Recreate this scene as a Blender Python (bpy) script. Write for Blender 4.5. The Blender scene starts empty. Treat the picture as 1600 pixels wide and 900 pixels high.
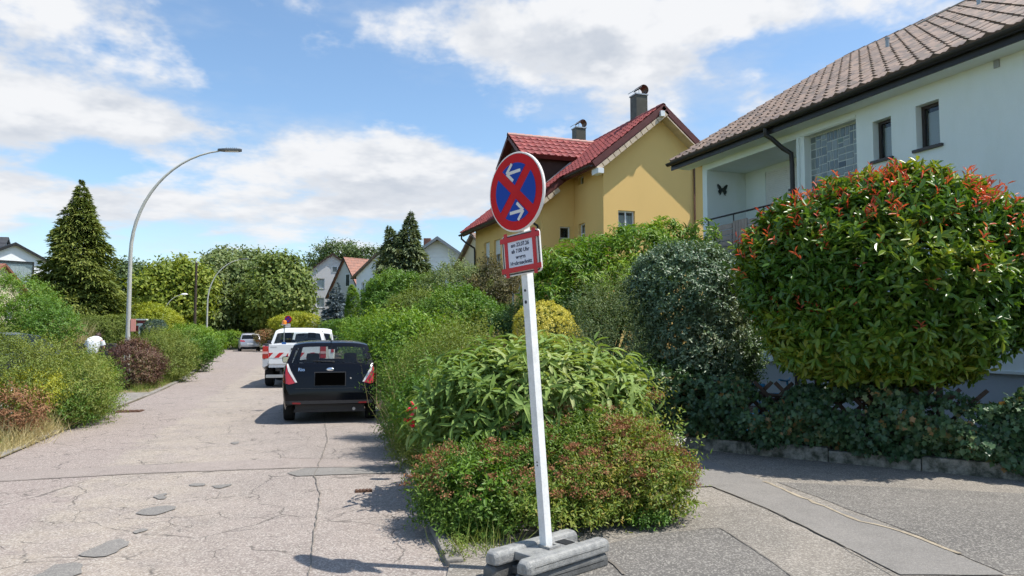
import bpy, bmesh, math, random
import numpy as np
from mathutils import Vector, Matrix, Quaternion
from mathutils.bvhtree import BVHTree

SC = bpy.context.scene
COL = SC.collection
R = math.radians
PI = math.pi

# ------------------------------------------------------------------ camera
FPX, HOR = 1155.0, 521.0            # focal length in photo pixels, horizon row
YAW = R(20.4)                        # camera looks this far to the right of +Y
PITCH = math.atan((HOR - 450.0) / FPX)
EYE = 1.6
cam_data = bpy.data.cameras.new('camera')
cam_data.sensor_width = 36.0
cam_data.lens = 36.0 * FPX / 1600.0
cam_data.clip_start = 0.05
cam_data.clip_end = 4000.0
cam = bpy.data.objects.new('camera', cam_data)
cam.location = (0, 0, EYE)
cam.rotation_euler = (PI / 2 + PITCH, 0, -YAW)
COL.objects.link(cam)
SC.camera = cam
CF = Vector((math.sin(YAW), math.cos(YAW), 0))       # horizontal forward
CR = Vector((math.cos(YAW), -math.sin(YAW), 0))      # camera right


def ray(px, py):
    up = Vector((0, 0, 1))
    f = CF * math.cos(PITCH) + up * math.sin(PITCH)
    u = up * math.cos(PITCH) - CF * math.sin(PITCH)
    return f + CR * ((px - 800) / FPX) + u * ((450 - py) / FPX)


def at(px, py, D):
    r = ray(px, py)
    return Vector((0, 0, EYE)) + r * (D / r.dot(CF))


def gnd(px, py, z=0.0):
    r = ray(px, py)
    return Vector((0, 0, EYE)) + r * ((z - EYE) / r.z)


def atX(px, py, X):
    r = ray(px, py)
    return Vector((0, 0, EYE)) + r * (X / r.x)


def atY(px, py, Y):
    r = ray(px, py)
    return Vector((0, 0, EYE)) + r * (Y / r.y)


def col(px, D, z=0.0):
    """ground point under image column px at depth D"""
    p = at(px, HOR, D)
    return Vector((p.x, p.y, z))


# ------------------------------------------------------------------ light
SUN_EL, SUN_AZ = R(62.0), math.atan2(0.88, -0.475)    # azimuth measured from +Y towards +X
SUN_DIR = Vector((math.cos(SUN_EL) * math.sin(SUN_AZ), math.cos(SUN_EL) * math.cos(SUN_AZ), math.sin(SUN_EL)))
sun_data = bpy.data.lights.new('sun', 'SUN')
sun_data.energy = 4.6
sun_data.angle = R(0.53)
sun_data.color = (1.0, 0.955, 0.88)
sun = bpy.data.objects.new('sun', sun_data)
sun.rotation_euler = SUN_DIR.to_track_quat('Z', 'Y').to_euler()
sun.location = (20, -12, 40)
COL.objects.link(sun)

SC.view_settings.view_transform = 'Standard'
SC.view_settings.look = 'None'
SC.view_settings.exposure = 0.45
SC.view_settings.gamma = 1.0
SC.view_settings.use_curve_mapping = False
SC.cycles.use_denoising = True
SC.cycles.adaptive_threshold = 0.03
SC.cycles.max_bounces = 7
SC.cycles.diffuse_bounces = 3
SC.cycles.glossy_bounces = 3
SC.cycles.transmission_bounces = 5
SC.cycles.transparent_max_bounces = 10
SC.cycles.caustics_reflective = False
SC.cycles.caustics_refractive = False

# ------------------------------------------------------------------ sky with clouds (direction based)
world = bpy.data.worlds.new('World')
SC.world = world
world.use_nodes = True
wn = world.node_tree
wn.nodes.clear()


def N(tree, typ, **kw):
    n = tree.nodes.new(typ)
    for k, v in kw.items():
        setattr(n, k, v)
    return n


def link_in(tree, sock, v):
    if hasattr(v, 'is_linked') or isinstance(v, bpy.types.NodeSocket):
        tree.links.new(v, sock)
    else:
        sock.default_value = v


def M(tree, op, a, b=None, c=None, clamp=False):
    n = N(tree, 'ShaderNodeMath', operation=op, use_clamp=clamp)
    for i, v in enumerate((a, b, c)):
        if v is not None:
            link_in(tree, n.inputs[i], v)
    return n.outputs[0]


def VM(tree, op, a, b=None, out=0):
    n = N(tree, 'ShaderNodeVectorMath', operation=op)
    link_in(tree, n.inputs[0], a)
    if b is not None:
        link_in(tree, n.inputs[1], b)
    return n.outputs[out]


def smooth(tree, x, a, b):
    n = N(tree, 'ShaderNodeMapRange', interpolation_type='SMOOTHSTEP')
    link_in(tree, n.inputs['Value'], x)
    n.inputs['From Min'].default_value = a
    n.inputs['From Max'].default_value = b
    return n.outputs['Result']


def mixc(tree, f, a, b, blend='MIX'):
    n = N(tree, 'ShaderNodeMix', data_type='RGBA', blend_type=blend)
    n.clamp_factor = True
    link_in(tree, n.inputs[0], f)
    link_in(tree, n.inputs[6], a)
    link_in(tree, n.inputs[7], b)
    return n.outputs[2]


def noise(tree, vec, scale, detail=4, rough=0.5, dist=0.0):
    n = N(tree, 'ShaderNodeTexNoise')
    link_in(tree, n.inputs['Vector'], vec)
    n.inputs['Scale'].default_value = scale
    n.inputs['Detail'].default_value = detail
    n.inputs['Roughness'].default_value = rough
    n.inputs['Distortion'].default_value = dist
    return n.outputs['Fac']


def az_el(px, py):
    r = ray(px, py).normalized()
    return math.atan2(r.x, r.y), math.asin(r.z)


def build_world():
    t = wn
    tc = N(t, 'ShaderNodeTexCoord')
    d = VM(t, 'NORMALIZE', tc.outputs['Generated'])
    sp = N(t, 'ShaderNodeSeparateXYZ')
    t.links.new(d, sp.inputs[0])
    az = M(t, 'ARCTAN2', sp.outputs[0], sp.outputs[1])
    el = M(t, 'ARCSINE', sp.outputs[2])
    cmb = N(t, 'ShaderNodeCombineXYZ')
    t.links.new(az, cmb.inputs[0])
    t.links.new(el, cmb.inputs[1])
    ae = cmb.outputs[0]
    # fields: (px, py, sx px, sy px, weight)
    blobs = [(470, 232, 260, 46, .34), (700, 280, 160, 40, .20), (10, 175, 95, 85, .30), (330, 325, 420, 30, .20),
             (60, 300, 130, 40, .15), (620, 320, 230, 40, .20), (930, 55, 260, 62, .42), (1230, 10, 170, 32, .34), (1060, 108, 110, 26, .26),
             (1215, 145, 60, 26, .30), (1470, 18, 60, 30, .36), (840, 80, 100, 40, .2),
             (400, 400, 600, 50, .12), (180, 10, 150, 30, .18), (540, 45, 120, 50, .10), (740, 60, 60, 60, .08), (1000, 190, 110, 30, .22),
             (300, 130, 160, 30, .10), (230, 200, 70, 40, .14),
             (500, 150, 130, 26, -.22), (690, 150, 80, 50, -.20), (400, 45, 120, 40, -.12), (160, 258, 60, 28, -.26),
             (1200, 80, 90, 24, -.22), (330, 150, 60, 30, -.05), (560, 110, 100, 20, -.1), (760, 210, 60, 30, -.12), (1120, 190, 40, 25, -.1)]
    fld = None
    for (px, py, sx, sy, w) in blobs:
        a, e = az_el(px, py)
        dv = VM(t, 'SUBTRACT', ae, (a, e, 0))
        dv = VM(t, 'MULTIPLY', dv, (FPX / sx, FPX / sy, 0))
        l2 = VM(t, 'DOT_PRODUCT', dv, dv, 1)
        g = M(t, 'POWER', math.e, M(t, 'MULTIPLY', l2, -0.7))
        fld = M(t, 'MULTIPLY_ADD', g, w * (.62 if w > 0 else 1.1), fld if fld is not None else 0.0)

    lel = M(t, 'LOGARITHM', M(t, 'ADD', M(t, 'MAXIMUM', el, 0.0), 0.10), math.e)      # clouds flatten towards the horizon
    cm2 = N(t, 'ShaderNodeCombineXYZ')
    t.links.new(az, cm2.inputs[0])
    t.links.new(M(t, 'MULTIPLY', lel, 0.80), cm2.inputs[1])
    p0 = cm2.outputs[0]
    big = noise(t, VM(t, 'ADD', p0, (3.1, 7.7, 1.3)), 4.2, 7, 0.58)
    fine = noise(t, VM(t, 'ADD', p0, (9.1, 2.7, 5.3)), 13.0, 4, 0.6)
    c0 = M(t, 'ADD', M(t, 'MULTIPLY_ADD', fine, 0.40, big), fld)
    la = noise(t, VM(t, 'ADD', p0, (3.1, 7.7, 1.3)), 4.2, 5, 0.60)
    lb = noise(t, VM(t, 'ADD', p0, (3.12, 7.80, 1.3)), 4.2, 5, 0.60)
    mask = smooth(t, c0, 0.75, 0.94)
    # thin veil of stretched high cloud
    pv = VM(t, 'MULTIPLY', VM(t, 'ADD', ae, (0.4, 0.2, 0)), (1.0, 2.6, 1.0))
    veil = noise(t, pv, 3.4, 5, 0.64)
    veil = M(t, 'MULTIPLY', smooth(t, M(t, 'ADD', veil, M(t, 'MULTIPLY', fld, 0.5)), 0.46, 0.84), 0.6)
    sky = N(t, 'ShaderNodeTexSky', sky_type='NISHITA')
    sky.sun_disc = False
    sky.sun_elevation = SUN_EL
    sky.sun_rotation = SUN_AZ
    sky.air_density = 1.0
    sky.dust_density = 0.6
    sky.ozone_density = 2.5
    # cloud brightness from the density step towards the sun, greyer where thick
    lit = smooth(t, M(t, 'SUBTRACT', la, lb), -0.10, 0.09)
    thick = smooth(t, c0, 0.85, 1.15)
    shade = M(t, 'MULTIPLY', M(t, 'SUBTRACT', 1.0, lit), M(t, 'MULTIPLY_ADD', thick, 0.55, 0.45))
    ccol = mixc(t, shade, (6.7, 6.8, 7.0, 1), (4.2, 4.6, 5.25, 1))
    skyb = mixc(t, 1.0, sky.outputs[0], (1.36, 1.46, 1.46, 1), 'MULTIPLY')
    c = mixc(t, veil, skyb, (5.0, 5.5, 6.2, 1))
    c = mixc(t, mask, c, ccol)
    low = smooth(t, el, 0.0, 0.16)
    c = mixc(t, M(t, 'MULTIPLY', M(t, 'SUBTRACT', 1.0, low), 0.28), c, (5.0, 5.4, 6.0, 1))
    bg = N(t, 'ShaderNodeBackground')
    t.links.new(c, bg.inputs['Color'])
    bg.inputs['Strength'].default_value = 0.10
    out = N(t, 'ShaderNodeOutputWorld')
    t.links.new(bg.outputs[0], out.inputs['Surface'])


build_world()
world.cycles.sampling_method = 'MANUAL'
world.cycles.sample_map_resolution = 512

# ------------------------------------------------------------------ object helpers
WM = {}


def tag(o, label=None, cat=None, group=None, kind=None):
    if label:
        o['label'] = label
    if cat:
        o['category'] = cat
    if group:
        o['group'] = group
    if kind:
        o['kind'] = kind
    return o


def thing(name, label, cat, loc=(0, 0, 0), rz=0.0, group=None):
    o = bpy.data.objects.new(name, None)
    o.empty_display_size = 0.2
    COL.objects.link(o)
    o.location = loc
    o.rotation_euler = (0, 0, rz)
    WM[o.name] = Matrix.Translation(Vector(loc)) @ Matrix.Rotation(rz, 4, 'Z')
    return tag(o, label, cat, group)


def put(o, parent, local=False):
    if parent is not None:
        o.parent = parent
        if not local and parent.name in WM:
            o.matrix_parent_inverse = WM[parent.name].inverted()
    return o


def mesh_obj(name, me, mat=None, parent=None, local=False):
    if mat is not None and len(me.materials) == 0:
        me.materials.append(mat)
    o = bpy.data.objects.new(name, me)
    COL.objects.link(o)
    return put(o, parent, local)


class B:
    """collects simple shapes into one mesh"""

    def __init__(self):
        self.v, self.f = [], []

    def add(self, vs, fs):
        n = len(self.v)
        self.v += [tuple(p) for p in vs]
        self.f += [tuple(i + n for i in f) for f in fs]
        return self

    def box(self, x0, x1, y0, y1, z0, z1, m=None):
        vs = [Vector((x, y, z)) for z in (z0, z1) for y in (y0, y1) for x in (x0, x1)]
        if m is not None:
            vs = [m @ p for p in vs]
        return self.add(vs, [(0, 2, 3, 1), (4, 5, 7, 6), (0, 1, 5, 4), (2, 6, 7, 3), (0, 4, 6, 2), (1, 3, 7, 5)])

    def cbox(self, c, s, m=None):
        return self.box(c[0] - s[0] / 2, c[0] + s[0] / 2, c[1] - s[1] / 2, c[1] + s[1] / 2, c[2] - s[2] / 2, c[2] + s[2] / 2, m)

    def quad(self, a, b, c, d):
        return self.add([a, b, c, d], [(0, 1, 2, 3)])

    def prism(self, poly, d):
        """extrude a 3D polygon along vector d"""
        n = len(poly)
        d = Vector(d)
        vs = [Vector(p) for p in poly] + [Vector(p) + d for p in poly]
        return self.add(vs, [tuple(range(n - 1, -1, -1)), tuple(range(n, 2 * n))] + [(i, (i + 1) % n, n + (i + 1) % n, n + i) for i in range(n)])

    def tube(self, pts, rad, sides=8, cap=True):
        pts = [Vector(p) for p in pts]
        if not hasattr(rad, '__len__'):
            rad = [rad] * len(pts)
        vs = []
        ref = None
        for i, p in enumerate(pts):
            t = (pts[min(i + 1, len(pts) - 1)] - pts[max(i - 1, 0)])
            if t.length < 1e-9:
                t = Vector((0, 0, 1))
            t.normalize()
            if ref is None:
                ref = Vector((1, 0, 0)) if abs(t.x) < 0.9 else Vector((0, 1, 0))
            a = (ref - t * ref.dot(t)).normalized()
            ref = a
            b = t.cross(a)
            for k in range(sides):
                an = 2 * PI * k / sides
                vs.append(p + (a * math.cos(an) + b * math.sin(an)) * rad[i])
        fs = []
        for i in range(len(pts) - 1):
            for k in range(sides):
                k2 = (k + 1) % sides
                fs.append((i * sides + k, i * sides + k2, (i + 1) * sides + k2, (i + 1) * sides + k))
        if cap:
            fs.append(tuple(range(sides - 1, -1, -1)))
            fs.append(tuple((len(pts) - 1) * sides + k for k in range(sides)))
        return self.add(vs, fs)

    def lathe(self, prof, c=(0, 0, 0), sides=24, axis='Z', m=None):
        vs, fs = [], []
        for (r, h) in prof:
            for k in range(sides):
                a = 2 * PI * k / sides
                if axis == 'Z':
                    p = Vector((r * math.cos(a), r * math.sin(a), h))
                elif axis == 'X':
                    p = Vector((h, r * math.cos(a), r * math.sin(a)))
                else:
                    p = Vector((r * math.cos(a), h, r * math.sin(a)))
                p = p + Vector(c)
                vs.append(m @ p if m is not None else p)
        for i in range(len(prof) - 1):
            for k in range(sides):
                k2 = (k + 1) % sides
                fs.append((i * sides + k, i * sides + k2, (i + 1) * sides + k2, (i + 1) * sides + k))
        return self.add(vs, fs)

    def build(self, name, mat, parent=None, local=False, smooth=None, bevel=0.0):
        me = bpy.data.meshes.new(name)
        me.from_pydata(self.v, [], self.f)
        bm = bmesh.new()
        bm.from_mesh(me)
        bmesh.ops.recalc_face_normals(bm, faces=bm.faces[:])
        if bevel:
            bmesh.ops.bevel(bm, geom=[e for e in bm.edges if len(e.link_faces) == 2 and e.calc_face_angle(0) > 0.5], offset=bevel,
                            segments=2, affect='EDGES', profile=0.6)
        bm.to_mesh(me)
        bm.free()
        if smooth:
            me.polygons.foreach_set('use_smooth', [True] * len(me.polygons))
            me.set_sharp_from_angle(angle=R(smooth))
        me.update()
        return mesh_obj(name, me, mat, parent, local)


# ------------------------------------------------------------------ materials
MATS = {}
LEAF_GAIN = 1.4


def mat(name, c, rough=0.6, metal=0.0, spec=0.4, var=0.0, vscale=3.0, c2=None, bump=0.0, bscale=60.0, coat=0.0, emit=None, coord='Object'):
    if name in MATS:
        return MATS[name]
    m = bpy.data.materials.new(name)
    m.use_nodes = True
    t = m.node_tree
    p = t.nodes['Principled BSDF']
    p.inputs['Base Color'].default_value = (*c, 1)
    p.inputs['Roughness'].default_value = rough
    p.inputs['Metallic'].default_value = metal
    p.inputs['Specular IOR Level'].default_value = spec
    if coat:
        p.inputs['Coat Weight'].default_value = coat
        p.inputs['Coat Roughness'].default_value = 0.04
    if emit:
        p.inputs['Emission Color'].default_value = (*c, 1)
        p.inputs['Emission Strength'].default_value = emit
    tc = N(t, 'ShaderNodeTexCoord')
    v = tc.outputs[coord]
    if var or c2:
        a = noise(t, v, vscale, 6, 0.65)
        f = smooth(t, a, 0.32, 0.70)
        cc2 = c2 if c2 else tuple(x * (1 - var) for x in c)
        colr = mixc(t, f, (*c, 1), (*cc2, 1))
        g = noise(t, v, vscale * 9, 3, 0.6)
        colr = mixc(t, M(t, 'MULTIPLY', smooth(t, g, 0.45, 0.75), 0.35), colr, (*[x * 0.78 for x in cc2], 1))
        t.links.new(colr, p.inputs['Base Color'])
        rr = M(t, 'MULTIPLY_ADD', a, 0.2, rough - 0.1)
        t.links.new(rr, p.inputs['Roughness'])
    if bump:
        b = N(t, 'ShaderNodeBump')
        b.inputs['Strength'].default_value = bump
        b.inputs['Distance'].default_value = 0.01
        t.links.new(noise(t, v, bscale, 4, 0.6), b.inputs['Height'])
        t.links.new(b.outputs[0], p.inputs['Normal'])
    MATS[name] = m
    return m


def leafmat(name, stops, rough=0.5, trans=0.3, spec=0.35, warm=(1.25, 1.2, 0.5)):
    if name in MATS:
        return MATS[name]
    m = bpy.data.materials.new(name)
    m.use_nodes = True
    t = m.node_tree
    p = t.nodes['Principled BSDF']
    at_ = N(t, 'ShaderNodeAttribute', attribute_name='rnd')
    rp = N(t, 'ShaderNodeValToRGB')
    els = rp.color_ramp.elements
    while len(els) < len(stops):
        els.new(0.5)
    for e, (pos, c) in zip(els, stops):
        e.position = pos
        e.color = (*[min(.9, x * LEAF_GAIN) for x in c], 1)
    t.links.new(at_.outputs['Fac'], rp.inputs['Fac'])
    t.links.new(rp.outputs[0], p.inputs['Base Color'])
    p.inputs['Roughness'].default_value = rough
    p.inputs['Specular IOR Level'].default_value = spec
    tr = N(t, 'ShaderNodeBsdfTranslucent')
    t.links.new(mixc(t, 1.0, rp.outputs[0], (*warm, 1), 'MULTIPLY'), tr.inputs['Color'])
    mx = N(t, 'ShaderNodeMixShader')
    mx.inputs[0].default_value = trans
    t.links.new(p.outputs[0], mx.inputs[1])
    t.links.new(tr.outputs[0], mx.inputs[2])
    t.links.new(mx.outputs[0], t.nodes['Material Output'].inputs['Surface'])
    MATS[name] = m
    return m


def glassmat(name, tint=(0.55, 0.6, 0.6), rough=0.02, body=(0.02, 0.022, 0.025), opaque=0.25):
    """tinted window glass: see-through, darkened body and a Fresnel reflection"""
    m = bpy.data.materials.new(name)
    m.use_nodes = True
    t = m.node_tree
    t.nodes.remove(t.nodes['Principled BSDF'])
    tr = N(t, 'ShaderNodeBsdfTransparent')
    tr.inputs[0].default_value = (*tint, 1)
    df = N(t, 'ShaderNodeBsdfDiffuse')
    df.inputs[0].default_value = (*body, 1)
    gl = N(t, 'ShaderNodeBsdfGlossy')
    gl.inputs['Roughness'].default_value = rough
    mx = N(t, 'ShaderNodeMixShader')
    mx.inputs[0].default_value = opaque
    t.links.new(tr.outputs[0], mx.inputs[1])
    t.links.new(df.outputs[0], mx.inputs[2])
    fr = N(t, 'ShaderNodeFresnel')
    gm = N(t, 'ShaderNodeNewGeometry')
    t.links.new(M(t, 'MULTIPLY_ADD', gm.outputs['Backfacing'], 1 / 1.5 - 1.5, 1.5), fr.inputs[0])   # thin sheet: same reflection from both sides
    m2 = N(t, 'ShaderNodeMixShader')
    t.links.new(fr.outputs[0], m2.inputs[0])
    t.links.new(mx.outputs[0], m2.inputs[1])
    t.links.new(gl.outputs[0], m2.inputs[2])
    t.links.new(m2.outputs[0], t.nodes['Material Output'].inputs['Surface'])
    MATS[name] = m
    return m


m_metal = mat('galvanised_steel', (0.42, 0.43, 0.43), 0.42, 0.6, var=0.2, vscale=6)
m_lamp = mat('lamp_pole_paint', (0.50, 0.50, 0.45), 0.5, 0.0, var=0.18, vscale=4)
m_dark = mat('dark_plastic', (0.02, 0.02, 0.022), 0.5)
m_rubber = mat('rubber', (0.018, 0.018, 0.018), 0.85, var=0.3, vscale=20)
m_white = mat('white_paint', (0.78, 0.78, 0.77), 0.45, var=0.08, vscale=8)
m_chrome = mat('chrome', (0.75, 0.76, 0.78), 0.12, 1.0)
m_gutter = mat('dark_brown_metal', (0.030, 0.028, 0.027), 0.42, 0.2, var=0.25, vscale=5)
m_copper = mat('brown_copper', (0.16, 0.075, 0.045), 0.45, 0.3, var=0.3, vscale=5)
m_glass_house = glassmat('window_glass', (0.88, 0.91, 0.91), 0.02, (0.03, 0.035, 0.04), 0.08)
m_curtain = mat('net_curtain', (0.75, 0.77, 0.78), 0.9)
m_pvc = mat('white_window_frame', (0.76, 0.77, 0.78), 0.35)
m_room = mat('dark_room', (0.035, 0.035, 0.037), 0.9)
# ------------------------------------------------------------------ ground, road, driveway
def asphalt(name, c1, c2, speck=0.5, crack=0.0, lane=False, sscale=90.0, bump=0.35):
    m = bpy.data.materials.new(name)
    m.use_nodes = True
    t = m.node_tree
    p = t.nodes['Principled BSDF']
    p.inputs['Roughness'].default_value = 0.9
    p.inputs['Specular IOR Level'].default_value = 0.25
    tc = N(t, 'ShaderNodeTexCoord')
    v = tc.outputs['Object']
    big = noise(t, v, 0.55, 7, 0.62, 0.6)
    c = mixc(t, smooth(t, big, 0.34, 0.68), (*c1, 1), (*c2, 1))
    med = noise(t, v, 4.5, 6, 0.7, 0.3)
    c = mixc(t, M(t, 'MULTIPLY', smooth(t, med, 0.40, 0.72), 0.35), c, (*[x * 0.62 for x in c1], 1))
    if lane:
        # old wheel-worn chippings in the middle, smoother rolled lane on the left
        sx = N(t, 'ShaderNodeSeparateXYZ')
        t.links.new(v, sx.inputs[0])
        wob = M(t, 'MULTIPLY_ADD', noise(t, v, 1.1, 6, 0.68), 1.3, sx.outputs[0])
        wob = M(t, 'MULTIPLY_ADD', sx.outputs[1], -0.085, wob)
        left = M(t, 'SUBTRACT', 1.0, smooth(t, wob, -1.75, -1.45))
        c = mixc(t, M(t, 'MULTIPLY', left, 0.62), c, (0.275, 0.222, 0.198, 1))
        mid = M(t, 'MULTIPLY', M(t, 'SUBTRACT', 1.0, left), M(t, 'SUBTRACT', 1.0, smooth(t, wob, -0.9, 0.6)))
        c = mixc(t, M(t, 'MULTIPLY', mid, M(t, 'MULTIPLY_ADD', smooth(t, noise(t, v, 2.2, 6, 0.7), 0.4, 0.62), 0.5, 0.2)), c, (0.345, 0.292, 0.232, 1))
        wear = smooth(t, noise(t, VM(t, 'MULTIPLY', v, (1.6, 0.7, 1)), 1.4, 8, 0.72), 0.54, 0.70)
        c = mixc(t, M(t, 'MULTIPLY', M(t, 'MULTIPLY', wear, M(t, 'SUBTRACT', 1.0, left)), 0.5), c, (0.185, 0.160, 0.140, 1))
    vo = N(t, 'ShaderNodeTexVoronoi', feature='F1')
    link_in(t, vo.inputs['Vector'], v)
    vo.inputs['Scale'].default_value = sscale
    bw = N(t, 'ShaderNodeRGBToBW')
    t.links.new(vo.outputs['Color'], bw.inputs[0])
    sp = bw.outputs[0]
    c = mixc(t, M(t, 'MULTIPLY', smooth(t, sp, 0.55, 0.8), speck), c, (0.62, 0.58, 0.51, 1))
    c = mixc(t, M(t, 'MULTIPLY', smooth(t, M(t, 'SUBTRACT', 1.0, sp), 0.60, 0.85), speck), c, (0.075, 0.068, 0.062, 1))
    sand = noise(t, v, 28.0, 3, 0.7)
    c = mixc(t, M(t, 'MULTIPLY', smooth(t, sand, 0.55, 0.75), 0.25), c, (0.06, 0.055, 0.05, 1))
    h = M(t, 'ADD', M(t, 'MULTIPLY', sp, 0.6), M(t, 'MULTIPLY', med, 0.6))
    if crack:
        wv = VM(t, 'ADD', v, VM(t, 'MULTIPLY', N_col(t, v, 1.7), (0.55, 0.55, 0)))
        for sc_, w_, mk in ((0.75, 0.010, 0.44), (2.6, 0.014, 0.50), (6.0, 0.016, 0.56)):
            ve = N(t, 'ShaderNodeTexVoronoi', feature='DISTANCE_TO_EDGE')
            t.links.new(wv, ve.inputs['Vector'])
            ve.inputs['Scale'].default_value = sc_
            ln = M(t, 'SUBTRACT', 1.0, smooth(t, ve.outputs[0], 0.0, w_ * sc_ ** 0.6))
            gate = smooth(t, noise(t, v, 0.8 + sc_ * 0.2, 5, 0.65), mk, mk + 0.09)
            ln = M(t, 'MULTIPLY', M(t, 'MULTIPLY', ln, gate), crack)
            c = mixc(t, ln, c, (0.085, 0.075, 0.065, 1))
            h = M(t, 'SUBTRACT', h, M(t, 'MULTIPLY', ln, 1.2))
    t.links.new(c, p.inputs['Base Color'])
    b = N(t, 'ShaderNodeBump')
    b.inputs['Strength'].default_value = bump
    b.inputs['Distance'].default_value = 0.012
    t.links.new(h, b.inputs['Height'])
    t.links.new(b.outputs[0], p.inputs['Normal'])
    MATS[name] = m
    return m


def N_col(t, v, scale):
    n = N(t, 'ShaderNodeTexNoise')
    link_in(t, n.inputs['Vector'], v)
    n.inputs['Scale'].default_value = scale
    n.inputs['Detail'].default_value = 5
    return VM(t, 'SUBTRACT', n.outputs['Color'], (0.5, 0.5, 0.5))


m_road = asphalt('weathered_asphalt', (0.300, 0.252, 0.222), (0.245, 0.207, 0.184), 0.34, 0.8, lane=True)
m_drive = asphalt('driveway_asphalt', (0.240, 0.212, 0.178), (0.165, 0.150, 0.130), 0.30, 0.25)
m_drive_dark = asphalt('dark_asphalt', (0.165, 0.152, 0.136), (0.120, 0.112, 0.102), 0.28, 0.15)
m_patch = asphalt('smooth_patch_asphalt', (0.215, 0.200, 0.182), (0.185, 0.173, 0.158), 0.14, 0.0, sscale=160, bump=0.12)
m_tar = asphalt('cold_patch_tar', (0.215, 0.200, 0.182), (0.180, 0.170, 0.157), 0.16, 0.0, sscale=120, bump=0.12)
m_band = asphalt('rolled_band_asphalt', (0.290, 0.243, 0.215), (0.262, 0.220, 0.195), 0.22, 0.1, sscale=120, bump=0.15)
m_seam = mat('seam_dirt', (0.19, 0.168, 0.142), 0.95, var=0.3, vscale=9)
m_sand = mat('sandy_joint', (0.40, 0.335, 0.245), 0.95, var=0.35, vscale=9)
m_soil = mat('garden_soil', (0.075, 0.050, 0.032), 0.95, var=0.5, vscale=5, bump=0.8, bscale=30)
m_lawn = mat('lawn', (0.085, 0.125, 0.030), 0.9, c2=(0.16, 0.15, 0.055), vscale=1.2, bump=0.8, bscale=40)
m_verge = mat('dry_verge', (0.235, 0.185, 0.095), 0.95, c2=(0.13, 0.115, 0.05), vscale=2.5, bump=0.8, bscale=35)
m_conc = mat('kerb_concrete', (0.30, 0.275, 0.24), 0.9, var=0.4, vscale=4, bump=0.5, bscale=50)
m_wallconc = mat('old_garden_wall_concrete', (0.33, 0.31, 0.265), 0.92, c2=(0.055, 0.060, 0.042), vscale=9, bump=0.7, bscale=40)
m_rust = mat('rusty_iron', (0.13, 0.065, 0.038), 0.8, 0.2, var=0.4, vscale=18, bump=0.5, bscale=90)


def wobble(pts, amp, step, seed=1):
    rg = random.Random(seed)
    out = []
    n = len(pts)
    for i in range(n):
        a, b = Vector(pts[i]), Vector(pts[(i + 1) % n])
        k = max(1, int((b - a).length / step))
        for j in range(k):
            p = a.lerp(b, j / k)
            out.append(Vector((p.x + rg.uniform(-amp, amp), p.y + rg.uniform(-amp, amp), p.z)))
    return out


def sheet(name, pts, z, material, parent=None, amp=0.0, step=0.1, seed=1, soft=0):
    pts = [Vector((p[0], p[1], z)) for p in pts]
    for _ in range(soft):
        pts = [q for i in range(len(pts)) for q in (pts[i].lerp(pts[(i + 1) % len(pts)], .25), pts[i].lerp(pts[(i + 1) % len(pts)], .75))]
    if amp:
        pts = wobble(pts, amp, step, seed)
    bm = bmesh.new()
    f = bm.faces.new([bm.verts.new(p) for p in pts])
    bm.normal_update()
    if f.normal.z < 0:
        f.normal_flip()
    bmesh.ops.triangulate(bm, faces=bm.faces[:])
    me = bpy.data.meshes.new(name)
    bm.to_mesh(me)
    bm.free()
    return mesh_obj(name, me, material, parent)


def ribbon(name, pts, w, z, material, parent=None, amp=0.01, seed=1, step=0.12):
    rg = random.Random(seed)
    P = []
    for i in range(len(pts) - 1):
        a, b = Vector((pts[i][0], pts[i][1], z)), Vector((pts[i + 1][0], pts[i + 1][1], z))
        k = max(1, int((b - a).length / step))
        P += [a.lerp(b, j / k) + Vector((rg.uniform(-amp, amp), rg.uniform(-amp, amp), 0)) for j in range(k)]
    P.append(Vector((pts[-1][0], pts[-1][1], z)))
    vs, fs = [], []
    for i, p in enumerate(P):
        t = (P[min(i + 1, len(P) - 1)] - P[max(i - 1, 0)]).normalized()
        nrm = Vector((-t.y, t.x, 0)) * w * rg.uniform(0.25, 0.6)
        vs += [p + nrm, p - nrm]
    for i in range(len(P) - 1):
        fs.append((2 * i, 2 * i + 1, 2 * i + 3, 2 * i + 2))
    b = B().add(vs, fs)
    return b.build(name, material, parent)


G = sheet('ground', [(-900, -300), (900, -300), (900, 1500), (-900, 1500)], -0.06, m_lawn)
tag(G, kind='structure')

LEFT = [(-3.9, -25), (-3.3, 3), (-2.95, 9), (-2.75, 12), (-2.45, 17), (-2.0, 22), (-1.65, 28), (-1.5, 38), (-1.5, 70), (-2.2, 90), (-6, 110)]
RIGHT = [(0.55, -25), (0.85, 0), (1.05, 2.4), (1.37, 4.75), (1.75, 7.6), (2.15, 10.6), (2.52, 13.7), (3.2, 21), (3.6, 30), (3.7, 40), (3.5, 70), (2.8, 90), (0, 110)]
road = sheet('road', LEFT + RIGHT[::-1], 0.0, m_road)
tag(road, kind='structure')


def lin(pts, y):
    for (x0, y0), (x1, y1) in zip(pts, pts[1:]):
        if y0 <= y <= y1:
            return x0 + (x1 - x0) * (y - y0) / (y1 - y0)
    return pts[-1][0] if y > pts[-1][1] else pts[0][0]


def gp(lst):
    return [gnd(a, b) for a, b in lst]


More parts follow.
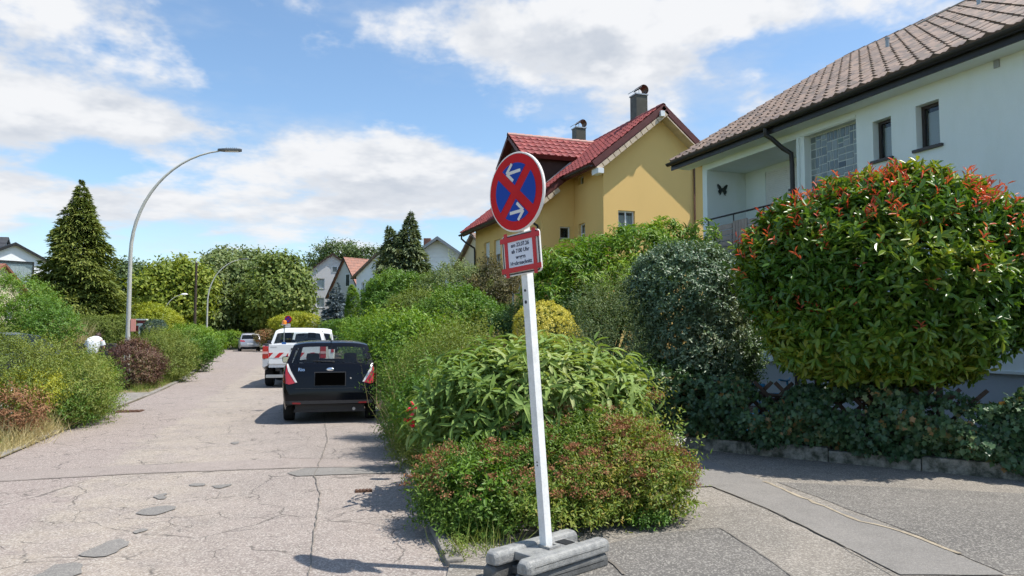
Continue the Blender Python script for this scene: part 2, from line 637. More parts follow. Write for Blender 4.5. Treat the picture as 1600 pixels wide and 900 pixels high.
for k, pl in enumerate([
        [(112, 872), (135, 862), (160, 850), (190, 841), (201, 852), (185, 862), (160, 872)],
        [(48, 905), (70, 893), (88, 882), (125, 880), (132, 887), (118, 905)],
        [(211, 801), (225, 796), (240, 793), (262, 790), (277, 794), (250, 805), (225, 807)],
        [(292, 759), (310, 755), (327, 757), (310, 761)],
        [(327, 760), (345, 758), (365, 757), (342, 765)],
        [(241, 775), (261, 771), (257, 780), (245, 781)],
        [(205, 832), (225, 826), (235, 829), (212, 836)],
        [(360, 692), (372, 690), (377, 693), (365, 695)]]):
    sheet('asphalt_patch', gp(pl), 0.008, m_tar, road, 0.020, 0.06, k, 1)
sheet('asphalt_patch', gp([(450, 740), (477, 732), (621, 730), (632, 740), (540, 742), (463, 745)]), 0.008, m_patch, road, 0.012, 0.15, 31)
sheet('asphalt_patch', gp([(-40, 742), (200, 728), (440, 717), (640, 718), (640, 729), (470, 731), (200, 741), (-40, 755)]), 0.004, m_band, road, 0.02, 0.3, 32)
ribbon('road_seam', gp([(505, 640), (512, 690), (491, 745), (500, 775), (492, 830), (481, 905)]), 0.011, 0.012, m_seam, road, 0.010, 5)
ribbon('road_seam', gp([(-40, 755), (200, 741.5), (470, 731.5)]), 0.014, 0.012, m_seam, road, 0.012, 6)
ribbon('road_seam', gp([(640, 718), (505, 717), (430, 715)]), 0.014, 0.012, m_seam, road, 0.012, 7)


# rectangular iron cover and gutter grate
def drain(name, p, rz, w, l, label, cat):
    t = thing(name, label, cat, (p.x, p.y, 0.0), rz)
    B().box(-w / 2, w / 2, -l / 2, l / 2, -0.02, 0.012).build('frame', m_rust, t, True)
    for i in range(5):
        x = -w / 2 + w * (i + 0.5) / 5
        B().box(x - w * 0.06, x + w * 0.06, -l * 0.42, l * 0.42, 0.012, 0.02).build('bar', m_rust, t, True)
    return t


drain('valve_cover', gnd(568, 768), R(-6), 0.17, 0.10, 'small rusty rectangular valve cover in the road beside the bed', 'valve cover')
drain('drain_grate', gnd(202, 643), R(-6), 0.5, 0.42, 'iron gutter grate at the left road edge by the purple bush', 'drain grate')

# left verge, concrete pad, garden soil
verge = sheet('verge', [(lin(LEFT, y) + 0.02, y) for y in (2, 6, 9, 12, 15, 17, 20, 24, 30, 40, 60)] + [(-3.0, 60), (-3.3, 40), (-3.5, 30), (-4.3, 20), (-4.9, 12), (-5.6, 6), (-6.2, 2)],
              0.02, m_verge)
tag(verge, kind='structure')
pad = sheet('pavement', [(lin(LEFT, 17.0) - 0.14, 17.0), (lin(LEFT, 22.0) - 0.14, 22.0), (-5.6, 22.6), (-5.9, 17.4)], 0.03, m_conc)
tag(pad, kind='structure')
yard = sheet('yard_paving', [(-4.6, 11), (-3.9, 33), (-14, 36), (-16, 12)], -0.02, m_drive_dark)
tag(yard, kind='structure')

# low kerb stones along the left edge and the planting bed
km = None


def kerb_run(name, pts_fn, y0, y1, side, h, parent, gapseed):
    rg = random.Random(gapseed)
    y = y0
    while y < y1 - 0.2:
        l = 0.98
        a, b_ = Vector((pts_fn(y), y, 0)), Vector((pts_fn(y + l - 0.02), y + l - 0.02, 0))
        t = (b_ - a).normalized()
        nr = Vector((-t.y, t.x, 0)) * side
        w = 0.12
        z0 = h + rg.uniform(-0.012, 0.012)
        B().prism([a - Vector((0, 0, 0.05)), b_ - Vector((0, 0, 0.05)), b_ + nr * w - Vector((0, 0, 0.05)), a + nr * w - Vector((0, 0, 0.05))],
                  (0, 0, z0 + 0.05)).build('kerb_stone', m_conc, parent, bevel=0.012)
        y += l


kerb_run('kerb', lambda y: lin(LEFT, y) + 0.0, 6, 36, 1, 0.045, verge, 3)

# planting bed on the right of the road (soil) and its edge stones
BED_FRONT = [(1.56, 5.42), (1.85, 5.52), (2.4, 5.85), (3.3, 6.0), (4.1, 6.6), (4.75, 7.35), (5.75, 8.85)]
bed = sheet('garden_bed', BED_FRONT + [(8.0, 12.0), (9.2, 20), (9.2, 60), (3.62, 60)] + [(lin(RIGHT, y) + 0.08, y) for y in (40, 30, 21, 13.7, 10.6, 7.6)], 0.05, m_soil)
tag(bed, kind='structure')
kerb_run('kerb', lambda y: lin(RIGHT, y) + 0.10, 5.0, 34, 1, 0.055, bed, 4)
for i in range(1, len(BED_FRONT) - 1):
    a, b_ = Vector((*BED_FRONT[i], 0)), Vector((*BED_FRONT[i + 1], 0))
    t_ = (b_ - a)
    n_ = max(1, round(t_.length / 0.9))
    for j in range(n_):
        p, q = a + t_ * (j / n_), a + t_ * ((j + 0.98) / n_)
        nr = Vector((-t_.y, t_.x, 0)).normalized() * 0.08
        B().prism([p - Vector((0, 0, .05)), q - Vector((0, 0, .05)), q + nr - Vector((0, 0, .05)), p + nr - Vector((0, 0, .05))], (0, 0, 0.085)).build('edge_stone', m_conc, bed, bevel=0.01)

# driveway
WALL_A, WALL_B = Vector((5.72, 8.95, 0)), Vector((9.1, 3.9, 0))
drive = sheet('driveway', [(0.60, -12), (1.30, 4.72)] + [(x, y - 0.01) for x, y in BED_FRONT] + [(WALL_A.x + .1, WALL_A.y + .05), (WALL_B.x + .1, WALL_B.y + .05), (10.8, -12)], 0.022, m_drive)
tag(drive, kind='structure')
ribbon('dropped_kerb', [(0.80, -2), (1.05, 2.4), (1.36, 4.72)], 0.24, 0.030, m_conc, drive, 0.002, 9)
sheet('asphalt_patch', gp([(1072, 712), (1184, 752), (1196, 758), (1260, 784), (1412, 836), (1570, 905), (1408, 905), (1304, 852), (1200, 800), (1112, 764), (1080, 766), (1060, 740)]), 0.030, m_patch, drive, 0.008, 0.2, 41)
sheet('asphalt_patch', gp([(1062, 835), (1125, 829), (1200, 878), (1245, 912), (900, 930), (760, 905), (1000, 842)]), 0.026, m_drive_dark, drive, 0.006, 0.2, 42)
sheet('asphalt_patch', gp([(1216, 757), (1600, 775), (1750, 800), (1750, 905), (1575, 905), (1420, 835), (1300, 790)]), 0.026, m_drive_dark, drive, 0.012, 0.15, 43)
ribbon('joint', gp([(1080, 766), (1112, 764), (1200, 800), (1304, 852), (1395, 905)]), 0.010, 0.034, m_seam, drive, 0.008, 12)
ribbon('joint', gp([(1062, 835), (1125, 830), (1200, 879), (1240, 910)]), 0.012, 0.034, m_seam, drive, 0.005, 13)
ribbon('joint', gp([(1196, 757), (1262, 786), (1345, 820), (1412, 838), (1500, 872)]), 0.045, 0.034, m_sand, drive, 0.018, 14)
ribbon('joint', gp([(930, 868), (960, 890), (975, 905)]), 0.02, 0.034, m_seam, drive, 0.005, 15)


# ------------------------------------------------------------------ building helpers
def frame_m(o, u, n):
    """local (u, depth into wall, z) -> world"""
    m = Matrix.Identity(4)
    for r in range(3):
        m[r][0], m[r][1], m[r][2], m[r][3] = u[r], -n[r], (0, 0, 1)[r], o[r]
    return m


def wall(name, o, u, n, width, z0, z1, holes, material, parent, thick=0.3):
    o, u, n = Vector(o), Vector(u), Vector(n)
    m = frame_m(o, u, n)
    us = sorted({0.0, width} | {h[0] for h in holes} | {h[1] for h in holes})
    zs = sorted({z0, z1} | {h[2] for h in holes} | {h[3] for h in holes})
    b = B()

    def q(pts):
        b.add([m @ Vector(p) for p in pts], [(0, 1, 2, 3)])
    for a, c in zip(us, us[1:]):
        for d, e in zip(zs, zs[1:]):
            mu, mz = (a + c) / 2, (d + e) / 2
            if any(h[0] < mu < h[1] and h[2] < mz < h[3] for h in holes):
                continue
            q([(a, 0, d), (c, 0, d), (c, 0, e), (a, 0, e)])
            q([(a, thick, d), (a, thick, e), (c, thick, e), (c, thick, d)])
    for (a, c, d, e) in holes:
        q([(a, 0, d), (a, thick, d), (c, thick, d), (c, 0, d)])
        q([(a, 0, e), (c, 0, e), (c, thick, e), (a, thick, e)])
        q([(a, 0, d), (a, 0, e), (a, thick, e), (a, thick, d)])
        q([(c, 0, d), (c, thick, d), (c, thick, e), (c, 0, e)])
    q([(0, 0, z0), (0, thick, z0), (0, thick, z1), (0, 0, z1)])
    q([(width, 0, z0), (width, 0, z1), (width, thick, z1), (width, thick, z0)])
    q([(0, 0, z1), (0, thick, z1), (width, thick, z1), (width, 0, z1)])
    me = bpy.data.meshes.new(name)
    me.from_pydata(b.v, [], b.f)
    bm = bmesh.new()
    bm.from_mesh(me)
    bmesh.ops.remove_doubles(bm, verts=bm.verts[:], dist=1e-5)
    bmesh.ops.recalc_face_normals(bm, faces=bm.faces[:])
    bm.to_mesh(me)
    bm.free()
    return mesh_obj(name, me, material, parent)


def window(parent, o, u, n, u0, u1, z0, z1, inset=0.12, fw=0.06, fmat=None, bars=(), sill=None, curtain=True, sillmat=None, shutter=0.0, tilt=0.0, back=0.28):
    fmat = fmat or m_pvc
    m = frame_m(Vector(o), Vector(u), Vector(n))
    b = B()
    d0, d1 = inset, inset + 0.06
    b.box(u0, u0 + fw, d0, d1, z0, z1, m).box(u1 - fw, u1, d0, d1, z0, z1, m)
    b.box(u0 + fw, u1 - fw, d0, d1, z0, z0 + fw, m).box(u0 + fw, u1 - fw, d0, d1, z1 - fw, z1, m)
    for (kind, f) in bars:
        if kind == 'v':
            x = u0 + (u1 - u0) * f
            b.box(x - 0.025, x + 0.025, d0 - 0.004, d1, z0 + fw, z1 - fw, m)
        else:
            zz = z0 + (z1 - z0) * f
            b.box(u0 + fw, u1 - fw, d0 - 0.002, d1, zz - 0.02, zz + 0.02, m)
    w = b.build('window', fmat, parent)
    B().box(u0 + fw * .9, u1 - fw * .9, d0 + 0.025, d0 + 0.035, z0 + fw * .9, z1 - fw * .9, m).build('pane', m_glass_house, w)
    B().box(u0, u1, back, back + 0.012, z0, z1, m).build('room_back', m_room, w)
    if curtain:
        c = B()
        nn = 26
        pts = [(u0 + fw + (u1 - u0 - 2 * fw) * i / nn, d1 + 0.03 + 0.012 * math.sin(i * 2.1), 0) for i in range(nn + 1)]
        for i in range(nn):
            p, q_ = pts[i], pts[i + 1]
            c.add([m @ Vector((p[0], p[1], z0 + fw)), m @ Vector((q_[0], q_[1], z0 + fw)), m @ Vector((q_[0], q_[1], z1 - fw - 0.08 * (z1 - z0))), m @ Vector((p[0], p[1], z1 - fw - 0.08 * (z1 - z0)))], [(0, 1, 2, 3)])
        c.build('curtain', m_curtain, w, smooth=80)
    if shutter:
        s = B()
        zt = z1
        nb = int((z1 - z0) * shutter / 0.05)
        for i in range(nb):
            s.box(u0 + 0.002, u1 - 0.002, d0 - 0.035, d0 - 0.022 - 0.004, zt - (i + 1) * 0.05 + 0.004, zt - i * 0.05, m)
        s.build('roller_shutter', m_white, w)
    if sill:
        B().box(u0 - sill, u1 + sill, -0.05, inset, z0 - 0.05, z0 - 0.002, m).build('sill', sillmat or m_conc, w)
    return w


TILE_CACHE = {}


def tile_mesh(kind, w, l, material):
    key = (kind, material.name)
    if key in TILE_CACHE:
        return TILE_CACHE[key]
    nx = 7
    vs, fs = [], []
    for iy, (yy, lift) in enumerate(((0.0, 0.030), (l * 1.22, 0.0))):
        for ix in range(nx):
            s = ix / (nx - 1)
            h = 0.036 * max(0.0, math.cos(2 * PI * s)) ** 0.8 * (1 if kind == 'pan' else 1) + 0.012 * max(0, math.cos(4 * PI * s))
            vs.append((s * w, yy, h + lift))
    for ix in range(nx):
        s = ix / (nx - 1)
        vs.append((s * w, 0.004, -0.004))
    for ix in range(nx - 1):
        fs.append((ix, ix + 1, nx + ix + 1, nx + ix))
        fs.append((2 * nx + ix, 2 * nx + ix + 1, ix + 1, ix))
    me = bpy.data.meshes.new('tile')
    me.from_pydata(vs, [], fs)
    me.polygons.foreach_set('use_smooth', [True] * len(me.polygons))
    me.set_sharp_from_angle(angle=R(50))
    me.materials.append(material)
    TILE_CACHE[key] = (me, vs, fs)
    return TILE_CACHE[key]


def tile_roof(roof, o, along, up, n_along, n_up, w, l, material, kind='pan', inside=None, budget=300, seed=1):
    """rows of tiles on a slope; the nearest ones are separate objects, the rest one joined part"""
    me, vs, fs = tile_mesh(kind, w, l, material)
    o, along, up = Vector(o), Vector(along).normalized(), Vector(up).normalized()
    nn = along.cross(up)
    rg = random.Random(seed)
    lst = []
    for j in range(n_up):
        for i in range(n_along):
            if inside and not inside((i + 0.5) * w, j * l):
                continue
            p = o + along * (i * w) + up * (j * l)
            lst.append(((p - cam.location).length, p))
    lst.sort(key=lambda a: a[0])
    rest = B()
    for k, (d, p) in enumerate(lst):
        dz = rg.uniform(-0.004, 0.005)
        m = Matrix.Identity(4)
        for r in range(3):
            m[r][0], m[r][1], m[r][2], m[r][3] = along[r], up[r], nn[r], p[r] + nn[r] * (0.014 + dz)
        m = m @ Matrix.Rotation(rg.uniform(-0.008, 0.008), 4, 'Z')
        if k < budget:
            t = bpy.data.objects.new('tile', me)
            COL.objects.link(t)
            t.parent = roof
            t.matrix_local = m
        else:
            rest.add([m @ Vector(v) for v in vs], fs)
    if rest.v:
        r_ = rest.build('tiles', material, roof, smooth=50)
        r_['kind'] = 'stuff'


def slab(pts, thick):
    """roof slab below a planar polygon"""
    p = [Vector(q) for q in pts]
    n = (p[1] - p[0]).cross(p[2] - p[0]).normalized()
    if n.z < 0:
        p = p[::-1]
        n = -n
    return p, -n * thick


def tilemat(name, base, dark, moss=None):
    m = bpy.data.materials.new(name)
    m.use_nodes = True
    t = m.node_tree
    p = t.nodes['Principled BSDF']
    g = N(t, 'ShaderNodeNewGeometry')
    wn_ = N(t, 'ShaderNodeTexWhiteNoise', noise_dimensions='3D')
    snap = VM(t, 'SNAP', g.outputs['Position'], (0.24, 0.30, 0.21))
    t.links.new(snap, wn_.inputs['Vector'])
    a = noise(t, g.outputs['Position'], 3.0, 6, 0.65)
    f = M(t, 'MULTIPLY_ADD', wn_.outputs['Value'], 0.55, M(t, 'MULTIPLY', a, 0.55))
    c = mixc(t, smooth(t, f, 0.25, 0.85), (*base, 1), (*dark, 1))
    if moss:
        c = mixc(t, smooth(t, noise(t, g.outputs['Position'], 7.0, 6, 0.7), 0.56, 0.72), c, (*moss, 1))
    t.links.new(c, p.inputs['Base Color'])
    p.inputs['Roughness'].default_value = 0.6
    b = N(t, 'ShaderNodeBump')
    b.inputs['Strength'].default_value = 0.25
    b.inputs['Distance'].default_value = 0.01
    t.links.new(noise(t, g.outputs['Position'], 60, 3, 0.6), b.inputs['Height'])
    t.links.new(b.outputs[0], p.inputs['Normal'])
    MATS[name] = m
    return m


def stucco(name, c, stain, amount=0.35):
    m = bpy.data.materials.new(name)
    m.use_nodes = True
    t = m.node_tree
    p = t.nodes['Principled BSDF']
    p.inputs['Roughness'].default_value = 0.92
    p.inputs['Specular IOR Level'].default_value = 0.2
    g = N(t, 'ShaderNodeNewGeometry')
    v = g.outputs['Position']
    big = noise(t, VM(t, 'MULTIPLY', v, (1, 1, 0.35)), 0.9, 7, 0.65)
    cc = mixc(t, M(t, 'MULTIPLY', smooth(t, big, 0.42, 0.78), amount), (*c, 1), (*stain, 1))
    fine = noise(t, v, 45, 4, 0.7)
    cc = mixc(t, M(t, 'MULTIPLY', smooth(t, fine, 0.5, 0.8), 0.12), cc, (*[x * 0.6 for x in c], 1))
    t.links.new(cc, p.inputs['Base Color'])
    b = N(t, 'ShaderNodeBump')
    b.inputs['Strength'].default_value = 0.30
    b.inputs['Distance'].default_value = 0.012
    t.links.new(noise(t, v, 70, 4, 0.6), b.inputs['Height'])
    t.links.new(b.outputs[0], p.inputs['Normal'])
    MATS[name] = m
    return m


m_brown_tile = tilemat('brown_concrete_tile', (0.26, 0.18, 0.135), (0.135, 0.10, 0.082), (0.10, 0.10, 0.06))
m_red_tile = tilemat('red_clay_tile', (0.30, 0.062, 0.052), (0.20, 0.042, 0.038))
m_orange_tile = tilemat('orange_clay_tile', (0.46, 0.155, 0.075), (0.34, 0.115, 0.06))
m_oldred_tile = tilemat('old_red_tile', (0.30, 0.115, 0.07), (0.20, 0.085, 0.055))
m_greybrown_tile = tilemat('grey_brown_tile', (0.22, 0.145, 0.105), (0.15, 0.10, 0.08))
m_slate = tilemat('dark_slate', (0.060, 0.062, 0.068), (0.038, 0.040, 0.046))
m_white_stucco = stucco('white_stucco', (0.78, 0.84, 0.83), (0.50, 0.56, 0.46), 0.32)
m_plinth = stucco('grey_plinth', (0.42, 0.46, 0.50), (0.32, 0.34, 0.34))
m_yellow = stucco('yellow_stucco', (0.80, 0.53, 0.205), (0.68, 0.45, 0.17), 0.25)
m_cream = stucco('cream_stucco', (0.62, 0.55, 0.40), (0.48, 0.42, 0.30))
m_grey_stucco = stucco('grey_stucco', (0.60, 0.58, 0.57), (0.46, 0.44, 0.42), 0.2)
m_blue_white = stucco('cool_white_stucco', (0.78, 0.80, 0.84), (0.60, 0.62, 0.66), 0.2)
m_darkwood = mat('dark_brown_wood', (0.050, 0.028, 0.020), 0.7, var=0.35, vscale=5)
m_board = mat('taupe_balcony_board', (0.40, 0.315, 0.265), 0.65, var=0.22, vscale=4)
m_cream_wood = mat('cream_wood', (0.66, 0.52, 0.38), 0.7, var=0.25, vscale=4)
m_bargeboard = mat('dark_red_bargeboard', (0.13, 0.035, 0.03), 0.55, var=0.3, vscale=4)
m_chim = mat('olive_chimney_sheet', (0.085, 0.080, 0.060), 0.5, 0.2, var=0.3, vscale=3)
m_greyframe = mat('dark_window_frame', (0.045, 0.036, 0.034), 0.4)
# ------------------------------------------------------------------ white house on the right
XF = 11.0
wh = thing('white_house', 'white two-storey house with brown tiled roof and loggia, right side of the photo', 'house', (XF, 10, 0))
YE = atX(1098, 300, XF).y
nF, uF = Vector((-1, 0, 0)), Vector((0, -1, 0))
oF = Vector((XF, YE, 0))


def U(px, py=250):
    return YE - atX(px, py, XF).y


def Zx(px, py):
    return atX(px, py, XF).z


EX, EZ = 10.62, atX(1050, 253, 10.62).z
YR0, YR1 = 2.0, atX(1050, 253, 10.62).y
RXR, RZR = atY(1320, 91, YR1).x, atY(1320, 91, YR1).z
lg0, lg1 = U(1104), U(1246)
lz0, lz1 = 3.35, Zx(1104, 266)
gb0, gb1 = U(1257), U(1339)
gz1 = Zx(1298, 199)
gz0 = 3.3
w1 = (U(1365), U(1394), Zx(1380, 248), Zx(1380, 185))
w2 = (U(1433), U(1470), Zx(1452, 229), Zx(1452, 159))
LEN = YE - 2.5
w3 = (LEN - 2.2, LEN - 0.8, 3.9, 5.3)
wall('wall', oF, uF, nF, LEN, 1.0, EZ - .1, [(lg0, lg1, lz0, lz1), (gb0, gb1, gz0, gz1), w1, w2, w3], m_white_stucco, wh)
B().box(XF + .03, XF + .3, 2.5, YE, -0.05, 0.998).build('plinth', m_plinth, wh)
slope = (RZR - EZ) / (RXR - EX)
bx = 2 * RXR - XF
for (y0, nm) in ((YE - 0.17, 'gable_wall'), (2.5, 'gable_wall')):
    zt = EZ + (XF - EX) * slope - 0.2
    B().prism([(XF + .3, y0, 0), (bx, y0, 0), (bx, y0, zt - .1), (RXR, y0, RZR - 0.25), (XF + .3, y0, zt - .02)], (0, 0.17, 0)).build(nm, m_white_stucco, wh)
B().box(bx - .3, bx, 2.81, YE - .31, 0, 5.9).build('rear_wall', m_white_stucco, wh)
# loggia
L0, L1 = YE - lg0, YE - lg1
dp = atY(1165, 300, L0).x
b = B().box(XF + .3, dp + .2, L0, L0 + .012, lz0, lz1 + .1)
b.build('loggia_side_wall', m_white_stucco, wh)
B().box(XF + .3, dp + .2, L1 - .12, L1, lz0, lz1 + .1).build('loggia_side_wall', m_white_stucco, wh)
sh0 = atX(1196, 300, dp).y
wall('loggia_back_wall', (dp, L0 - .002, 0), uF, nF, L0 - L1 - .004, lz0, lz1 + .1, [(L0 - sh0, L0 - L1 - 0.15, lz0 + .02, atX(1210, 265, dp).z)], m_white_stucco, wh, 0.2)
rs = window(wh, (dp, L0 - .002, 0), uF, nF, L0 - sh0, L0 - L1 - 0.15, lz0 + .02, atX(1210, 265, dp).z, 0.05, 0.06, m_greyframe, shutter=0.97, curtain=False, back=0.19)
B().box(XF + .003, dp + .2, L1 - .1, L0 + .1, lz0 - .18, lz0).build('loggia_floor', m_plinth, wh)
B().box(XF + .3, dp + .2, L1 - .1, L0 + .1, lz1, lz1 + .08).build('loggia_ceiling', m_white_stucco, wh)
# balcony boards: horizontal panels and vertical slat panels in turn
bal = thing('balcony_front', 'taupe board balcony front with dark handrail on the white house', 'balcony', (XF, (L0 + L1) / 2, lz0))
pz0, pz1 = Zx(1120, 397), Zx(1112, 356)
uu = U(1106)
pats = [('h', uu, U(1146)), ('v', U(1147), U(1170)), ('h', U(1171), U(1171) + 1.25), ('v', U(1171) + 1.27, lg1 - .02)]
m_ = frame_m(oF, uF, nF)
for kind, a, c in pats:
    if kind == 'h':
        nb = 5
        for i in range(nb):
            h = (pz1 - pz0) / nb
            B().box(a, c - .01, -.075, -.05, pz0 + i * h + .008, pz0 + (i + 1) * h - .010, m_).build('board', m_board, bal)
    else:
        ns = max(3, int((c - a) / 0.095))
        for i in range(ns):
            x0 = a + (c - a) * i / ns
            B().box(x0 + .006, a + (c - a) * (i + 1) / ns - .012, -.08, -.055, pz0, pz1 + .03, m_).build('slat', m_board, bal)
B().box(uu, lg1, -.05, -.02, pz0 + .1, pz0 + .14, m_).box(uu, lg1, -.05, -.02, pz1 - .12, pz1 - .08, m_).build('support_bar', m_gutter, bal)
B().box(uu - .03, lg1, -.085, -.002, pz0 - .07, pz0 - .012, m_).build('bottom_trim', m_conc, bal)
zr = Zx(1112, 343)
b = B().tube([m_ @ Vector((uu - .02, -.04, zr)), m_ @ Vector((lg1, -.04, zr))], 0.022, 8)
for a in (uu + .03, U(1146) + .01, U(1171) + .5, U(1171) + 1.26, lg1 - .06):
    b.tube([m_ @ Vector((a, -.035, pz0)), m_ @ Vector((a, -.035, zr))], 0.016, 6)
b.build('handrail', m_gutter, bal, smooth=40)
# windows
window(wh, oF, uF, nF, *w1, 0.14, 0.055, m_greyframe, sill=0.04, sillmat=m_greyframe)
window(wh, oF, uF, nF, *w2, 0.14, 0.055, m_greyframe, sill=0.06, sillmat=m_greyframe)
window(wh, oF, uF, nF, *w3, 0.14, 0.06, m_greyframe, sill=0.06, sillmat=m_greyframe)
# leaded glass panel: irregular panes in mortar bars
gl = thing('leaded_window', 'grey leaded window of irregular glass panes in the white house wall', 'window', (XF, YE - (gb0 + gb1) / 2, gz0))
rg = random.Random(11)
m_lead = mat('pale_lead', (0.60, 0.64, 0.62), 0.6)
B().box(gb0, gb1, .16, .20, gz0, gz1, m_).build('lead_grid', m_lead, gl)
gms = [mat('glass_pane_%s' % s, c, 0.12, spec=0.6) for s, c in (('grey', (0.17, 0.205, 0.205)), ('pale', (0.23, 0.265, 0.26)), ('mid', (0.12, 0.15, 0.155)), ('dark', (0.035, 0.055, 0.065)), ('green', (0.11, 0.17, 0.13)))]


def split(a, c, d, e, k):
    w_, h_ = c - a, e - d
    if k <= 0 or (w_ < .16 and h_ < .16) or (k < 4 and w_ * h_ < 0.03):
        return [(a, c, d, e)]
    if w_ * 1.1 > h_ and w_ > .14:
        f = a + w_ * rg.choice((.33, .5, .5, .66))
        return split(a, f, d, e, k - 1) + split(f, c, d, e, k - 1)
    f = d + h_ * rg.choice((.33, .5, .5, .66))
    return split(a, c, d, f, k - 1) + split(a, c, f, e, k - 1)


for q in split(gb0 + .02, gb1 - .02, gz0 + .02, gz1 - .02, 8):
    B().box(q[0] + .010, q[1] - .010, .152, .158, q[2] + .010, q[3] - .010, m_).build('pane', gms[rg.choices(range(5), (6, 4, 4, .6, .6))[0]], gl)
# column beside the loggia, lintel above the leaded panel
B().box(lg1 + .03, gb0 - .12, -.05, -.003, 1.0, 5.7, m_).build('pilaster', m_white_stucco, wh)
B().box(gb0 - .1, gb1 + .004, -.022, -.003, gz1 + .02, gz1 + .07, m_).build('lintel', m_white_stucco, wh)
# roof
dn = Vector((-(RZR - EZ), 0, RXR - EX)).normalized()
rb = B()
p, d = slab([(EX, YR0, EZ), (EX, YR1, EZ), (RXR, YR1, RZR), (RXR, YR0, RZR)], 0.16)
rb.prism(p, d)
p, d = slab([(2 * RXR - EX, YR0, EZ), (2 * RXR - EX, YR1, EZ), (RXR, YR1, RZR), (RXR, YR0, RZR)], 0.16)
rb.prism(p, d)
roof = rb.build('roof', m_greyframe, wh)
sl = math.hypot(RXR - EX, RZR - EZ)
tw = 0.30
n_al = int((YR1 - YR0) / tw)
n_up = 19
tile_roof(roof, (EX - .04, YR1, EZ - .02), (0, -1, 0), (RXR - EX, 0, RZR - EZ), n_al, n_up, (YR1 - YR0) / n_al, sl / n_up, m_brown_tile, 'pan', None, 300, 2)
b = B()
for i in range(int((YR1 - YR0) / .38)):
    y = YR1 - i * .38
    b.lathe([(0.10, 0), (0.115, -.39)], (RXR, y, RZR - .02), 10, 'Y')
b.build('ridge_tiles', m_brown_tile, roof, smooth=40)
b = B().prism([(EX, YR1, EZ - .15), (EX, YR1 + .03, EZ - .15), (RXR, YR1 + .03, RZR - .15), (RXR, YR1, RZR - .15)], (0, 0, .21))
b.build('verge_board', m_greyframe, roof)
B().prism([(EX - .03, YR0, EZ - .24), (EX, YR0, EZ - .24), (EX, YR0, EZ - .02), (EX - .03, YR0, EZ - .02)], (0, YR1 - YR0, 0)).build('fascia', m_gutter, roof)
soff = B().prism([(EX + .005, YR0 + .02, EZ - .24), (XF - .002, YR0 + .02, EZ - .24), (XF - .002, YR0 + .02, EZ - .20), (EX + .005, YR0 + .02, EZ - .20)], (0, YR1 - YR0 - .24, 0))
soff.build('soffit', m_white_stucco, roof)
# half-round gutter
gv = []
b = B()
ang = [PI + PI * k / 8 for k in range(9)]
pr = [(EX - .10 + .075 * math.cos(a), EZ - .06 + .075 * math.sin(a)) for a in ang]
pr2 = [(EX - .10 + .062 * math.cos(a), EZ - .055 + .062 * math.sin(a)) for a in reversed(ang)]
b.prism([(x, YR0, z) for x, z in pr + pr2], (0, YR1 - YR0 + .05, 0))
gut = b.build('gutter', m_gutter, wh, smooth=40)
b = B()
ya = atX(1196, 200, EX - .1).y
yb = atX(1238, 236, XF - .07).y
zb_ = atX(1238, 236, XF - .07).z
b.tube([(EX - .10, ya, EZ - .10), (EX - .10, ya, EZ - .26), (EX + .02, ya - .05, EZ - .34), (XF - .25, yb + .08, zb_ + .06), (XF - .10, yb, zb_ - .06), (XF - .085, yb, zb_ - .3), (XF - .085, yb, 0.1)], 0.05, 12)
dpipe = b.build('downpipe', m_gutter, wh, smooth=50)
B().box(XF - .14, XF - .02, yb - .07, yb + .07, 4.6, 4.64).build('clamp', m_gutter, dpipe)
# roof vents and snow guard bar
for (px, py) in ((1387, 78), (1530, 12)):
    # on the roof plane
    r = ray(px, py)
    nrm = Vector((-(RZR - EZ), 0, RXR - EX))
    s = (Vector((EX, 0, EZ)) - cam.location).dot(nrm) / r.dot(nrm)
    q = cam.location + r * s
    v = B().lathe([(0.0, .30), (.055, .30), (.055, .26), (.045, .25), (.045, -.05)], tuple(q), 12).build('roof_vent', m_metal, roof, smooth=40)
r = ray(1480, 28)
s = (Vector((EX, 0, EZ)) - cam.location).dot(nrm) / r.dot(nrm)
q = cam.location + r * s
B().tube([q + Vector((-.3, .55, .02)), q + Vector((.3, -.55, .38))], 0.018, 6).build('roof_rod', m_metal, roof)
vq = atX(1558, 100, XF)
B().cbox((XF - .012, vq.y, vq.z), (.02, .09, .12)).build('wall_vent', m_metal, wh)
vq = atX(1586, 322, XF)
B().cbox((XF - .03, vq.y, vq.z), (.05, .22, .16)).build('meter_box', m_plinth, wh)
B().box(XF - .03, XF + .28, 2.5, YE - .02, .985, 1.03).build('ledge', m_white_stucco, wh)

# metal butterfly on the loggia wall
bq = atY(1128, 297, L0)
bf = thing('butterfly_ornament', 'dark metal butterfly ornament hanging on the loggia wall', 'wall ornament', (bq.x, L0 - .012, bq.z))
m_bfly = mat('dark_patina_metal', (0.055, 0.07, 0.068), 0.5, 0.5)
for s in (-1, 1):
    for pts in ([(0.015, .02), (.06, .09), (.13, .14), (.155, .13), (.135, .07), (.115, .02), (.02, -.01)], [(0.015, -.015), (.10, .0), (.125, -.04), (.10, -.09), (.075, -.10), (.085, -.14), (.06, -.12), (.03, -.06)]):
        rim = [Vector((bq.x + s * a, L0 - .02 - .03 * a, bq.z + c)) for a, c in pts]
        B().tube(rim + [rim[0]], .008, 5).build('wing', m_bfly, bf, smooth=60)
        B().prism([q2 + Vector((0, .002, 0)) for q2 in rim], (0, .004, 0)).build('wing_plate', m_bfly, bf)
B().tube([(bq.x, L0 - .025, bq.z + .05), (bq.x, L0 - .03, bq.z), (bq.x, L0 - .025, bq.z - .06)], [.008, .016, .006], 8).build('body', m_bfly, bf, smooth=60)

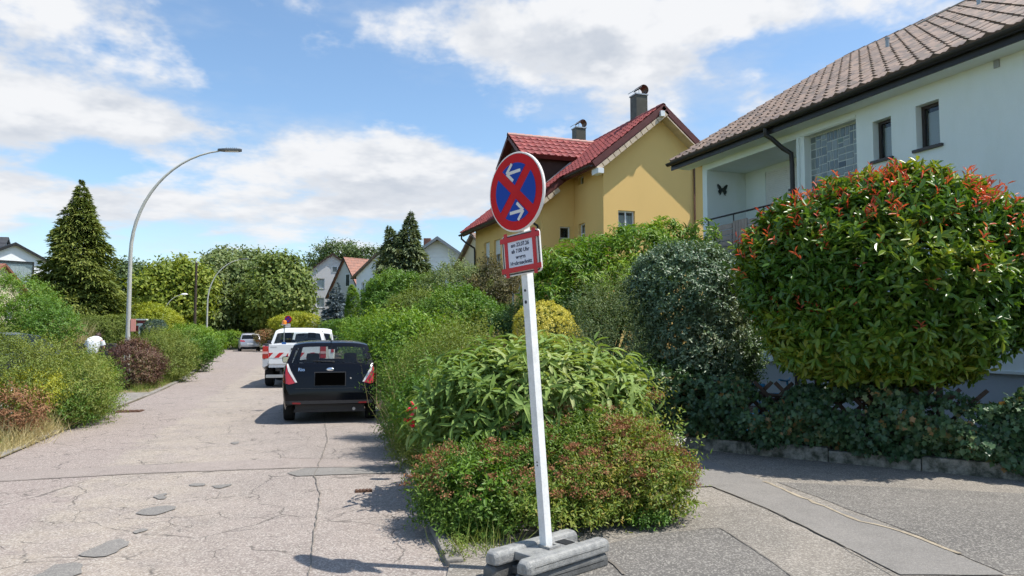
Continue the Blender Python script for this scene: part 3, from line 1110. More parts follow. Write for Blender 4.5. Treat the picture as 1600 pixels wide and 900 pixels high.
# ------------------------------------------------------------------ yellow house
yh = thing('yellow_house', 'yellow stucco house with red tiled gable roof, dormer and two chimneys', 'house', (13, 27, 0))
YG = 23.2
X1 = atY(943, 330, YG).x
YO = YG - 0.42
apx = atY(1037, 165, YO)
RX, RZ = apx.x, apx.z
le = atY(926, 254, YO)
EX1, EZ1 = le.x, le.z
ys = (RZ - EZ1) / (RX - EX1)
Y2 = YG + 2.45
X2 = atY(847, 350, Y2).x
EX2 = X2 - 0.62
EZ2 = RZ - (RX - EX2) * ys
YB = atX(743, 400, X2).y
X3 = 2 * RX - X1
zw = RZ - (RX - X1) * ys - .22
gn, gu = Vector((0, -1, 0)), Vector((1, 0, 0))
oG = Vector((X1, YG, 0))
gwin = (atY(966, 340, YG).x - X1, atY(992, 340, YG).x - X1, atY(978, 378, YG).z, atY(978, 329, YG).z)
gwin2 = (gwin[0], gwin[1] + .3, gwin[2] - 2.7, gwin[3] - 2.7)
wall('gable_wall', oG, gu, gn, X3 - X1, 0, zw, [gwin, gwin2], m_yellow, yh)
B().prism([(X1, YG, zw), (X3, YG, zw), (RX, YG, RZ - .22)], (0, .3, 0)).build('gable', m_yellow, yh)
window(yh, oG, gu, gn, *gwin, .09, .06, m_pvc, bars=(('v', .5), ('h', .45)), sill=.03)
window(yh, oG, gu, gn, *gwin2, .09, .06, m_pvc, bars=(('v', .5),), sill=.03)
# road-facing wall of the front block
o1 = Vector((X1, Y2, 0))
u1_ = Vector((0, -1, 0))


def Uy(px, X, Y0, py=330):
    return Y0 - atX(px, py, X).y


hw1 = (Uy(904, X1, Y2), Uy(914, X1, Y2), atX(909, 388, X1).z, atX(909, 349, X1).z)
hw2 = (Uy(904, X1, Y2), Uy(912, X1, Y2), atX(908, 288, X1).z, atX(908, 275, X1).z)
wall('wall', o1, u1_, nF, Y2 - YG - .302, 0, zw - .05, [hw1, hw2], m_yellow, yh)
window(yh, o1, u1_, nF, *hw1, .10, .05, m_pvc, bars=(('h', .6),), sill=.03)
window(yh, o1, u1_, nF, *hw2, .10, .04, m_pvc, curtain=False)
# wide block
o2 = Vector((X2, Y2, 0))
hh = (atY(875, 363, Y2).x - X2, atY(891, 363, Y2).x - X2, atY(883, 373, Y2).z, atY(883, 354, Y2).z)
zw2 = EZ2 + (X2 - EX2) * ys - .22
wall('wall', o2, gu, gn, X1 - X2 + .3, 0, zw2, [hh], m_yellow, yh)
B().prism([(X2, Y2, zw2), (X1 + .3, Y2, zw2), (X1 + .3, Y2, zw2 + (X1 + .3 - X2) * ys)], (0, .3, 0)).build('gable', m_yellow, yh)
window(yh, o2, gu, gn, *hh, .08, .045, m_pvc, curtain=False, sill=.03)
o3 = Vector((X2, YB, 0))
hs = []
for (pa, pb, qa, qb) in ((757, 765, 380, 424), (772, 782, 376, 420), (757, 764, 455, 490), (796, 803, 444, 476), (806, 813, 436, 458)):
    hs.append((YB - atX(pa, qa, X2).y, YB - atX(pb, qa, X2).y, atX(pa, qb, X2).z, atX(pa, qa, X2).z))
hs = [h for h in hs if h[1] - h[0] > .1]
wall('wall', o3, u1_, nF, YB - Y2 - .3, 0, zw2, hs, m_yellow, yh)
for k, h in enumerate(hs):
    window(yh, o3, u1_, nF, *h, .12, .05, m_pvc, shutter=(.55 if k < 2 else 0), sill=.03)
XR = 2 * RX - X2
B().prism([(X2 + .3, YB - .3, 0), (XR, YB - .3, 0), (XR, YB - .3, zw2), (RX, YB - .3, RZ - .25), (X2 + .3, YB - .3, zw2)], (0, .3, 0)).build('rear_wall', m_yellow, yh)
B().box(X3 - .3, X3, YG + .31, Y2, 0, zw - .1).box(XR - .3, XR, Y2, YB - .31, 0, zw2).build('side_wall', m_yellow, yh)
# roof slabs
rb = B()
YS = Y2 - .38
YT = YB + .45
for pts in ([(EX1, YO, EZ1), (EX1, YS, EZ1), (RX, YS, RZ), (RX, YO, RZ)],
            [(2 * RX - EX1, YO, EZ1), (2 * RX - EX1, YS, EZ1), (RX, YS, RZ), (RX, YO, RZ)],
            [(EX2, YS, EZ2), (EX2, YT, EZ2), (RX, YT, RZ), (RX, YS, RZ)],
            [(2 * RX - EX2, YS, EZ2), (2 * RX - EX2, YT, EZ2), (RX, YT, RZ), (RX, YS, RZ)]):
    p, d = slab(pts, 0.2)
    rb.prism(p, d)
yroof = rb.build('roof', m_bargeboard, yh)
updir = Vector((RX - EX1, 0, RZ - EZ1))
n_up = round(math.hypot(RX - EX2, RZ - EZ2) / .33)
tl = math.hypot(RX - EX2, RZ - EZ2) / n_up
n_al = round((YT - YO) / .30)
taw = (YT - YO) / n_al
f1 = math.hypot(EX1 - EX2, EZ1 - EZ2)
DY, DW = 28.25, 1.5
tile_roof(yroof, (EX2, YT, EZ2), (0, -1, 0), updir, n_al, n_up, taw, tl, m_red_tile, 'pan',
          lambda a, c: (YT - a >= YS or c >= f1 - .05) and not (abs(YT - a - DY) < DW - .3 and c < (f1 + 2.0) and c > .9), 230, 5)
b = B()
for i in range(int((YT - YO) / .38)):
    b.lathe([(0.10, 0), (0.12, .39)], (RX, YO + i * .38, RZ - .0), 10, 'Y')
b.build('ridge_tiles', m_red_tile, yroof, smooth=40)
# verge: red board, cream verge blocks under the left rake, pale soffit under the right one
tv = Vector((EX1 - RX, 0, EZ1 - RZ))
L = tv.length
tv.normalize()
nv = Vector((tv.z, 0, -tv.x))
if nv.z < 0:
    nv = -nv
for sgn in (1, -1):
    a = Vector((RX, YO - .03, RZ)) - nv * .03 if sgn == 1 else Vector((RX, YO - .03, RZ))
    t_ = Vector((tv.x * sgn, 0, tv.z))
    n_ = Vector((nv.x * sgn, 0, nv.z))
    o_ = Vector((RX, YO - .03, RZ))
    B().prism([o_ - n_ * .16, o_ + t_ * L - n_ * .16, o_ + t_ * L + n_ * .05, o_ + n_ * .05], (0, .028, 0)).build('verge_board', m_bargeboard, yroof)
    if sgn == 1:
        nb = 13
        for i in range(nb):
            s0, s1 = L * (i + .06) / nb, L * (i + .96) / nb
            B().prism([o_ + t_ * s0 - n_ * .20, o_ + t_ * s1 - n_ * .20, o_ + t_ * s1 - n_ * .36, o_ + t_ * s0 - n_ * .36], (0, .40, 0)).build('verge_block', m_cream_wood, yroof)
    else:
        B().prism([o_ + t_ * .35 - n_ * .21, o_ + t_ * L - n_ * .21, o_ + t_ * L - n_ * .25, o_ + t_ * .35 - n_ * .25], (0, .44, 0)).build('soffit', m_cream_wood, yroof)
        for s0 in (.12, L * .86):
            q = o_ + t_ * s0 - n_ * .33
            B().cbox((q.x, q.y + .15, q.z), (.16, .5, .2)).build('purlin_end', m_pvc, yroof)
q = Vector((EX1 + .25, YO + .1, EZ1 - .28))
B().cbox(q, (.22, .5, .18)).build('purlin_end', m_pvc, yroof)
q = Vector((EX2 + .35, YS + .1, EZ2 - .1))
for i in range(4):
    s0 = .1 + i * .3
    o_ = Vector((EX2, YS - .03, EZ2))
    t_ = -tv
    B().prism([o_ + t_ * s0 - nv * .20, o_ + t_ * (s0 + .26) - nv * .20, o_ + t_ * (s0 + .26) - nv * .36, o_ + t_ * s0 - nv * .36], (0, .36, 0)).build('verge_block', m_cream_wood, yroof)
B().prism([Vector((EX2, YS - .03, EZ2)) - nv * .16, Vector((EX1, YS - .03, EZ1)) - nv * .16, Vector((EX1, YS - .03, EZ1)) + nv * .05, Vector((EX2, YS - .03, EZ2)) + nv * .05], (0, .028, 0)).build('verge_board', m_bargeboard, yroof)
# gutters and downpipes
for (x, z, y0, y1) in ((EX1 - .06, EZ1 - .08, YO, YS - .05), (EX2 - .06, EZ2 - .08, YS, YT)):
    b = B()
    pr = [(x + .065 * math.cos(a), z + .065 * math.sin(a)) for a in ang]
    pr2 = [(x + .052 * math.cos(a), z + .005 + .052 * math.sin(a)) for a in reversed(ang)]
    b.prism([(p_[0], y0, p_[1]) for p_ in pr + pr2], (0, y1 - y0, 0)).build('gutter', m_gutter, yh, smooth=40)
for (yy, xo, zz) in ((YB - .1, X2 - .07, EZ2), (Y2 + .25, X2 - .07, EZ2)):
    B().tube([(EX2 - .06, yy + .2, zz - .13), (EX2 - .06, yy + .2, zz - .3), (EX2 + .1, yy + .15, zz - .45), (xo - .02, yy, zz - .75), (xo, yy, zz - .95), (xo, yy, .1)], .045, 10).build('downpipe', m_gutter, yh, smooth=50)
dq = atY(1085, 300, YG - .05).x
B().tube([(dq + .35, YG - .06, atY(1085, 258, YG).z), (dq, YG - .06, atY(1085, 259, YG).z), (dq, YG - .06, .1)], .035, 8).build('downpipe', m_copper, yh, smooth=50)
# dormer
dz = atY(800, 214, DY).z
DX = atY(793, 214, DY).x
dzr = RZ - 0.06
DXR = RX - .06
dez = dzr - 1.12
dxe = RX - (RZ - dez) / ys
db = B()
for s in (-1, 1):
    p, d = slab([(DX, DY, dzr), (DX, DY + s * DW, dez), (dxe, DY + s * DW, dez), (DXR, DY, dzr)], .14)
    db.prism(p, d)
droof = db.build('dormer_roof', m_bargeboard, yh)
dl = math.hypot(DW, dzr - dez)
nd = 5
nda = int((DXR - DX) / .3)
tile_roof(droof, (DX, DY - DW, dez), (1, 0, 0), (0, DW, dzr - dez), nda, nd, .3, dl / nd, m_red_tile, 'pan', lambda a, c: DX + a < dxe + (DXR - dxe) * (c + .2) / dl, 70, 8)
b = B()
for i in range(int((DXR - DX) / .36)):
    b.lathe([(0.09, 0), (0.11, .37)], (DX + i * .36, DY, dzr), 10, 'X')
b.build('ridge_tiles', mat('highlit_ridge_tile', (0.42, 0.22, 0.18), 0.6), droof, smooth=40)  # dormer ridge caps paler than the roof tiles: their highlight is painted in
dxf = DX + .35
zl = RZ - (RX - dxf) * ys - .2
db = B()
for s in (-1, 1):
    yc_ = DY + s * (DW - .28)
    db.prism([(dxf, yc_, zl), (dxf, yc_, dez + .1), (dxe + .1, yc_, dez + .1)], (0, -s * .12, 0))
db.prism([(dxf - .02, DY - DW + .4, zl), (dxf - .02, DY + DW - .4, zl), (dxf - .02, DY + DW - .3, dez + .1), (dxf - .02, DY, dzr - .2), (dxf - .02, DY - DW + .3, dez + .1)], (.12, 0, 0))
db.build('dormer_wall', m_darkwood, yh)
B().prism([(dxf - .2, DY - DW + .19, zl + .1), (dxf + .1, DY - DW + .19, zl + .1), (dxe, DY - DW + .19, dez - .02), (dxe - .2, DY - DW + .19, dez)], (0, -.03, 0)).build('flashing', m_metal, yh)


# chimneys with curved cowls
def chimney(px, pw, ptop, Xc, par):
    yc_ = Xc / (ray(px, ptop).x / ray(px, ptop).y)
    D = Vector((Xc, yc_, 0)).dot(CF)
    w = pw / FPX * D * .86
    zt = at(px, ptop, D).z
    c = B().box(Xc - w / 2, Xc + w / 2, yc_ - w / 2, yc_ + w / 2, RZ - 1.0, zt).build('chimney', m_chim, par)
    B().box(Xc - w * .56, Xc + w * .56, yc_ - w * .56, yc_ + w * .56, zt, zt + .05).build('cap', m_metal, c)
    cw = B()
    nseg = 12
    r_ = w * .40
    for i in range(nseg):
        a0, a1 = R(-50) + R(230) * i / nseg, R(-50) + R(230) * (i + 1) / nseg
        pts = []
        for (a_, rr) in ((a0, r_), (a1, r_), (a1, r_ * .93), (a0, r_ * .93)):
            pts.append(Vector((Xc + w * .22 + rr * math.cos(a_), yc_ - w * .5, zt + .12 + r_ * .55 + rr * math.sin(a_))))
        cw.prism(pts, (0, w, 0))
    cw.build('cowl', m_copper, c)
    B().prism([(Xc - w * .75, yc_ - w * .4, zt + .10), (Xc + w * .05, yc_ - w * .4, zt + .34), (Xc + w * .05, yc_ - w * .4, zt + .37), (Xc - w * .75, yc_ - w * .4, zt + .13)], (0, w * .8, 0)).build('cover_plate', m_metal, c)
    lg = B()
    for sx in (-.5, -.15):
        lg.tube([(Xc + w * sx, yc_ - w * .3, zt + .04), (Xc + w * sx, yc_ - w * .3, zt + .2 + .2 * (sx + .5))], .012, 5)
    lg.build('bracket', m_metal, c)


chimney(998, 23, 151, RX + .25, yroof)
chimney(904.5, 19, 202, RX + .25, yroof)


# ------------------------------------------------------------------ generic gable house for the distance
def gable_house(name, label, c, rz, w, l, ze, zr, wm, rm, wins=(), over=.4, winmat=None, siding=None, gable_dir=True, chim=None, extra=None, overg=.3, trim=None):
    """local x = width across the gable, y = length; gable facing -y. wins: (face, u, z0, w, h) face g/l/r"""
    t = thing(name, label, 'house', c, rz)
    hs_g = [(w / 2 + u - ww / 2, w / 2 + u + ww / 2, z, z + h) for f, u, z, ww, h in wins if f == 'g' and z + h < ze]
    M0 = WM[t.name]

    def P(v):
        return M0 @ Vector(v)

    def D(v):
        return (M0.to_3x3() @ Vector(v))
    ux, uy = D((1, 0, 0)), D((0, 1, 0))
    wall('wall', P((-w / 2, 0, 0)), ux, -uy, w, 0, ze, hs_g, wm, t)
    for h in hs_g:
        window(t, P((-w / 2, 0, 0)), ux, -uy, *h, .1, .09, winmat or m_pvc, sill=.05)
    hole_up = [x for x in wins if x[0] == 'g' and x[2] + x[4] >= ze]
    B().prism([P((-w / 2, 0, ze)), P((w / 2, 0, ze)), P((0, 0, zr))], uy * .3).build('gable', siding or wm, t)
    for f, u, z, ww, h in hole_up:
        wb = B()
        mm = M0
        wb.box(u - ww / 2, u + ww / 2, -.05, -.01, z, z + h, mm)
        wo = wb.build('window', winmat or m_pvc, t)
        B().box(u - ww / 2 + .09, u + ww / 2 - .09, -.06, -.051, z + .09, z + h - .09, mm).build('pane', m_glass_far, wo)
    for s, key in ((-1, 'l'), (1, 'r')):
        hs = []
        for f, u, z, ww, h in wins:
            if f == key:
                a = u if s == 1 else l - u
                hs.append((a - ww / 2, a + ww / 2, z, z + h))
        oo = P((w / 2, 0.301, 0)) if s == 1 else P((-w / 2, l - .301, 0))
        hs = [(a - .301, c_ - .301, d_, e_) for a, c_, d_, e_ in hs]
        wall('wall', oo, uy * s, ux * s, l - .602, 0, ze, hs, wm, t)
        for h in hs:
            window(t, oo, uy * s, ux * s, *h, .1, .09, winmat or m_pvc, sill=.05)
    B().prism([P((-w / 2, l - .3, 0)), P((w / 2, l - .3, 0)), P((w / 2, l - .3, ze)), P((0, l - .3, zr)), P((-w / 2, l - .3, ze))], uy * .3).build('rear_wall', wm, t)
    k = (zr - ze) / (w / 2)
    rb_ = B()
    for s in (-1, 1):
        p_, d_ = slab([P((0, -overg, zr + .12)), P((s * (w / 2 + over), -overg, ze + .12 - over * k)), P((s * (w / 2 + over), l + overg, ze + .12 - over * k)), P((0, l + overg, zr + .12))], .12)
        rb_.prism(p_, d_)
    ro = rb_.build('roof', rm, t)
    # tile courses as shallow steps
    for s in (-1, 1):
        st = B()
        ln = math.hypot(w / 2 + over, (w / 2 + over) * k)
        n_ = max(4, int(ln / .45))
        for i in range(n_):
            f0, f1 = i / n_, (i + 1) / n_ + .01
            x0, x1 = s * (w / 2 + over) * (1 - f0), s * (w / 2 + over) * max(0, 1 - f1)
            z0, z1 = ze + .12 - over * k + (w / 2 + over) * k * f0, ze + .12 - over * k + (w / 2 + over) * k * min(1, f1)
            st.add([P((x0, -overg, z0 + .045)), P((x0, l + overg, z0 + .045)), P((x1, l + overg, z1 + .012)), P((x1, -overg, z1 + .012)), P((x0, -overg, z0)), P((x0, l + overg, z0))], [(0, 1, 2, 3), (4, 5, 1, 0)])
        st.build('tile_courses', rm, ro)
    if trim:
        for s in (-1, 1):
            B().prism([P((0, -overg - .03, zr + .16)), P((s * (w / 2 + over), -overg - .03, ze + .16 - over * k)), P((s * (w / 2 + over), -overg - .03, ze - .10 - over * k)), P((0, -overg - .03, zr - .12))], uy * .028).build('verge_board', trim, ro)
    for s in (-1, 1):
        x = s * (w / 2 + over + .05)
        B().tube([P((x, -overg, ze + .02 - over * k)), P((x, l + overg, ze + .02 - over * k))], .07, 8).build('gutter', m_gutter, t)
    if chim:
        x, y, h = chim
        ch = B()
        ch.box(x - .3, x + .3, y - .3, y + .3, zr - 1, zr + h, M0)
        ch.build('chimney', m_oldred_tile, ro)
    return t, P


m_glass_far = mat('dark_window_glass', (0.05, 0.06, 0.07), 0.08, spec=0.7)
c = at(497, HOR, 105)
gable_house('apartment_house', 'tall grey gable house with orange roof behind the white pickup', (col(518, 104).x, col(518, 104).y, 0), R(-6), 8.2, 11, 9.6, 12.8, m_grey_stucco, m_orange_tile,
            [('g', -1.6, 7.9, 1.1, 1.4), ('g', -1.6, 5.2, 1.1, 1.4), ('g', -1.6, 2.5, 1.1, 1.4), ('g', .3, 10.2, .8, .9)], trim=m_darkwood)
gable_house('row_house', 'pale gable house with old red tile roof behind the blue spruce', (col(538, 92).x, col(538, 92).y, 0), R(-62), 6.6, 12, 6.6, 11.0, m_grey_stucco, m_oldred_tile,
            [('g', .6, 7.4, .9, 1.6), ('g', -1.0, 5.0, .9, 1.3), ('g', 1.0, 5.0, .9, 1.3), ('r', 3, 4.4, 1, 1.3), ('r', 6, 4.4, 1, 1.3)], chim=(0, 8, .5), trim=m_darkwood)
gable_house('flat_white_house', 'bluish white house with narrow windows left of the cypress', (col(592, 70).x, col(592, 70).y, 0), R(-70), 9.0, 14, 7.3, 9.2, m_blue_white, m_greybrown_tile,
            [('g', -3.2, 5.0, .55, 1.6), ('g', -2.2, 5.0, .55, 1.6), ('g', -3.4, 1.4, .55, 1.6), ('g', -2.3, 1.4, .55, 1.6), ('g', -1.0, 1.4, .5, 1.0)], over=.5)
m_siding = mat('white_siding', (0.80, 0.81, 0.83), 0.6)
th, Pw = gable_house('siding_house', 'white sided gable house with dark roof rising behind the brown roof', (col(684, 62).x, col(684, 62).y, 0), R(-22), 5.6, 9, 7.6, 9.55, m_siding, m_slate,
                     [('g', 0, 5.2, 1.2, 1.2)], over=.6, overg=.7, trim=mat('grey_verge', (0.25, 0.26, 0.28), .6), chim=(-1.2, 2, .3))
for i in range(9):
    z0 = 6.2 + i * .36
    hw_ = 2.8 if z0 < 7.5 else 2.8 * (9.45 - z0) / 1.95
    if hw_ > .2:
        B().box(-hw_, hw_, -.035, -.004, z0, z0 + .33, WM[th.name]).build('siding_board', m_siding, th)
gable_house('brown_roof_house', 'cream house with grey-brown roof left of the yellow house', (col(742, 47).x, col(742, 47).y, 0), R(-84), 7.0, 9.5, 5.6, 7.9, m_cream, m_greybrown_tile, [('g', -1, 3, 1, 1.2), ('r', 3, 3, 1, 1.2)], over=.55)
# left side houses
th, Pw = gable_house('dormer_house', 'white gable with large dark-framed window under a slate roof, far left', (col(17, 66).x, col(17, 66).y, 0), R(28), 5.2, 9, 8.2, 9.6, m_siding, m_slate,
                     [('g', .1, 6.0, 3.0, 2.1)], winmat=m_greyframe, over=.35, trim=m_gutter)
gable_house('slate_house', 'dark slate-roofed house at the far left edge behind the white gable', (col(2, 72).x, col(2, 72).y, 0), R(82), 9, 10.5, 5.5, 10.9, m_siding, m_slate, [], over=.5)
gable_house('orange_roof_house', 'low cream house with red-brown roof at the left edge beside the conifer', (col(-2, 52).x, col(-2, 52).y, 0), R(75), 6.5, 10, 4.5, 6.4, m_cream, m_oldred_tile, [('g', 1.2, 2.6, 1, 1.2), ('l', 3, 2.6, 1, 1.2)], over=.6)
# ------------------------------------------------------------------ foliage engine
def unit(a):
    return a / np.maximum(np.linalg.norm(a, axis=-1, keepdims=True), 1e-9)


LEAF = {
    'rhomb': ([(0, 0, 0), (.42, .5, .10), (1, 0, -.06), (.42, -.5, .10)], [(0, 1, 2), (0, 2, 3)]),
    'oval': ([(0, 0, 0), (.25, .40, .08), (.62, .46, .07), (1, 0, -.10), (.62, -.46, .07), (.25, -.40, .08)], [(0, 1, 2, 3), (0, 3, 4, 5)]),
    'lance': ([(0, 0, 0), (.28, .46, .05), (.64, .40, .02), (1, 0, -.16), (.64, -.40, .02), (.28, -.46, .05), (.5, 0, -.03)],
              [(0, 1, 6), (1, 2, 6), (2, 3, 6), (3, 4, 6), (4, 5, 6), (5, 0, 6)]),
    'ivy': ([(0, 0, 0), (-.08, .34, .03), (.30, .30, .05), (.42, .56, -.02), (.62, .24, .03), (1, 0, -.08), (.62, -.24, .03), (.42, -.56, -.02), (.30, -.30, .05), (-.08, -.34, .03)],
            [(0, 1, 2, 4, 5), (2, 3, 4), (0, 5, 6, 8, 9), (6, 7, 8)]),
    'blade': ([(0, .5, 0), (0, -.5, 0), (.5, -.38, .06), (.5, .38, .06), (1, 0, -.10)], [(0, 1, 2, 3), (3, 2, 4)]),
}


def leaf_mesh(name, pos, dirv, nrm, L, Wd, rnd, material, parent, shape='oval', kind=None):
    tv, tf = LEAF[shape]
    tv = np.array(tv)
    n = len(pos)
    d = unit(dirv)
    side = unit(np.cross(d, nrm) + 1e-6)
    nn = np.cross(side, d)
    L = np.broadcast_to(np.asarray(L, float), (n,))
    Wd = np.broadcast_to(np.asarray(Wd, float), (n,))
    v = (pos[:, None, :] + d[:, None, :] * (tv[None, :, 0, None] * L[:, None, None]) + side[:, None, :] * (tv[None, :, 1, None] * Wd[:, None, None])
         + nn[:, None, :] * (tv[None, :, 2, None] * L[:, None, None]))
    k = len(tv)
    me = bpy.data.meshes.new(name)
    me.vertices.add(n * k)
    me.vertices.foreach_set('co', v.reshape(-1).astype(np.float32))
    sizes = np.array([len(f) for f in tf])
    flat = np.concatenate([np.array(f) for f in tf])
    loops = (np.arange(n)[:, None] * k + flat[None, :]).reshape(-1)
    me.loops.add(len(loops))
    me.loops.foreach_set('vertex_index', loops.astype(np.int32))
    tot = np.tile(sizes, n)
    starts = np.concatenate([[0], np.cumsum(tot)[:-1]])
    me.polygons.add(len(tot))
    me.polygons.foreach_set('loop_start', starts.astype(np.int32))
    me.update(calc_edges=True)
    a = me.attributes.new('rnd', 'FLOAT', 'FACE')
    a.data.foreach_set('value', np.repeat(np.clip(rnd, 0, 1), len(tf)).astype(np.float32))
    o = mesh_obj(name, me, material, parent)
    if kind:
        o['kind'] = kind
    return o


SINGLE = {}


def leaf_singles(name, pos, dirv, nrm, L, Wd, rnd, material, parent, shape):
    """separate leaf objects that share a few meshes"""
    tv, tf = LEAF[shape]
    d = unit(dirv)
    side = unit(np.cross(d, nrm) + 1e-6)
    nn = np.cross(side, d)
    for i in range(len(pos)):
        q = int(np.clip(rnd[i], 0, .999) * 8)
        key = (shape, material.name, q)
        if key not in SINGLE:
            me = bpy.data.meshes.new(name)
            me.from_pydata([(a, b, c) for a, b, c in tv], [], tf)
            at_ = me.attributes.new('rnd', 'FLOAT', 'FACE')
            at_.data.foreach_set('value', [(q + .5) / 8] * len(tf))
            me.materials.append(material)
            SINGLE[key] = me
        o = bpy.data.objects.new(name, SINGLE[key])
        COL.objects.link(o)
        o.parent = parent
        m = Matrix.Identity(4)
        for r in range(3):
            m[r][0], m[r][1], m[r][2], m[r][3] = d[i][r] * L[i], side[i][r] * Wd[i], nn[i][r] * L[i], pos[i][r]
        o.matrix_parent_inverse = WM[parent.name].inverted()
        o.matrix_basis = m


def shell(blobs, n, rng, inner=.7, zmin=.05, lump=.10, lfreq=5.0, cut=.82, low=1.0, power=.5):
    """points near the surface of a union of lumpy ellipsoids, with outward normals"""
    bl = np.array(blobs, float)
    area = (bl[:, 3] * bl[:, 4] + bl[:, 4] * bl[:, 5] + bl[:, 3] * bl[:, 5])
    pr = area / area.sum()
    P_, N_ = [], []
    got = 0
    ks = rng.normal(size=(5, 3)) * lfreq
    ph = rng.uniform(0, 6.28, 5)
    for _ in range(40):
        m = int((n - got) * 1.6) + 50
        i = rng.choice(len(bl), m, p=pr)
        u = unit(rng.normal(size=(m, 3)))
        rr = inner + (1 - inner) * rng.uniform(0, 1, m) ** power
        c, s = bl[i, :3], bl[i, 3:6]
        lum = 1 + lump * np.sin(u @ ks.T + ph + i[:, None] * 1.7).mean(axis=1) * 1.8
        p = c + s * u * (rr * lum)[:, None]
        nr = unit(u / s)
        ok = p[:, 2] > zmin
        if low < 1:
            ok &= (u[:, 2] > -.2) | (rng.uniform(0, 1, m) < low)
        for j in range(len(bl)):
            f = (((p - bl[j, :3]) / bl[j, 3:6]) ** 2).sum(1)
            ok &= (i == j) | (f > cut * cut)
        P_.append(p[ok])
        N_.append(nr[ok])
        got += int(ok.sum())
        if got >= n:
            break
    return np.concatenate(P_)[:n], np.concatenate(N_)[:n]


def twigs(o, nr, rng, k, tl, L, W, up=.3, rnd_dir=.5, spread=.9, droop=0.0, lvar=.3, tip=False, nup=.6, cr=None, keep=0.5):
    """k leaves along each twig; returns leaf arrays"""
    n = len(o)
    d = unit(nr + np.array([0, 0, up]) + rng.normal(size=(n, 3)) * rnd_dir)
    ref = unit(np.cross(d, rng.normal(size=(n, 3))))
    b2 = np.cross(d, ref)
    tl = tl * rng.uniform(.6, 1.3, n)
    tr = rng.uniform(0, 1, n) if cr is None else cr
    ps, ds, ns, rs, ts = [], [], [], [], []
    for j in range(k):
        t = (j + .3) / k if not tip else .75 + .25 * j / k
        a = 2.4 * j + rng.uniform(-.4, .4, n)
        rad = ref * np.cos(a)[:, None] + b2 * np.sin(a)[:, None]
        p = o + d * (tl * t)[:, None]
        p[:, 2] -= droop * tl * t * t
        ld = unit(d * (1 - spread * .7) + rad * spread + rng.normal(size=(n, 3)) * .25 + np.array([0, 0, -droop]))
        ln = unit(np.array([0, 0, nup]) + d * .6 + nr * .3 + rng.normal(size=(n, 3)) * .35)
        ps.append(p)
        ds.append(ld)
        ns.append(ln)
        rs.append(keep * tr + (1 - keep) * rng.uniform(0, 1, n))
        ts.append(np.full(n, t))
    m = n * k
    return (np.concatenate(ps), np.concatenate(ds), np.concatenate(ns), L * rng.uniform(1 - lvar, 1 + lvar, m), W * rng.uniform(1 - lvar, 1 + lvar, m), np.concatenate(rs), d, o, tl)


def stems(name, base, targets, rng, r0, material, parent, sides=5, mid=.35):
    b = B()
    base = Vector(base)
    for t in targets:
        t = Vector(t)
        s = base + Vector((rng.uniform(-1, 1) * r0 * 3, rng.uniform(-1, 1) * r0 * 3, 0))
        q = s.lerp(t, .5) + Vector((rng.normal() * .08, rng.normal() * .08, (t - s).length * .12))
        b.tube([s, s.lerp(q, .5) + Vector((0, 0, .05)), q, t], [r0, r0 * .8, r0 * .55, r0 * .18], sides)
    return b.build(name, material, parent, smooth=60)


m_bark = mat('bark', (0.085, 0.062, 0.045), 0.95, var=0.45, vscale=8, bump=0.8, bscale=30)
m_stem = mat('green_brown_stem', (0.12, 0.095, 0.05), 0.85, var=0.35, vscale=10)

lm_photinia = leafmat('photinia_leaf', [(0, (.040, .095, .014)), (.4, (.070, .140, .018)), (.7, (.13, .19, .022)), (1, (.25, .255, .032))], .32, .28, .45)
lm_red = leafmat('young_red_leaf', [(0, (.30, .050, .028)), (.5, (.42, .085, .045)), (1, (.36, .15, .05))], .4, .35, .4, (1.3, .9, .6))
lm_ivytop = leafmat('greygreen_leaf', [(0, (.055, .100, .050)), (.5, (.095, .145, .080)), (.90, (.17, .21, .125)), (1, (.19, .20, .11))], .42, .18, .45)
lm_ivy = leafmat('ivy_leaf', [(0, (.022, .055, .022)), (.5, (.045, .090, .035)), (.85, (.085, .14, .055)), (1, (.20, .12, .045))], .40, .15, .45)
lm_bud = leafmat('felty_leaf', [(0, (.085, .145, .034)), (.5, (.135, .205, .050)), (.85, (.195, .255, .075)), (1, (.26, .29, .12))], .6, .28, .25)
lm_spirea = leafmat('spirea_leaf', [(0, (.060, .120, .018)), (.5, (.105, .165, .024)), (.88, (.185, .20, .035)), (1, (.25, .165, .04))], .5, .3, .3)
lm_rust = leafmat('rust_seed_head', [(0, (.15, .062, .030)), (.5, (.235, .110, .055)), (1, (.33, .19, .10))], .8, .2, .2, (1.1, .9, .7))
lm_green = leafmat('green_leaf', [(0, (.045, .105, .014)), (.5, (.085, .165, .020)), (1, (.155, .225, .032))], .5, .3, .35)
lm_bright = leafmat('bright_green_leaf', [(0, (.065, .135, .014)), (.5, (.115, .205, .020)), (1, (.20, .27, .035))], .45, .32, .35)
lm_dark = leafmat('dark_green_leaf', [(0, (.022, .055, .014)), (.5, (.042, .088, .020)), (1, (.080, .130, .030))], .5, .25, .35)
lm_yell = leafmat('yellow_green_leaf', [(0, (.145, .185, .018)), (.5, (.225, .255, .022)), (1, (.33, .32, .04))], .5, .3, .3)
lm_gold = leafmat('golden_leaf', [(0, (.26, .25, .035)), (.5, (.42, .38, .06)), (1, (.55, .50, .14))], .5, .25, .3)
lm_olive = leafmat('olive_leaf', [(0, (.075, .108, .020)), (.5, (.125, .165, .032)), (1, (.205, .225, .058))], .55, .28, .3)
lm_silver = leafmat('silver_green_leaf', [(0, (.085, .125, .045)), (.5, (.140, .180, .075)), (1, (.21, .235, .12))], .55, .25, .3)
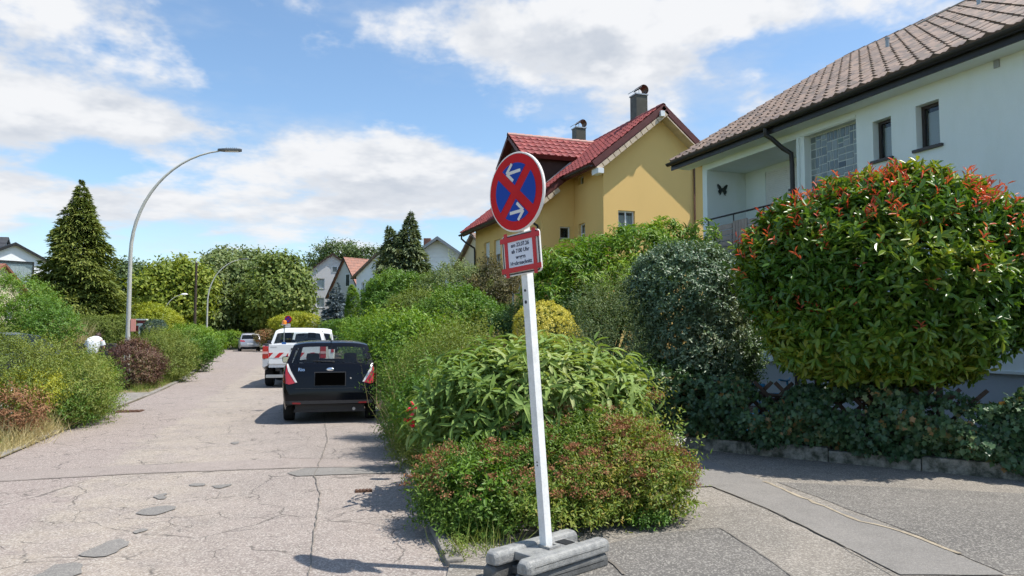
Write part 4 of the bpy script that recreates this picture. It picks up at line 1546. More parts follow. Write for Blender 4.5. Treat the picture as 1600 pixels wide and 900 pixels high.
lm_purple = leafmat('purple_leaf', [(0, (.055, .026, .024)), (.5, (.095, .050, .036)), (.8, (.15, .085, .055)), (1, (.14, .14, .05))], .5, .25, .35, (1.2, .9, .7))
lm_conif = leafmat('conifer_spray', [(0, (.045, .070, .014)), (.5, (.095, .125, .026)), (1, (.19, .205, .05))], .65, .15, .2)
lm_cypr = leafmat('cypress_spray', [(0, (.060, .095, .045)), (.5, (.110, .145, .072)), (.9, (.17, .195, .105)), (1, (.25, .20, .11))], .65, .15, .2)
lm_spruce = leafmat('blue_spruce_needles', [(0, (.040, .065, .070)), (.5, (.085, .115, .125)), (1, (.155, .190, .205))], .6, .1, .2, (1, 1, 1))
lm_straw = leafmat('dry_grass', [(0, (.26, .21, .085)), (.5, (.38, .31, .15)), (1, (.50, .44, .25))], .8, .3, .2, (1, 1, .8))
lm_grass = leafmat('green_grass', [(0, (.075, .125, .022)), (.5, (.125, .175, .035)), (1, (.24, .235, .08))], .7, .3, .2)
lm_rose = leafmat('rose_petal', [(0, (.55, .02, .05)), (.5, (.68, .05, .10)), (1, (.72, .22, .30))], .5, .35, .3, (1.2, .6, .7))
lm_white = leafmat('pale_flower', [(0, (.55, .45, .36)), (1, (.75, .70, .60))], .7, .3, .2, (1, 1, 1))
lm_brown = leafmat('withered_leaf', [(0, (.13, .065, .035)), (.6, (.22, .115, .06)), (1, (.32, .20, .11))], .8, .2, .2, (1.1, .9, .7))
lm_tree = leafmat('tree_leaf', [(0, (.055, .090, .018)), (.5, (.105, .145, .028)), (1, (.19, .215, .05))], .55, .25, .3)
lm_treey = leafmat('yellowish_tree_leaf', [(0, (.085, .125, .014)), (.5, (.150, .190, .020)), (1, (.25, .265, .035))], .55, .28, .3)
lm_treeg = leafmat('greyish_tree_leaf', [(0, (.070, .110, .034)), (.5, (.125, .165, .055)), (1, (.20, .225, .095))], .55, .25, .3)
lm_treed = leafmat('deep_tree_leaf', [(0, (.035, .062, .020)), (.5, (.065, .100, .030)), (1, (.12, .155, .05))], .55, .22, .3)


def cull(o, nr, rng, back=.35):
    """thin out what faces well away from the viewer's side (never seen, still shades)"""
    v = unit(np.array([[0, 0, EYE]]) - o)
    f = (nr * v).sum(1)
    keep = (f > -.35) | (rng.uniform(0, 1, len(o)) < back)
    return o[keep], nr[keep]


def bush(name, label, blobs, n, k, tl, L, W, material, shape='rhomb', seed=1, cat='shrub', group=None, base=None, stem_r=.018, nst=10, inner=.65, up=.3, rnd_dir=.5,
         spread=.9, droop=0.0, lump=.12, lfreq=5.0, zmin=.06, part='foliage', singles=0, low=1.0, nup=.6, keepc=.5, core=True, lvar=.3, back=.4, stem_mat=None):
    rng = np.random.default_rng(seed)
    bl = np.array(blobs, float)
    if base is None:
        base = (bl[:, 0].mean(), bl[:, 1].mean(), .03)
    t = thing(name, label, cat, base, 0, group)
    o, nr = shell(blobs, n, rng, inner, zmin, lump, lfreq, low=low)
    o, nr = cull(o, nr, rng, back)
    # patchy tone: clumps share a colour offset
    ks = rng.normal(size=(4, 3)) * 2.6
    cr = np.clip(.5 + .33 * np.sin(o @ ks.T + rng.uniform(0, 6, 4)).sum(1) + rng.normal(size=len(o)) * .2, 0, 1)
    p, d, nn, LL, WW, rr, td, to, ttl = twigs(o, nr, rng, k, tl, L, W, up, rnd_dir, spread, droop, lvar, nup=nup, cr=cr, keep=keepc)
    if singles:
        dist = np.linalg.norm(p - np.array([0, 0, EYE]), axis=1)
        # nearest and largest leaves on the outside become single objects
        rel = p - bl[:, :3].mean(0)
        sc_ = LL / dist * (1 + .5 * (unit(rel) * unit(np.array([[0, 0, EYE]]) - p)).sum(1))
        idx = np.argsort(-sc_)
        a, b_ = idx[:singles], idx[singles:]
        leaf_singles('leaf', p[a], d[a], nn[a], LL[a], WW[a], rr[a], material, t, shape)
        p, d, nn, LL, WW, rr = p[b_], d[b_], nn[b_], LL[b_], WW[b_], rr[b_]
    fo = leaf_mesh(part, p, d, nn, LL, WW, rr, material, t, shape, 'stuff' if singles else None)
    if nst:
        sel = rng.choice(len(o), min(nst, len(o)), replace=False)
        cen = bl[:, :3].mean(0)
        tg = [tuple(o[i] * .85 + cen * .15) for i in sel]
        stems('stems', base, tg, rng, stem_r, stem_mat or m_stem, t)
    return t, (o, nr, rng, to, td, ttl)


def E(px, py, D, rw, rh, rd=None):
    """ellipsoid centred on pixel (px,py) at depth D with pixel half-width/half-height; depth radius in metres"""
    c_ = at(px, py, D)
    a, b_ = rw / FPX * D, rh / FPX * D
    r = rd if rd is not None else a
    m_ = (a + r) / 2
    return (c_.x, c_.y, c_.z, m_ if rd is None else (a * abs(CR.x) + r * abs(CF.x)) / (abs(CR.x) + abs(CF.x)), m_ if rd is None else (a * abs(CR.y) + r * abs(CF.y)) / (abs(CR.y) + abs(CF.y)), b_)


def crown(t, name, blobs, nclump, per, cr_, L, W, material, seed, shape='rhomb', inner=.45, lump=.16, lfreq=4.0, back=.35, flat=.75):
    """tree crown: leaf clumps through the outer volume"""
    rng = np.random.default_rng(seed)
    o, nr = shell(blobs, nclump, rng, inner, .1, lump, lfreq, cut=.7)
    o, nr = cull(o, nr, rng, back)
    n = len(o)
    sz = cr_ * rng.uniform(.6, 1.35, n)
    off = np.clip(rng.normal(size=(n, per, 3)) * .42, -.8, .8)
    off[:, :, 2] *= flat
    p = (o[:, None, :] + off * sz[:, None, None]).reshape(-1, 3)
    outw = unit(off.reshape(-1, 3) + np.repeat(nr, per, 0) * .6 + rng.normal(size=(n * per, 3)) * .5)
    dirv = unit(np.cross(outw, rng.normal(size=(n * per, 3))) + outw * .3 + np.array([0, 0, -.25]))
    nn = unit(outw + np.array([0, 0, .5]))
    tone = np.repeat(rng.uniform(0, 1, n), per) * .55 + rng.uniform(0, 1, n * per) * .45
    m = n * per
    leaf_mesh(name, p, dirv, nn, L * rng.uniform(.65, 1.35, m), W * rng.uniform(.65, 1.35, m), tone, material, t, shape)
    return o


def tree(name, label, blobs, nclump, per, cr_, L, W, material, seed, trunk_r=.15, cat='tree', group=None, base=None, nlimb=9, **kw):
    bl = np.array(blobs, float)
    base = base or (bl[:, 0].mean(), bl[:, 1].mean(), -.05)
    t = thing(name, label, cat, base, 0, group)
    o = crown(t, 'crown', blobs, nclump, per, cr_, L, W, material, seed, **kw)
    rng = np.random.default_rng(seed + 5)
    top = bl[:, 2].max()
    b = B()
    bz = Vector(base)
    cen = Vector(bl[:, :3].mean(0))
    forkz = max(.6, (bl[:, 2] - bl[:, 5]).min() + .3)
    fork = Vector((bz.x * .6 + cen.x * .4, bz.y * .6 + cen.y * .4, min(forkz, cen.z)))
    b.tube([bz, bz.lerp(fork, .5) + Vector((rng.normal() * .05, rng.normal() * .05, 0)), fork, cen + Vector((0, 0, (top - cen.z) * .5))], [trunk_r * 1.25, trunk_r, trunk_r * .85, trunk_r * .25], 9)
    for i in rng.choice(len(o), min(nlimb, len(o)), replace=False):
        q = Vector(o[i])
        s = fork.lerp(cen, rng.uniform(0, .8))
        b.tube([s, s.lerp(q, .5) + Vector((0, 0, .15 * (q - s).length)), q], [trunk_r * .5, trunk_r * .3, trunk_r * .08], 6)
    b.build('trunk', m_bark, t, smooth=60)
    return t


def conifer(name, label, base, H, r, material, seed, n=900, per=26, L=.35, W=.10, power=.85, cat='tree', droop=.25, zlow=.03, trunk_r=.16, tops=None, irregular=.18):
    """layered sprays hanging from radial branches"""
    rng = np.random.default_rng(seed)
    t = thing(name, label, cat, base, 0)
    bz = np.array(base)
    tops = tops or [(0, 0, 1.0)]
    z = rng.uniform(zlow, 1, n) ** 1.0
    prof = (1 - z) ** power
    keep = rng.uniform(0, 1, n) < np.clip(prof + .16, 0, 1)
    z, prof = z[keep], prof[keep]
    n = len(z)
    a = rng.uniform(0, 2 * PI, n)
    lump = 1 + irregular * np.sin(a * 3 + z * 21 + rng.uniform(0, 6)) + rng.normal(size=n) * irregular * .6
    rad = r * prof * np.clip(lump, .5, 1.5)
    dirh = np.stack([np.cos(a), np.sin(a), np.zeros(n)], 1)
    v = unit(np.array([[0, 0, EYE]]) - bz)
    kp = ((dirh * v).sum(1) > -.4) | (rng.uniform(0, 1, n) < .35)
    z, rad, dirh = z[kp], rad[kp], dirh[kp]
    n = len(z)
    s = rng.uniform(0, 1, (n, per)) ** .55
    pos = bz + dirh[:, None, :] * (rad[:, None] * s)[:, :, None]
    pos[:, :, 2] += (z * H)[:, None] - droop * rad[:, None] * (s ** 2) + rad[:, None] * .12 * s
    perp = np.cross(dirh, np.array([0, 0, 1.0]))
    wid = (rng.uniform(-1, 1, (n, per)) * (.02 + .27 * rad[:, None]) * (1.05 - .5 * s))
    pos += perp[:, None, :] * wid[:, :, None]
    pos[:, :, 2] += rng.normal(size=(n, per)) * .05 * H / 10
    dd = dirh[:, None, :] * .8 + perp[:, None, :] * np.sign(wid)[:, :, None] * .5 + np.array([0, 0, -droop * .8]) + rng.normal(size=(n, per, 3)) * .3
    ti = np.array(tops)[rng.integers(0, len(tops), n)]
    frac = np.clip((z - .55) / .45, 0, 1)
    pos[:, :, 0] += (ti[:, 0] * frac)[:, None]
    pos[:, :, 1] += (ti[:, 1] * frac)[:, None]
    pos[:, :, 2] *= (1 - frac * (1 - ti[:, 2]))[:, None]
    m = n * per
    Lz = np.repeat(np.clip(.45 + 2.2 * (1 - z), .45, 1.0), per)
    tone = np.repeat(rng.uniform(0, 1, n), per) * .45 + s.reshape(-1) * .25 + rng.uniform(0, 1, m) * .3
    leaf_mesh('crown', pos.reshape(-1, 3), dd.reshape(-1, 3), unit(rng.normal(size=(m, 3)) * .5 + np.array([0, 0, 1]) + np.repeat(dirh, per, 0) * .6), L * Lz * rng.uniform(.6, 1.3, m), W * Lz * rng.uniform(.6, 1.3, m), tone, material, t, 'rhomb')
    B().tube([tuple(bz), (bz[0], bz[1], bz[2] + H * .5), (bz[0], bz[1], bz[2] + H * .93)], [trunk_r, trunk_r * .6, trunk_r * .12], 8).build('trunk', m_bark, t, smooth=60)
    return t


def grass(name, label, pts, rng, L, W, material, spread=.25, per=14, kind=None, cat='grass', up=1.0, group=None):
    """tufts of blades at points"""
    pts = np.array(pts, float)
    n = len(pts)
    p = np.repeat(pts, per, 0) + np.concatenate([rng.normal(size=(n * per, 2)) * spread * .35, np.zeros((n * per, 1))], 1)
    d = unit(rng.normal(size=(n * per, 3)) * np.array([.55, .55, .2]) + np.array([0, 0, up]))
    nn = unit(rng.normal(size=(n * per, 3)) + d[:, [1, 0, 2]] * .1)
    m = n * per
    Ls = L * rng.uniform(.4, 1.25, m)
    if kind:
        o = leaf_mesh(name, p, d, nn, Ls, W, rng.uniform(0, 1, m), material, None, 'blade')
        return tag(o, label, cat, group, kind)
    t = thing(name, label, cat, tuple(pts.mean(0)), 0, group)
    leaf_mesh('blades', p, d, nn, Ls, W, rng.uniform(0, 1, m), material, t, 'blade')
    return t
# ------------------------------------------------------------------ planting
rng0 = np.random.default_rng(77)

# big photinia with red shoots
ph_bl = [E(1390, 445, 9.5, 185, 155, 1.35), E(1270, 432, 9.45, 82, 112, 1.0), E(1500, 435, 9.3, 105, 118, 1.1), E(1400, 365, 9.4, 140, 85, 1.0), E(1340, 520, 9.3, 135, 66, .95)]
ph_base = (col(1395, 9.9).x, col(1395, 9.9).y, .05)
ph, (o, nr, rng, to, td, ttl) = bush('photinia', 'large round glossy photinia with red shoot tips before the white house', ph_bl, 6800, 9, .15, .125, .047, lm_photinia, 'oval', 21,
                                     base=ph_base, stem_r=.035, nst=22, inner=.6, up=.35, rnd_dir=.45, spread=.75, lump=.10, lfreq=6, zmin=.75, singles=300, stem_mat=m_bark, nup=.4)
# red young shoots: whorls on the upper surface
o, nr = shell(ph_bl, 1300, rng, .97, 1.5, .10, 6)
sel = (nr[:, 2] > -.25) & (rng.uniform(0, 1, len(o)) < np.clip(nr[:, 2] * .8, .12, .6))
o, nr = o[sel][:400], nr[sel][:400]
p, d, nn, LL, WW, rr, *_ = twigs(o + nr * .05, nr, rng, 6, .17, .085, .022, .9, .25, .5, 0, .3)
leaf_mesh('young_shoots', p, d, nn, LL, WW, rr, lm_red, ph, 'oval')

# rounded grey-green climber-covered shrub
bush('ivy_dome', 'tall dome-shaped grey-green shrub left of the photinia', [E(1072, 465, 11.6, 88, 80, 1.0), E(1078, 550, 11.6, 92, 90, 1.0), E(1060, 430, 11.6, 62, 45, .75), E(1110, 540, 11.7, 62, 80, .8)], 11000, 6, .10, .055, .028, lm_ivytop, 'oval', 22,
     inner=.55, up=.2, rnd_dir=.6, lump=.10, lfreq=7, nst=14, stem_r=.03, zmin=.1, stem_mat=m_bark)
# feathery shrub to its left
bush('feathery_shrub', 'loose silvery-green fine-leaved shrub between golden globe and grey dome', [E(955, 520, 11.6, 50, 72, .6), E(985, 560, 11.3, 50, 60, .5), E(935, 570, 11.4, 40, 50, .5)], 3000, 9, .30, .040, .011, lm_silver, 'rhomb', 23,
     inner=.55, up=.9, rnd_dir=.5, spread=.7, lump=.2, nst=16, stem_r=.012)
# peach-like trees behind
pt = [E(900, 440, 16.5, 58, 48, 1.0), E(870, 470, 16.2, 40, 45, .8), E(1000, 400, 17, 60, 45, 1.0), E(950, 420, 17, 50, 42, .9), E(1040, 385, 17, 30, 34, .6), E(975, 450, 16.5, 70, 50, 1.0)]
bush('peach_tree', 'leafy peach tree with long drooping leaves before the yellow house', pt, 2100, 11, .32, .15, .038, lm_bright, 'lance', 24, cat='tree',
     base=(col(940, 16.6).x, col(940, 16.6).y, .03), inner=.5, up=.6, rnd_dir=.5, spread=.8, droop=.45, lump=.25, lfreq=6, nst=24, stem_r=.05, zmin=.7, stem_mat=m_bark)
bush('climber', 'dark climbing plant beside the balcony boards', [E(1102, 372, 15.2, 16, 26, .3), E(1100, 400, 15.0, 18, 20, .3), E(1105, 440, 15.0, 22, 30, .3)], 260, 8, .2, .11, .04, lm_green, 'oval', 25, nst=6, droop=.4, stem_r=.015, inner=.4,
     base=(col(1102, 15.2).x, col(1102, 15.2).y, .03))
# golden globe
bush('golden_globe', 'clipped golden-yellow globe shrub behind the sign pole', [E(848, 512, 14.5, 46, 40, .58), E(872, 532, 14.0, 36, 34, .45), E(850, 560, 14.3, 50, 50, .55)], 4800, 5, .05, .035, .017, lm_gold, 'rhomb', 26, inner=.9, up=.1, rnd_dir=.5, lump=.05, nst=8)
# large-leaved shrub behind the sign
bd, (o, nr, rng, to, td, ttl) = bush('felty_leaf_shrub', 'broad shrub with long felty pale-green leaves behind the sign pole', [E(830, 650, 7.6, 125, 82, .8), E(745, 655, 7.3, 58, 78, .55), E(915, 640, 7.6, 58, 66, .55), E(830, 605, 7.7, 95, 44, .6)], 760, 13, .34, .165, .042, lm_bud, 'lance', 27,
                                     inner=.6, up=.9, rnd_dir=.4, spread=.85, droop=.25, lump=.15, nst=40, stem_r=.010, singles=300)
sp = []
o2, n2 = shell([E(830, 590, 8.1, 130, 44, .7)], 160, rng, .95, .6)
o2 = o2[n2[:, 2] > .2][:34]
pp = []
for q in o2:
    top_ = Vector(q) + Vector((rng.normal() * .05, rng.normal() * .05, rng.uniform(.12, .30)))
    B().tube([Vector(q) - Vector((0, 0, .2)), top_], [.005, .003], 4).build('flower_stalk', m_stem, bd)
    for j in range(26):
        pp.append((Vector(q).lerp(top_, .4 + .6 * j / 26) + Vector((rng.normal() * .006, rng.normal() * .006, 0)))[:])
pp = np.array(pp)
leaf_mesh('seed_spikes', pp, rng.normal(size=pp.shape) + np.array([0, 0, .6]), rng.normal(size=pp.shape), .022, .010, rng.uniform(0, 1, len(pp)), leafmat('spike', [(0, (.16, .13, .05)), (1, (.30, .25, .12))], .8, .2), bd, 'rhomb')

# spirea in front with rust seed heads
sp_bl = [E(880, 765, 6.6, 150, 66, .65), E(735, 775, 6.3, 70, 55, .45), E(975, 752, 6.7, 80, 66, .55), E(930, 715, 6.8, 80, 50, .45), E(720, 800, 6.1, 50, 48, .35), E(1010, 770, 6.5, 50, 56, .4), E(830, 805, 6.2, 120, 46, .45)]
spi, (o, nr, rng, to, td, ttl) = bush('spirea', 'low wide spirea with rust-brown seed heads at the sign foot', sp_bl, 5200, 10, .20, .042, .016, lm_spirea, 'rhomb', 28,
                                      inner=.6, up=.7, rnd_dir=.5, spread=.75, lump=.16, lfreq=7, nst=46, stem_r=.006, zmin=.10, keepc=.55)
o, nr = shell(sp_bl, 2200, rng, .97, .25, .16, 7)
o, nr = cull(o, nr, rng, .1)
sel = ((nr[:, 2] > .05) | (rng.uniform(0, 1, len(o)) < .10))
o = o[sel][:300] + nr[sel][:300] * .10 + np.array([0, 0, .07])
fl = np.repeat(o, 34, 0) + rng.normal(size=(len(o) * 34, 3)) * np.array([.030, .030, .012]) * np.repeat(rng.uniform(.6, 1.4, len(o)), 34)[:, None]
leaf_mesh('seed_heads', fl, rng.normal(size=fl.shape) + np.array([0, 0, .5]), rng.normal(size=fl.shape), .019, .013, np.repeat(rng.uniform(0, 1, len(o)), 34) * .6 + rng.uniform(0, .4, len(fl)), lm_rust, spi, 'rhomb')
# fresh green weed in front of it and pale dry shoot at its right end
bush('leafy_weed', 'fresh bright green weed growing at the front of the spirea', [E(748, 770, 6.0, 40, 35, .25)], 90, 9, .16, .060, .026, lm_bright, 'oval', 29, nst=8, stem_r=.005, up=.8)
bush('low_groundcover', 'small-leaved dark creeping ground cover beside the foot plates', [E(745, 835, 5.95, 60, 28, .25), E(905, 825, 6.3, 90, 24, .2), E(1010, 820, 6.2, 40, 22, .2)], 1500, 7, .10, .024, .012, lm_green, 'rhomb', 30, nst=10, stem_r=.004, up=.6, zmin=.04)
# tall spikes leaning right with rusty leaves
bush('rusty_shoots', 'arching reddish shoots with pale seed heads at the spirea right end', [E(1045, 690, 6.9, 26, 22, .15), E(1010, 650, 7.2, 22, 40, .15), E(1062, 715, 6.6, 16, 26, .12)], 60, 9, .22, .05, .018, lm_spirea, 'rhomb', 31, nst=14, stem_r=.005, up=.5,
     base=(col(1000, 6.8).x, col(1000, 6.8).y, .05))
for (px, py, D, mt, nm, lb) in ((1052, 690, 6.75, lm_white, 'pale_flower_head', 'pale dried flower head at the right end of the spirea'), (1022, 618, 7.3, lm_rust, 'rust_flower_head', 'rust-brown flower head rising above the right shrub shoots')):
    q = at(px, py, D)
    b0 = Vector((q.x - .15, q.y + .1, .05))
    t = thing(nm, lb, 'flower', b0)
    B().tube([b0, b0.lerp(q, .6) + Vector((-.04, .03, .05)), q], [.005, .004, .003], 5).build('stem', m_stem, t)
    fp = np.array(q) + rng.normal(size=(160, 3)) * np.array([.05, .05, .025])
    leaf_mesh('flower', fp, rng.normal(size=fp.shape) + np.array([0, 0, .4]), rng.normal(size=fp.shape), .022, .015, rng.uniform(0, 1, 160), mt, t, 'rhomb', 'stuff')

# wild bed along the road behind the large-leaved shrub
wild = [('meadow_shrub', 'tangled wild green shrub beside the black hatchback', [E(640, 610, 11.5, 34, 58, .5), E(668, 640, 9.8, 36, 56, .45)], 2600, lm_green, 41, .05, .018),
        ('tangled_weeds', 'thin-stemmed olive weeds behind the red roses', [E(690, 585, 10.2, 50, 45, .6), E(720, 560, 10.8, 45, 35, .6)], 2200, lm_olive, 42, .045, .012),
        ('light_leaf_shrub', 'bright leafy shrub right of the hatchback roof', [E(636, 555, 14.5, 40, 42, .7), E(665, 545, 14.0, 40, 36, .7)], 1900, lm_bright, 43, .085, .035),
        ('roadside_shrub', 'light green roadside shrub behind the parked hatchback', [E(578, 548, 21, 32, 26, .6), E(608, 535, 19, 42, 32, .8)], 2200, lm_bright, 44, .085, .035),
        ('far_roadside_shrub', 'flat-topped green shrub beyond the white pickup', [E(572, 528, 30, 26, 20, .8), E(600, 530, 27, 40, 22, 1.0)], 2200, lm_green, 45, .10, .04)]
for nm, lb, bl, n_, mt, sd, L_, W_ in wild:
    bush(nm, lb, bl, n_, 8, .36, L_, W_, mt, 'rhomb', sd, inner=.45, up=1.0, rnd_dir=.6, lump=.42, nst=18, stem_r=.008, spread=.8, group=None)
bush('dry_weeds', 'brownish dry weeds at the kerb behind the black hatchback', [E(628, 668, 10.4, 26, 26, .3), E(660, 700, 8.9, 34, 28, .3), E(690, 740, 7.6, 32, 30, .3)], 1300, 9, .22, .05, .011, lm_olive, 'rhomb', 46, up=.8, nst=14, stem_r=.004)
# rose with red blossoms
rt, _ = bush('rose_bush', 'rose bush with a cluster of red and pink blossoms by the road', [E(658, 650, 8.9, 30, 45, .25)], 300, 8, .2, .05, .026, lm_green, 'oval', 47, nst=9, stem_r=.006, up=.6)
rg2 = np.random.default_rng(5)
for (px, py, D, kk) in ((648, 632, 8.2, .3), (640, 642, 8.2, .1), (652, 640, 8.2, .55), (645, 650, 8.2, .75), (657, 648, 8.2, .85), (642, 661, 8.2, .05), (646, 668, 8.2, .15), (638, 657, 8.2, .2), (671, 606, 9.0, .0), (686, 604, 9.0, .1), (676, 618, 9.0, .5)):
    q = np.array(at(px, py, D))
    npet = 16
    a = rg2.uniform(0, 6.28, npet)
    dv = np.stack([np.cos(a), np.sin(a), rg2.uniform(-.1, .9, npet)], 1)
    leaf_mesh('blossom', np.repeat(q[None], npet, 0) + dv * .006, dv, np.tile([0, 0, 1.0], (npet, 1)) - dv * .4, .050 * rg2.uniform(.8, 1.2, npet), .046, np.clip(kk + rg2.normal(size=npet) * .12, 0, 1), lm_rose, rt, 'oval')
# grasses with pale plumes over the bed
gp_ = []
for (px, py, D) in ((655, 560, 10.5), (700, 560, 10.2), (745, 550, 9.6), (785, 540, 9.6), (770, 545, 9.2), (870, 560, 9.8), (800, 555, 9.2), (640, 600, 10)):
    c_ = col(px, D, .05)
    gp_ += [(c_.x + rng0.normal() * .2, c_.y + rng0.normal() * .2, .05) for _ in range(5)]
grass('plume_grass', 'tall pale wild grasses standing above the planting bed', gp_, rng0, 1.25, .010, lm_straw, .2, 12, None, 'grass', 2.2)
gp_ = [(lin(RIGHT, y) + .14 + abs(rng0.normal()) * .16, y, .03) for y in np.linspace(5, 14, 90)]
grass('kerb_grass', 'green grass tufts along the kerb of the planting bed', gp_, rng0, .22, .007, lm_grass, .18, 26, 'stuff')
bush('corner_weed', 'small low weed at the corner of the dropped kerb', [E(712, 862, 5.35, 14, 14, .08)], 60, 7, .07, .022, .010, lm_olive, 'rhomb', 48, nst=4, stem_r=.003, zmin=.02)

# mid-distance shrubs on the right
bush('apple_tree', 'small silvery-olive garden tree before the brown-roofed house', [E(715, 448, 25, 40, 28, 1.2), E(690, 460, 25, 36, 26, 1.0), E(745, 462, 24.5, 34, 34, 1.0), E(715, 470, 24.5, 60, 40, 1.2)], 2300, 9, .35, .085, .038, lm_treeg, 'rhomb', 51, cat='tree', nst=20, stem_r=.06, inner=.45, lump=.28, stem_mat=m_bark, zmin=.8)
bush('plum_tree', 'dark purplish-leaved tree at the yellow house corner', [E(772, 445, 23.5, 26, 34, .8), E(755, 470, 23.5, 28, 36, .8)], 1100, 9, .35, .085, .04, leafmat('plum_leaf', [(0, (.045, .040, .020)), (.6, (.085, .078, .030)), (1, (.19, .155, .055))], .5, .25), 'rhomb', 52, cat='tree', nst=14, stem_r=.05, inner=.4, lump=.3, stem_mat=m_bark)
bush('round_green_shrub', 'dense mid-green shrub below the no-stopping sign', [E(722, 500, 18.5, 52, 46, 1.0), E(690, 510, 18.5, 40, 40, .9), E(755, 515, 18, 36, 34, .8)], 3000, 8, .22, .075, .034, lm_green, 'rhomb', 53, nst=14, stem_r=.025, inner=.6, lump=.18)
bush('yellowish_shrub', 'yellowish-green shrub left of the round green one', [E(648, 490, 22, 36, 30, 1.0), E(632, 515, 21, 30, 28, .8)], 1900, 8, .28, .08, .034, lm_olive, 'rhomb', 54, nst=12, stem_r=.02, inner=.5, lump=.22, up=.6)
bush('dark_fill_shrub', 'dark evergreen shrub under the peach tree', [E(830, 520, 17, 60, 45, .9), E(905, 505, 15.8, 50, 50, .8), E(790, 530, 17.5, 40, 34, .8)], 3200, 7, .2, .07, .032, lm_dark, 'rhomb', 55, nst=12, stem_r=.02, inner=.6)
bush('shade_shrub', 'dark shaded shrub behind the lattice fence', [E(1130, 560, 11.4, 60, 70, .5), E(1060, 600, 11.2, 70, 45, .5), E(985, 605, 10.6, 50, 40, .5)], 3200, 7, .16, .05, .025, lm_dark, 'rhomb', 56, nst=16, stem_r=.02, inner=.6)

# tall cypress and companions
cy = col(630, 38)
conifer('cypress_tree', 'tall irregular two-topped grey-green cypress beside the yellow house', (cy.x, cy.y, 0), at(632, 331, 38).z, 2.55, lm_cypr, 61, 3600, 30, .32, .10, .92, droop=.3, tops=[(.35, -.1, 1.0), (-.75, .3, .90)], irregular=.26, zlow=.12)
bush('dark_broad_shrub', 'dark green broad shrub at the foot of the cypress', [E(615, 465, 34, 36, 36, 1.6), E(655, 470, 34, 36, 34, 1.5), E(600, 480, 33, 24, 30, 1.2)], 2600, 8, .35, .13, .06, lm_green, 'rhomb', 62, nst=12, stem_r=.06, inner=.55, lump=.2)
cy = col(525, 62)
conifer('blue_spruce', 'small blue spruce before the pale gable house', (cy.x, cy.y, 0), at(526, 441, 62).z, 1.75, lm_spruce, 63, 520, 26, .34, .11, .8, droop=.10, irregular=.12)
cy = col(550, 52)
bush('columnar_thuja', 'slim bright green columnar thuja right of the blue spruce', [(cy.x, cy.y, 1.6, .52, .52, 1.7), (cy.x, cy.y, 3.2, .44, .44, 1.75)], 2600, 6, .10, .13, .05, lm_bright, 'rhomb', 64, cat='tree', nst=3, stem_r=.05, inner=.8, up=1.2, rnd_dir=.3)
cy = col(566, 53)
bush('columnar_yew', 'narrow dark evergreen column between thuja and white house', [(cy.x, cy.y, 1.5, .4, .4, 1.6), (cy.x, cy.y, 2.6, .32, .32, 1.5)], 1200, 6, .10, .13, .05, lm_dark, 'rhomb', 65, cat='tree', nst=3, stem_r=.05, inner=.8, up=1.2, rnd_dir=.3)
bush('lime_shrub', 'low lime-green shrub before the grey gable house', [E(463, 500, 66, 24, 10, 1.2), E(485, 503, 66, 18, 9, 1.0), E(442, 505, 64, 20, 9, 1.0)], 1500, 6, .3, .15, .07, lm_yell, 'rhomb', 66, nst=6)
bush('street_hedge_far', 'green hedge along the far right roadside beyond the pickup', [E(548, 512, 50, 30, 12, 1.2), E(580, 515, 44, 36, 14, 1.3), E(525, 512, 58, 24, 9, 1.2)], 2400, 6, .25, .13, .06, lm_green, 'rhomb', 67, nst=8)

# left side of the road
row = [('hedge_shrub', 'overgrown olive-green hedge at the left road edge, nearest the camera', [E(60, 612, 12.8, 105, 62, .9), E(-30, 610, 11.8, 100, 80, 1.0), E(112, 604, 14.2, 52, 48, .6)], 6200, lm_olive, 71, .050, .017, .30),
       ('arching_shrub', 'arching darker green shrub with drooping twigs left of the driveway gap', [E(122, 625, 13.8, 46, 44, .6), E(142, 602, 15.2, 26, 40, .5), E(90, 640, 12.6, 36, 34, .5)], 3000, lm_green, 72, .048, .017, .34),
       ('yellow_tip_shrub', 'yellow-tipped shrub patch low in the left hedge', [E(40, 610, 11.8, 48, 22, .35)], 700, lm_yell, 73, .042, .016, .22)]
for nm, lb, bl, n_, mt, sd, L_, W_, tl_ in row:
    bush(nm, lb, bl, n_, 9, tl_, L_, W_, mt, 'rhomb', sd, inner=.6, up=.55, rnd_dir=.65, lump=.22, lfreq=6, nst=26, stem_r=.009, spread=.85, droop=.12)
bush('withered_branch_patch', 'withered brown twigs low in the left hedge', [E(22, 640, 11.0, 34, 20, .3)], 380, 8, .26, .05, .018, lm_brown, 'rhomb', 74, nst=22, stem_r=.006, up=.0)
bush('purple_barberry', 'purple-brown barberry bush at the lamp post foot', [E(213, 572, 21.5, 33, 33, .65), E(205, 560, 21.8, 26, 24, .5)], 2600, 7, .22, .055, .026, lm_purple, 'rhomb', 75, nst=14, stem_r=.012, inner=.6, lump=.2)
bush('spiraea_mound', 'olive-green mounded shrub right of the purple barberry', [E(262, 560, 24.5, 40, 40, .8), E(240, 552, 25.5, 34, 30, .7)], 3200, 8, .28, .065, .024, lm_olive, 'rhomb', 76, nst=14, stem_r=.01, inner=.6, lump=.16)
bush('kerb_shrub', 'bright green shrub at the left kerb by the bend', [E(300, 545, 31, 34, 30, .9), E(285, 535, 33, 32, 22, .9)], 2600, 8, .28, .085, .036, lm_green, 'rhomb', 77, nst=14, stem_r=.012, inner=.6, lump=.18)
bush('far_kerb_shrub', 'farthest green shrub on the left kerb under the second lamp', [E(326, 538, 42, 22, 20, .9), E(310, 532, 44, 24, 18, 1.0)], 1800, 7, .28, .11, .05, lm_bright, 'rhomb', 78, nst=10, stem_r=.015)
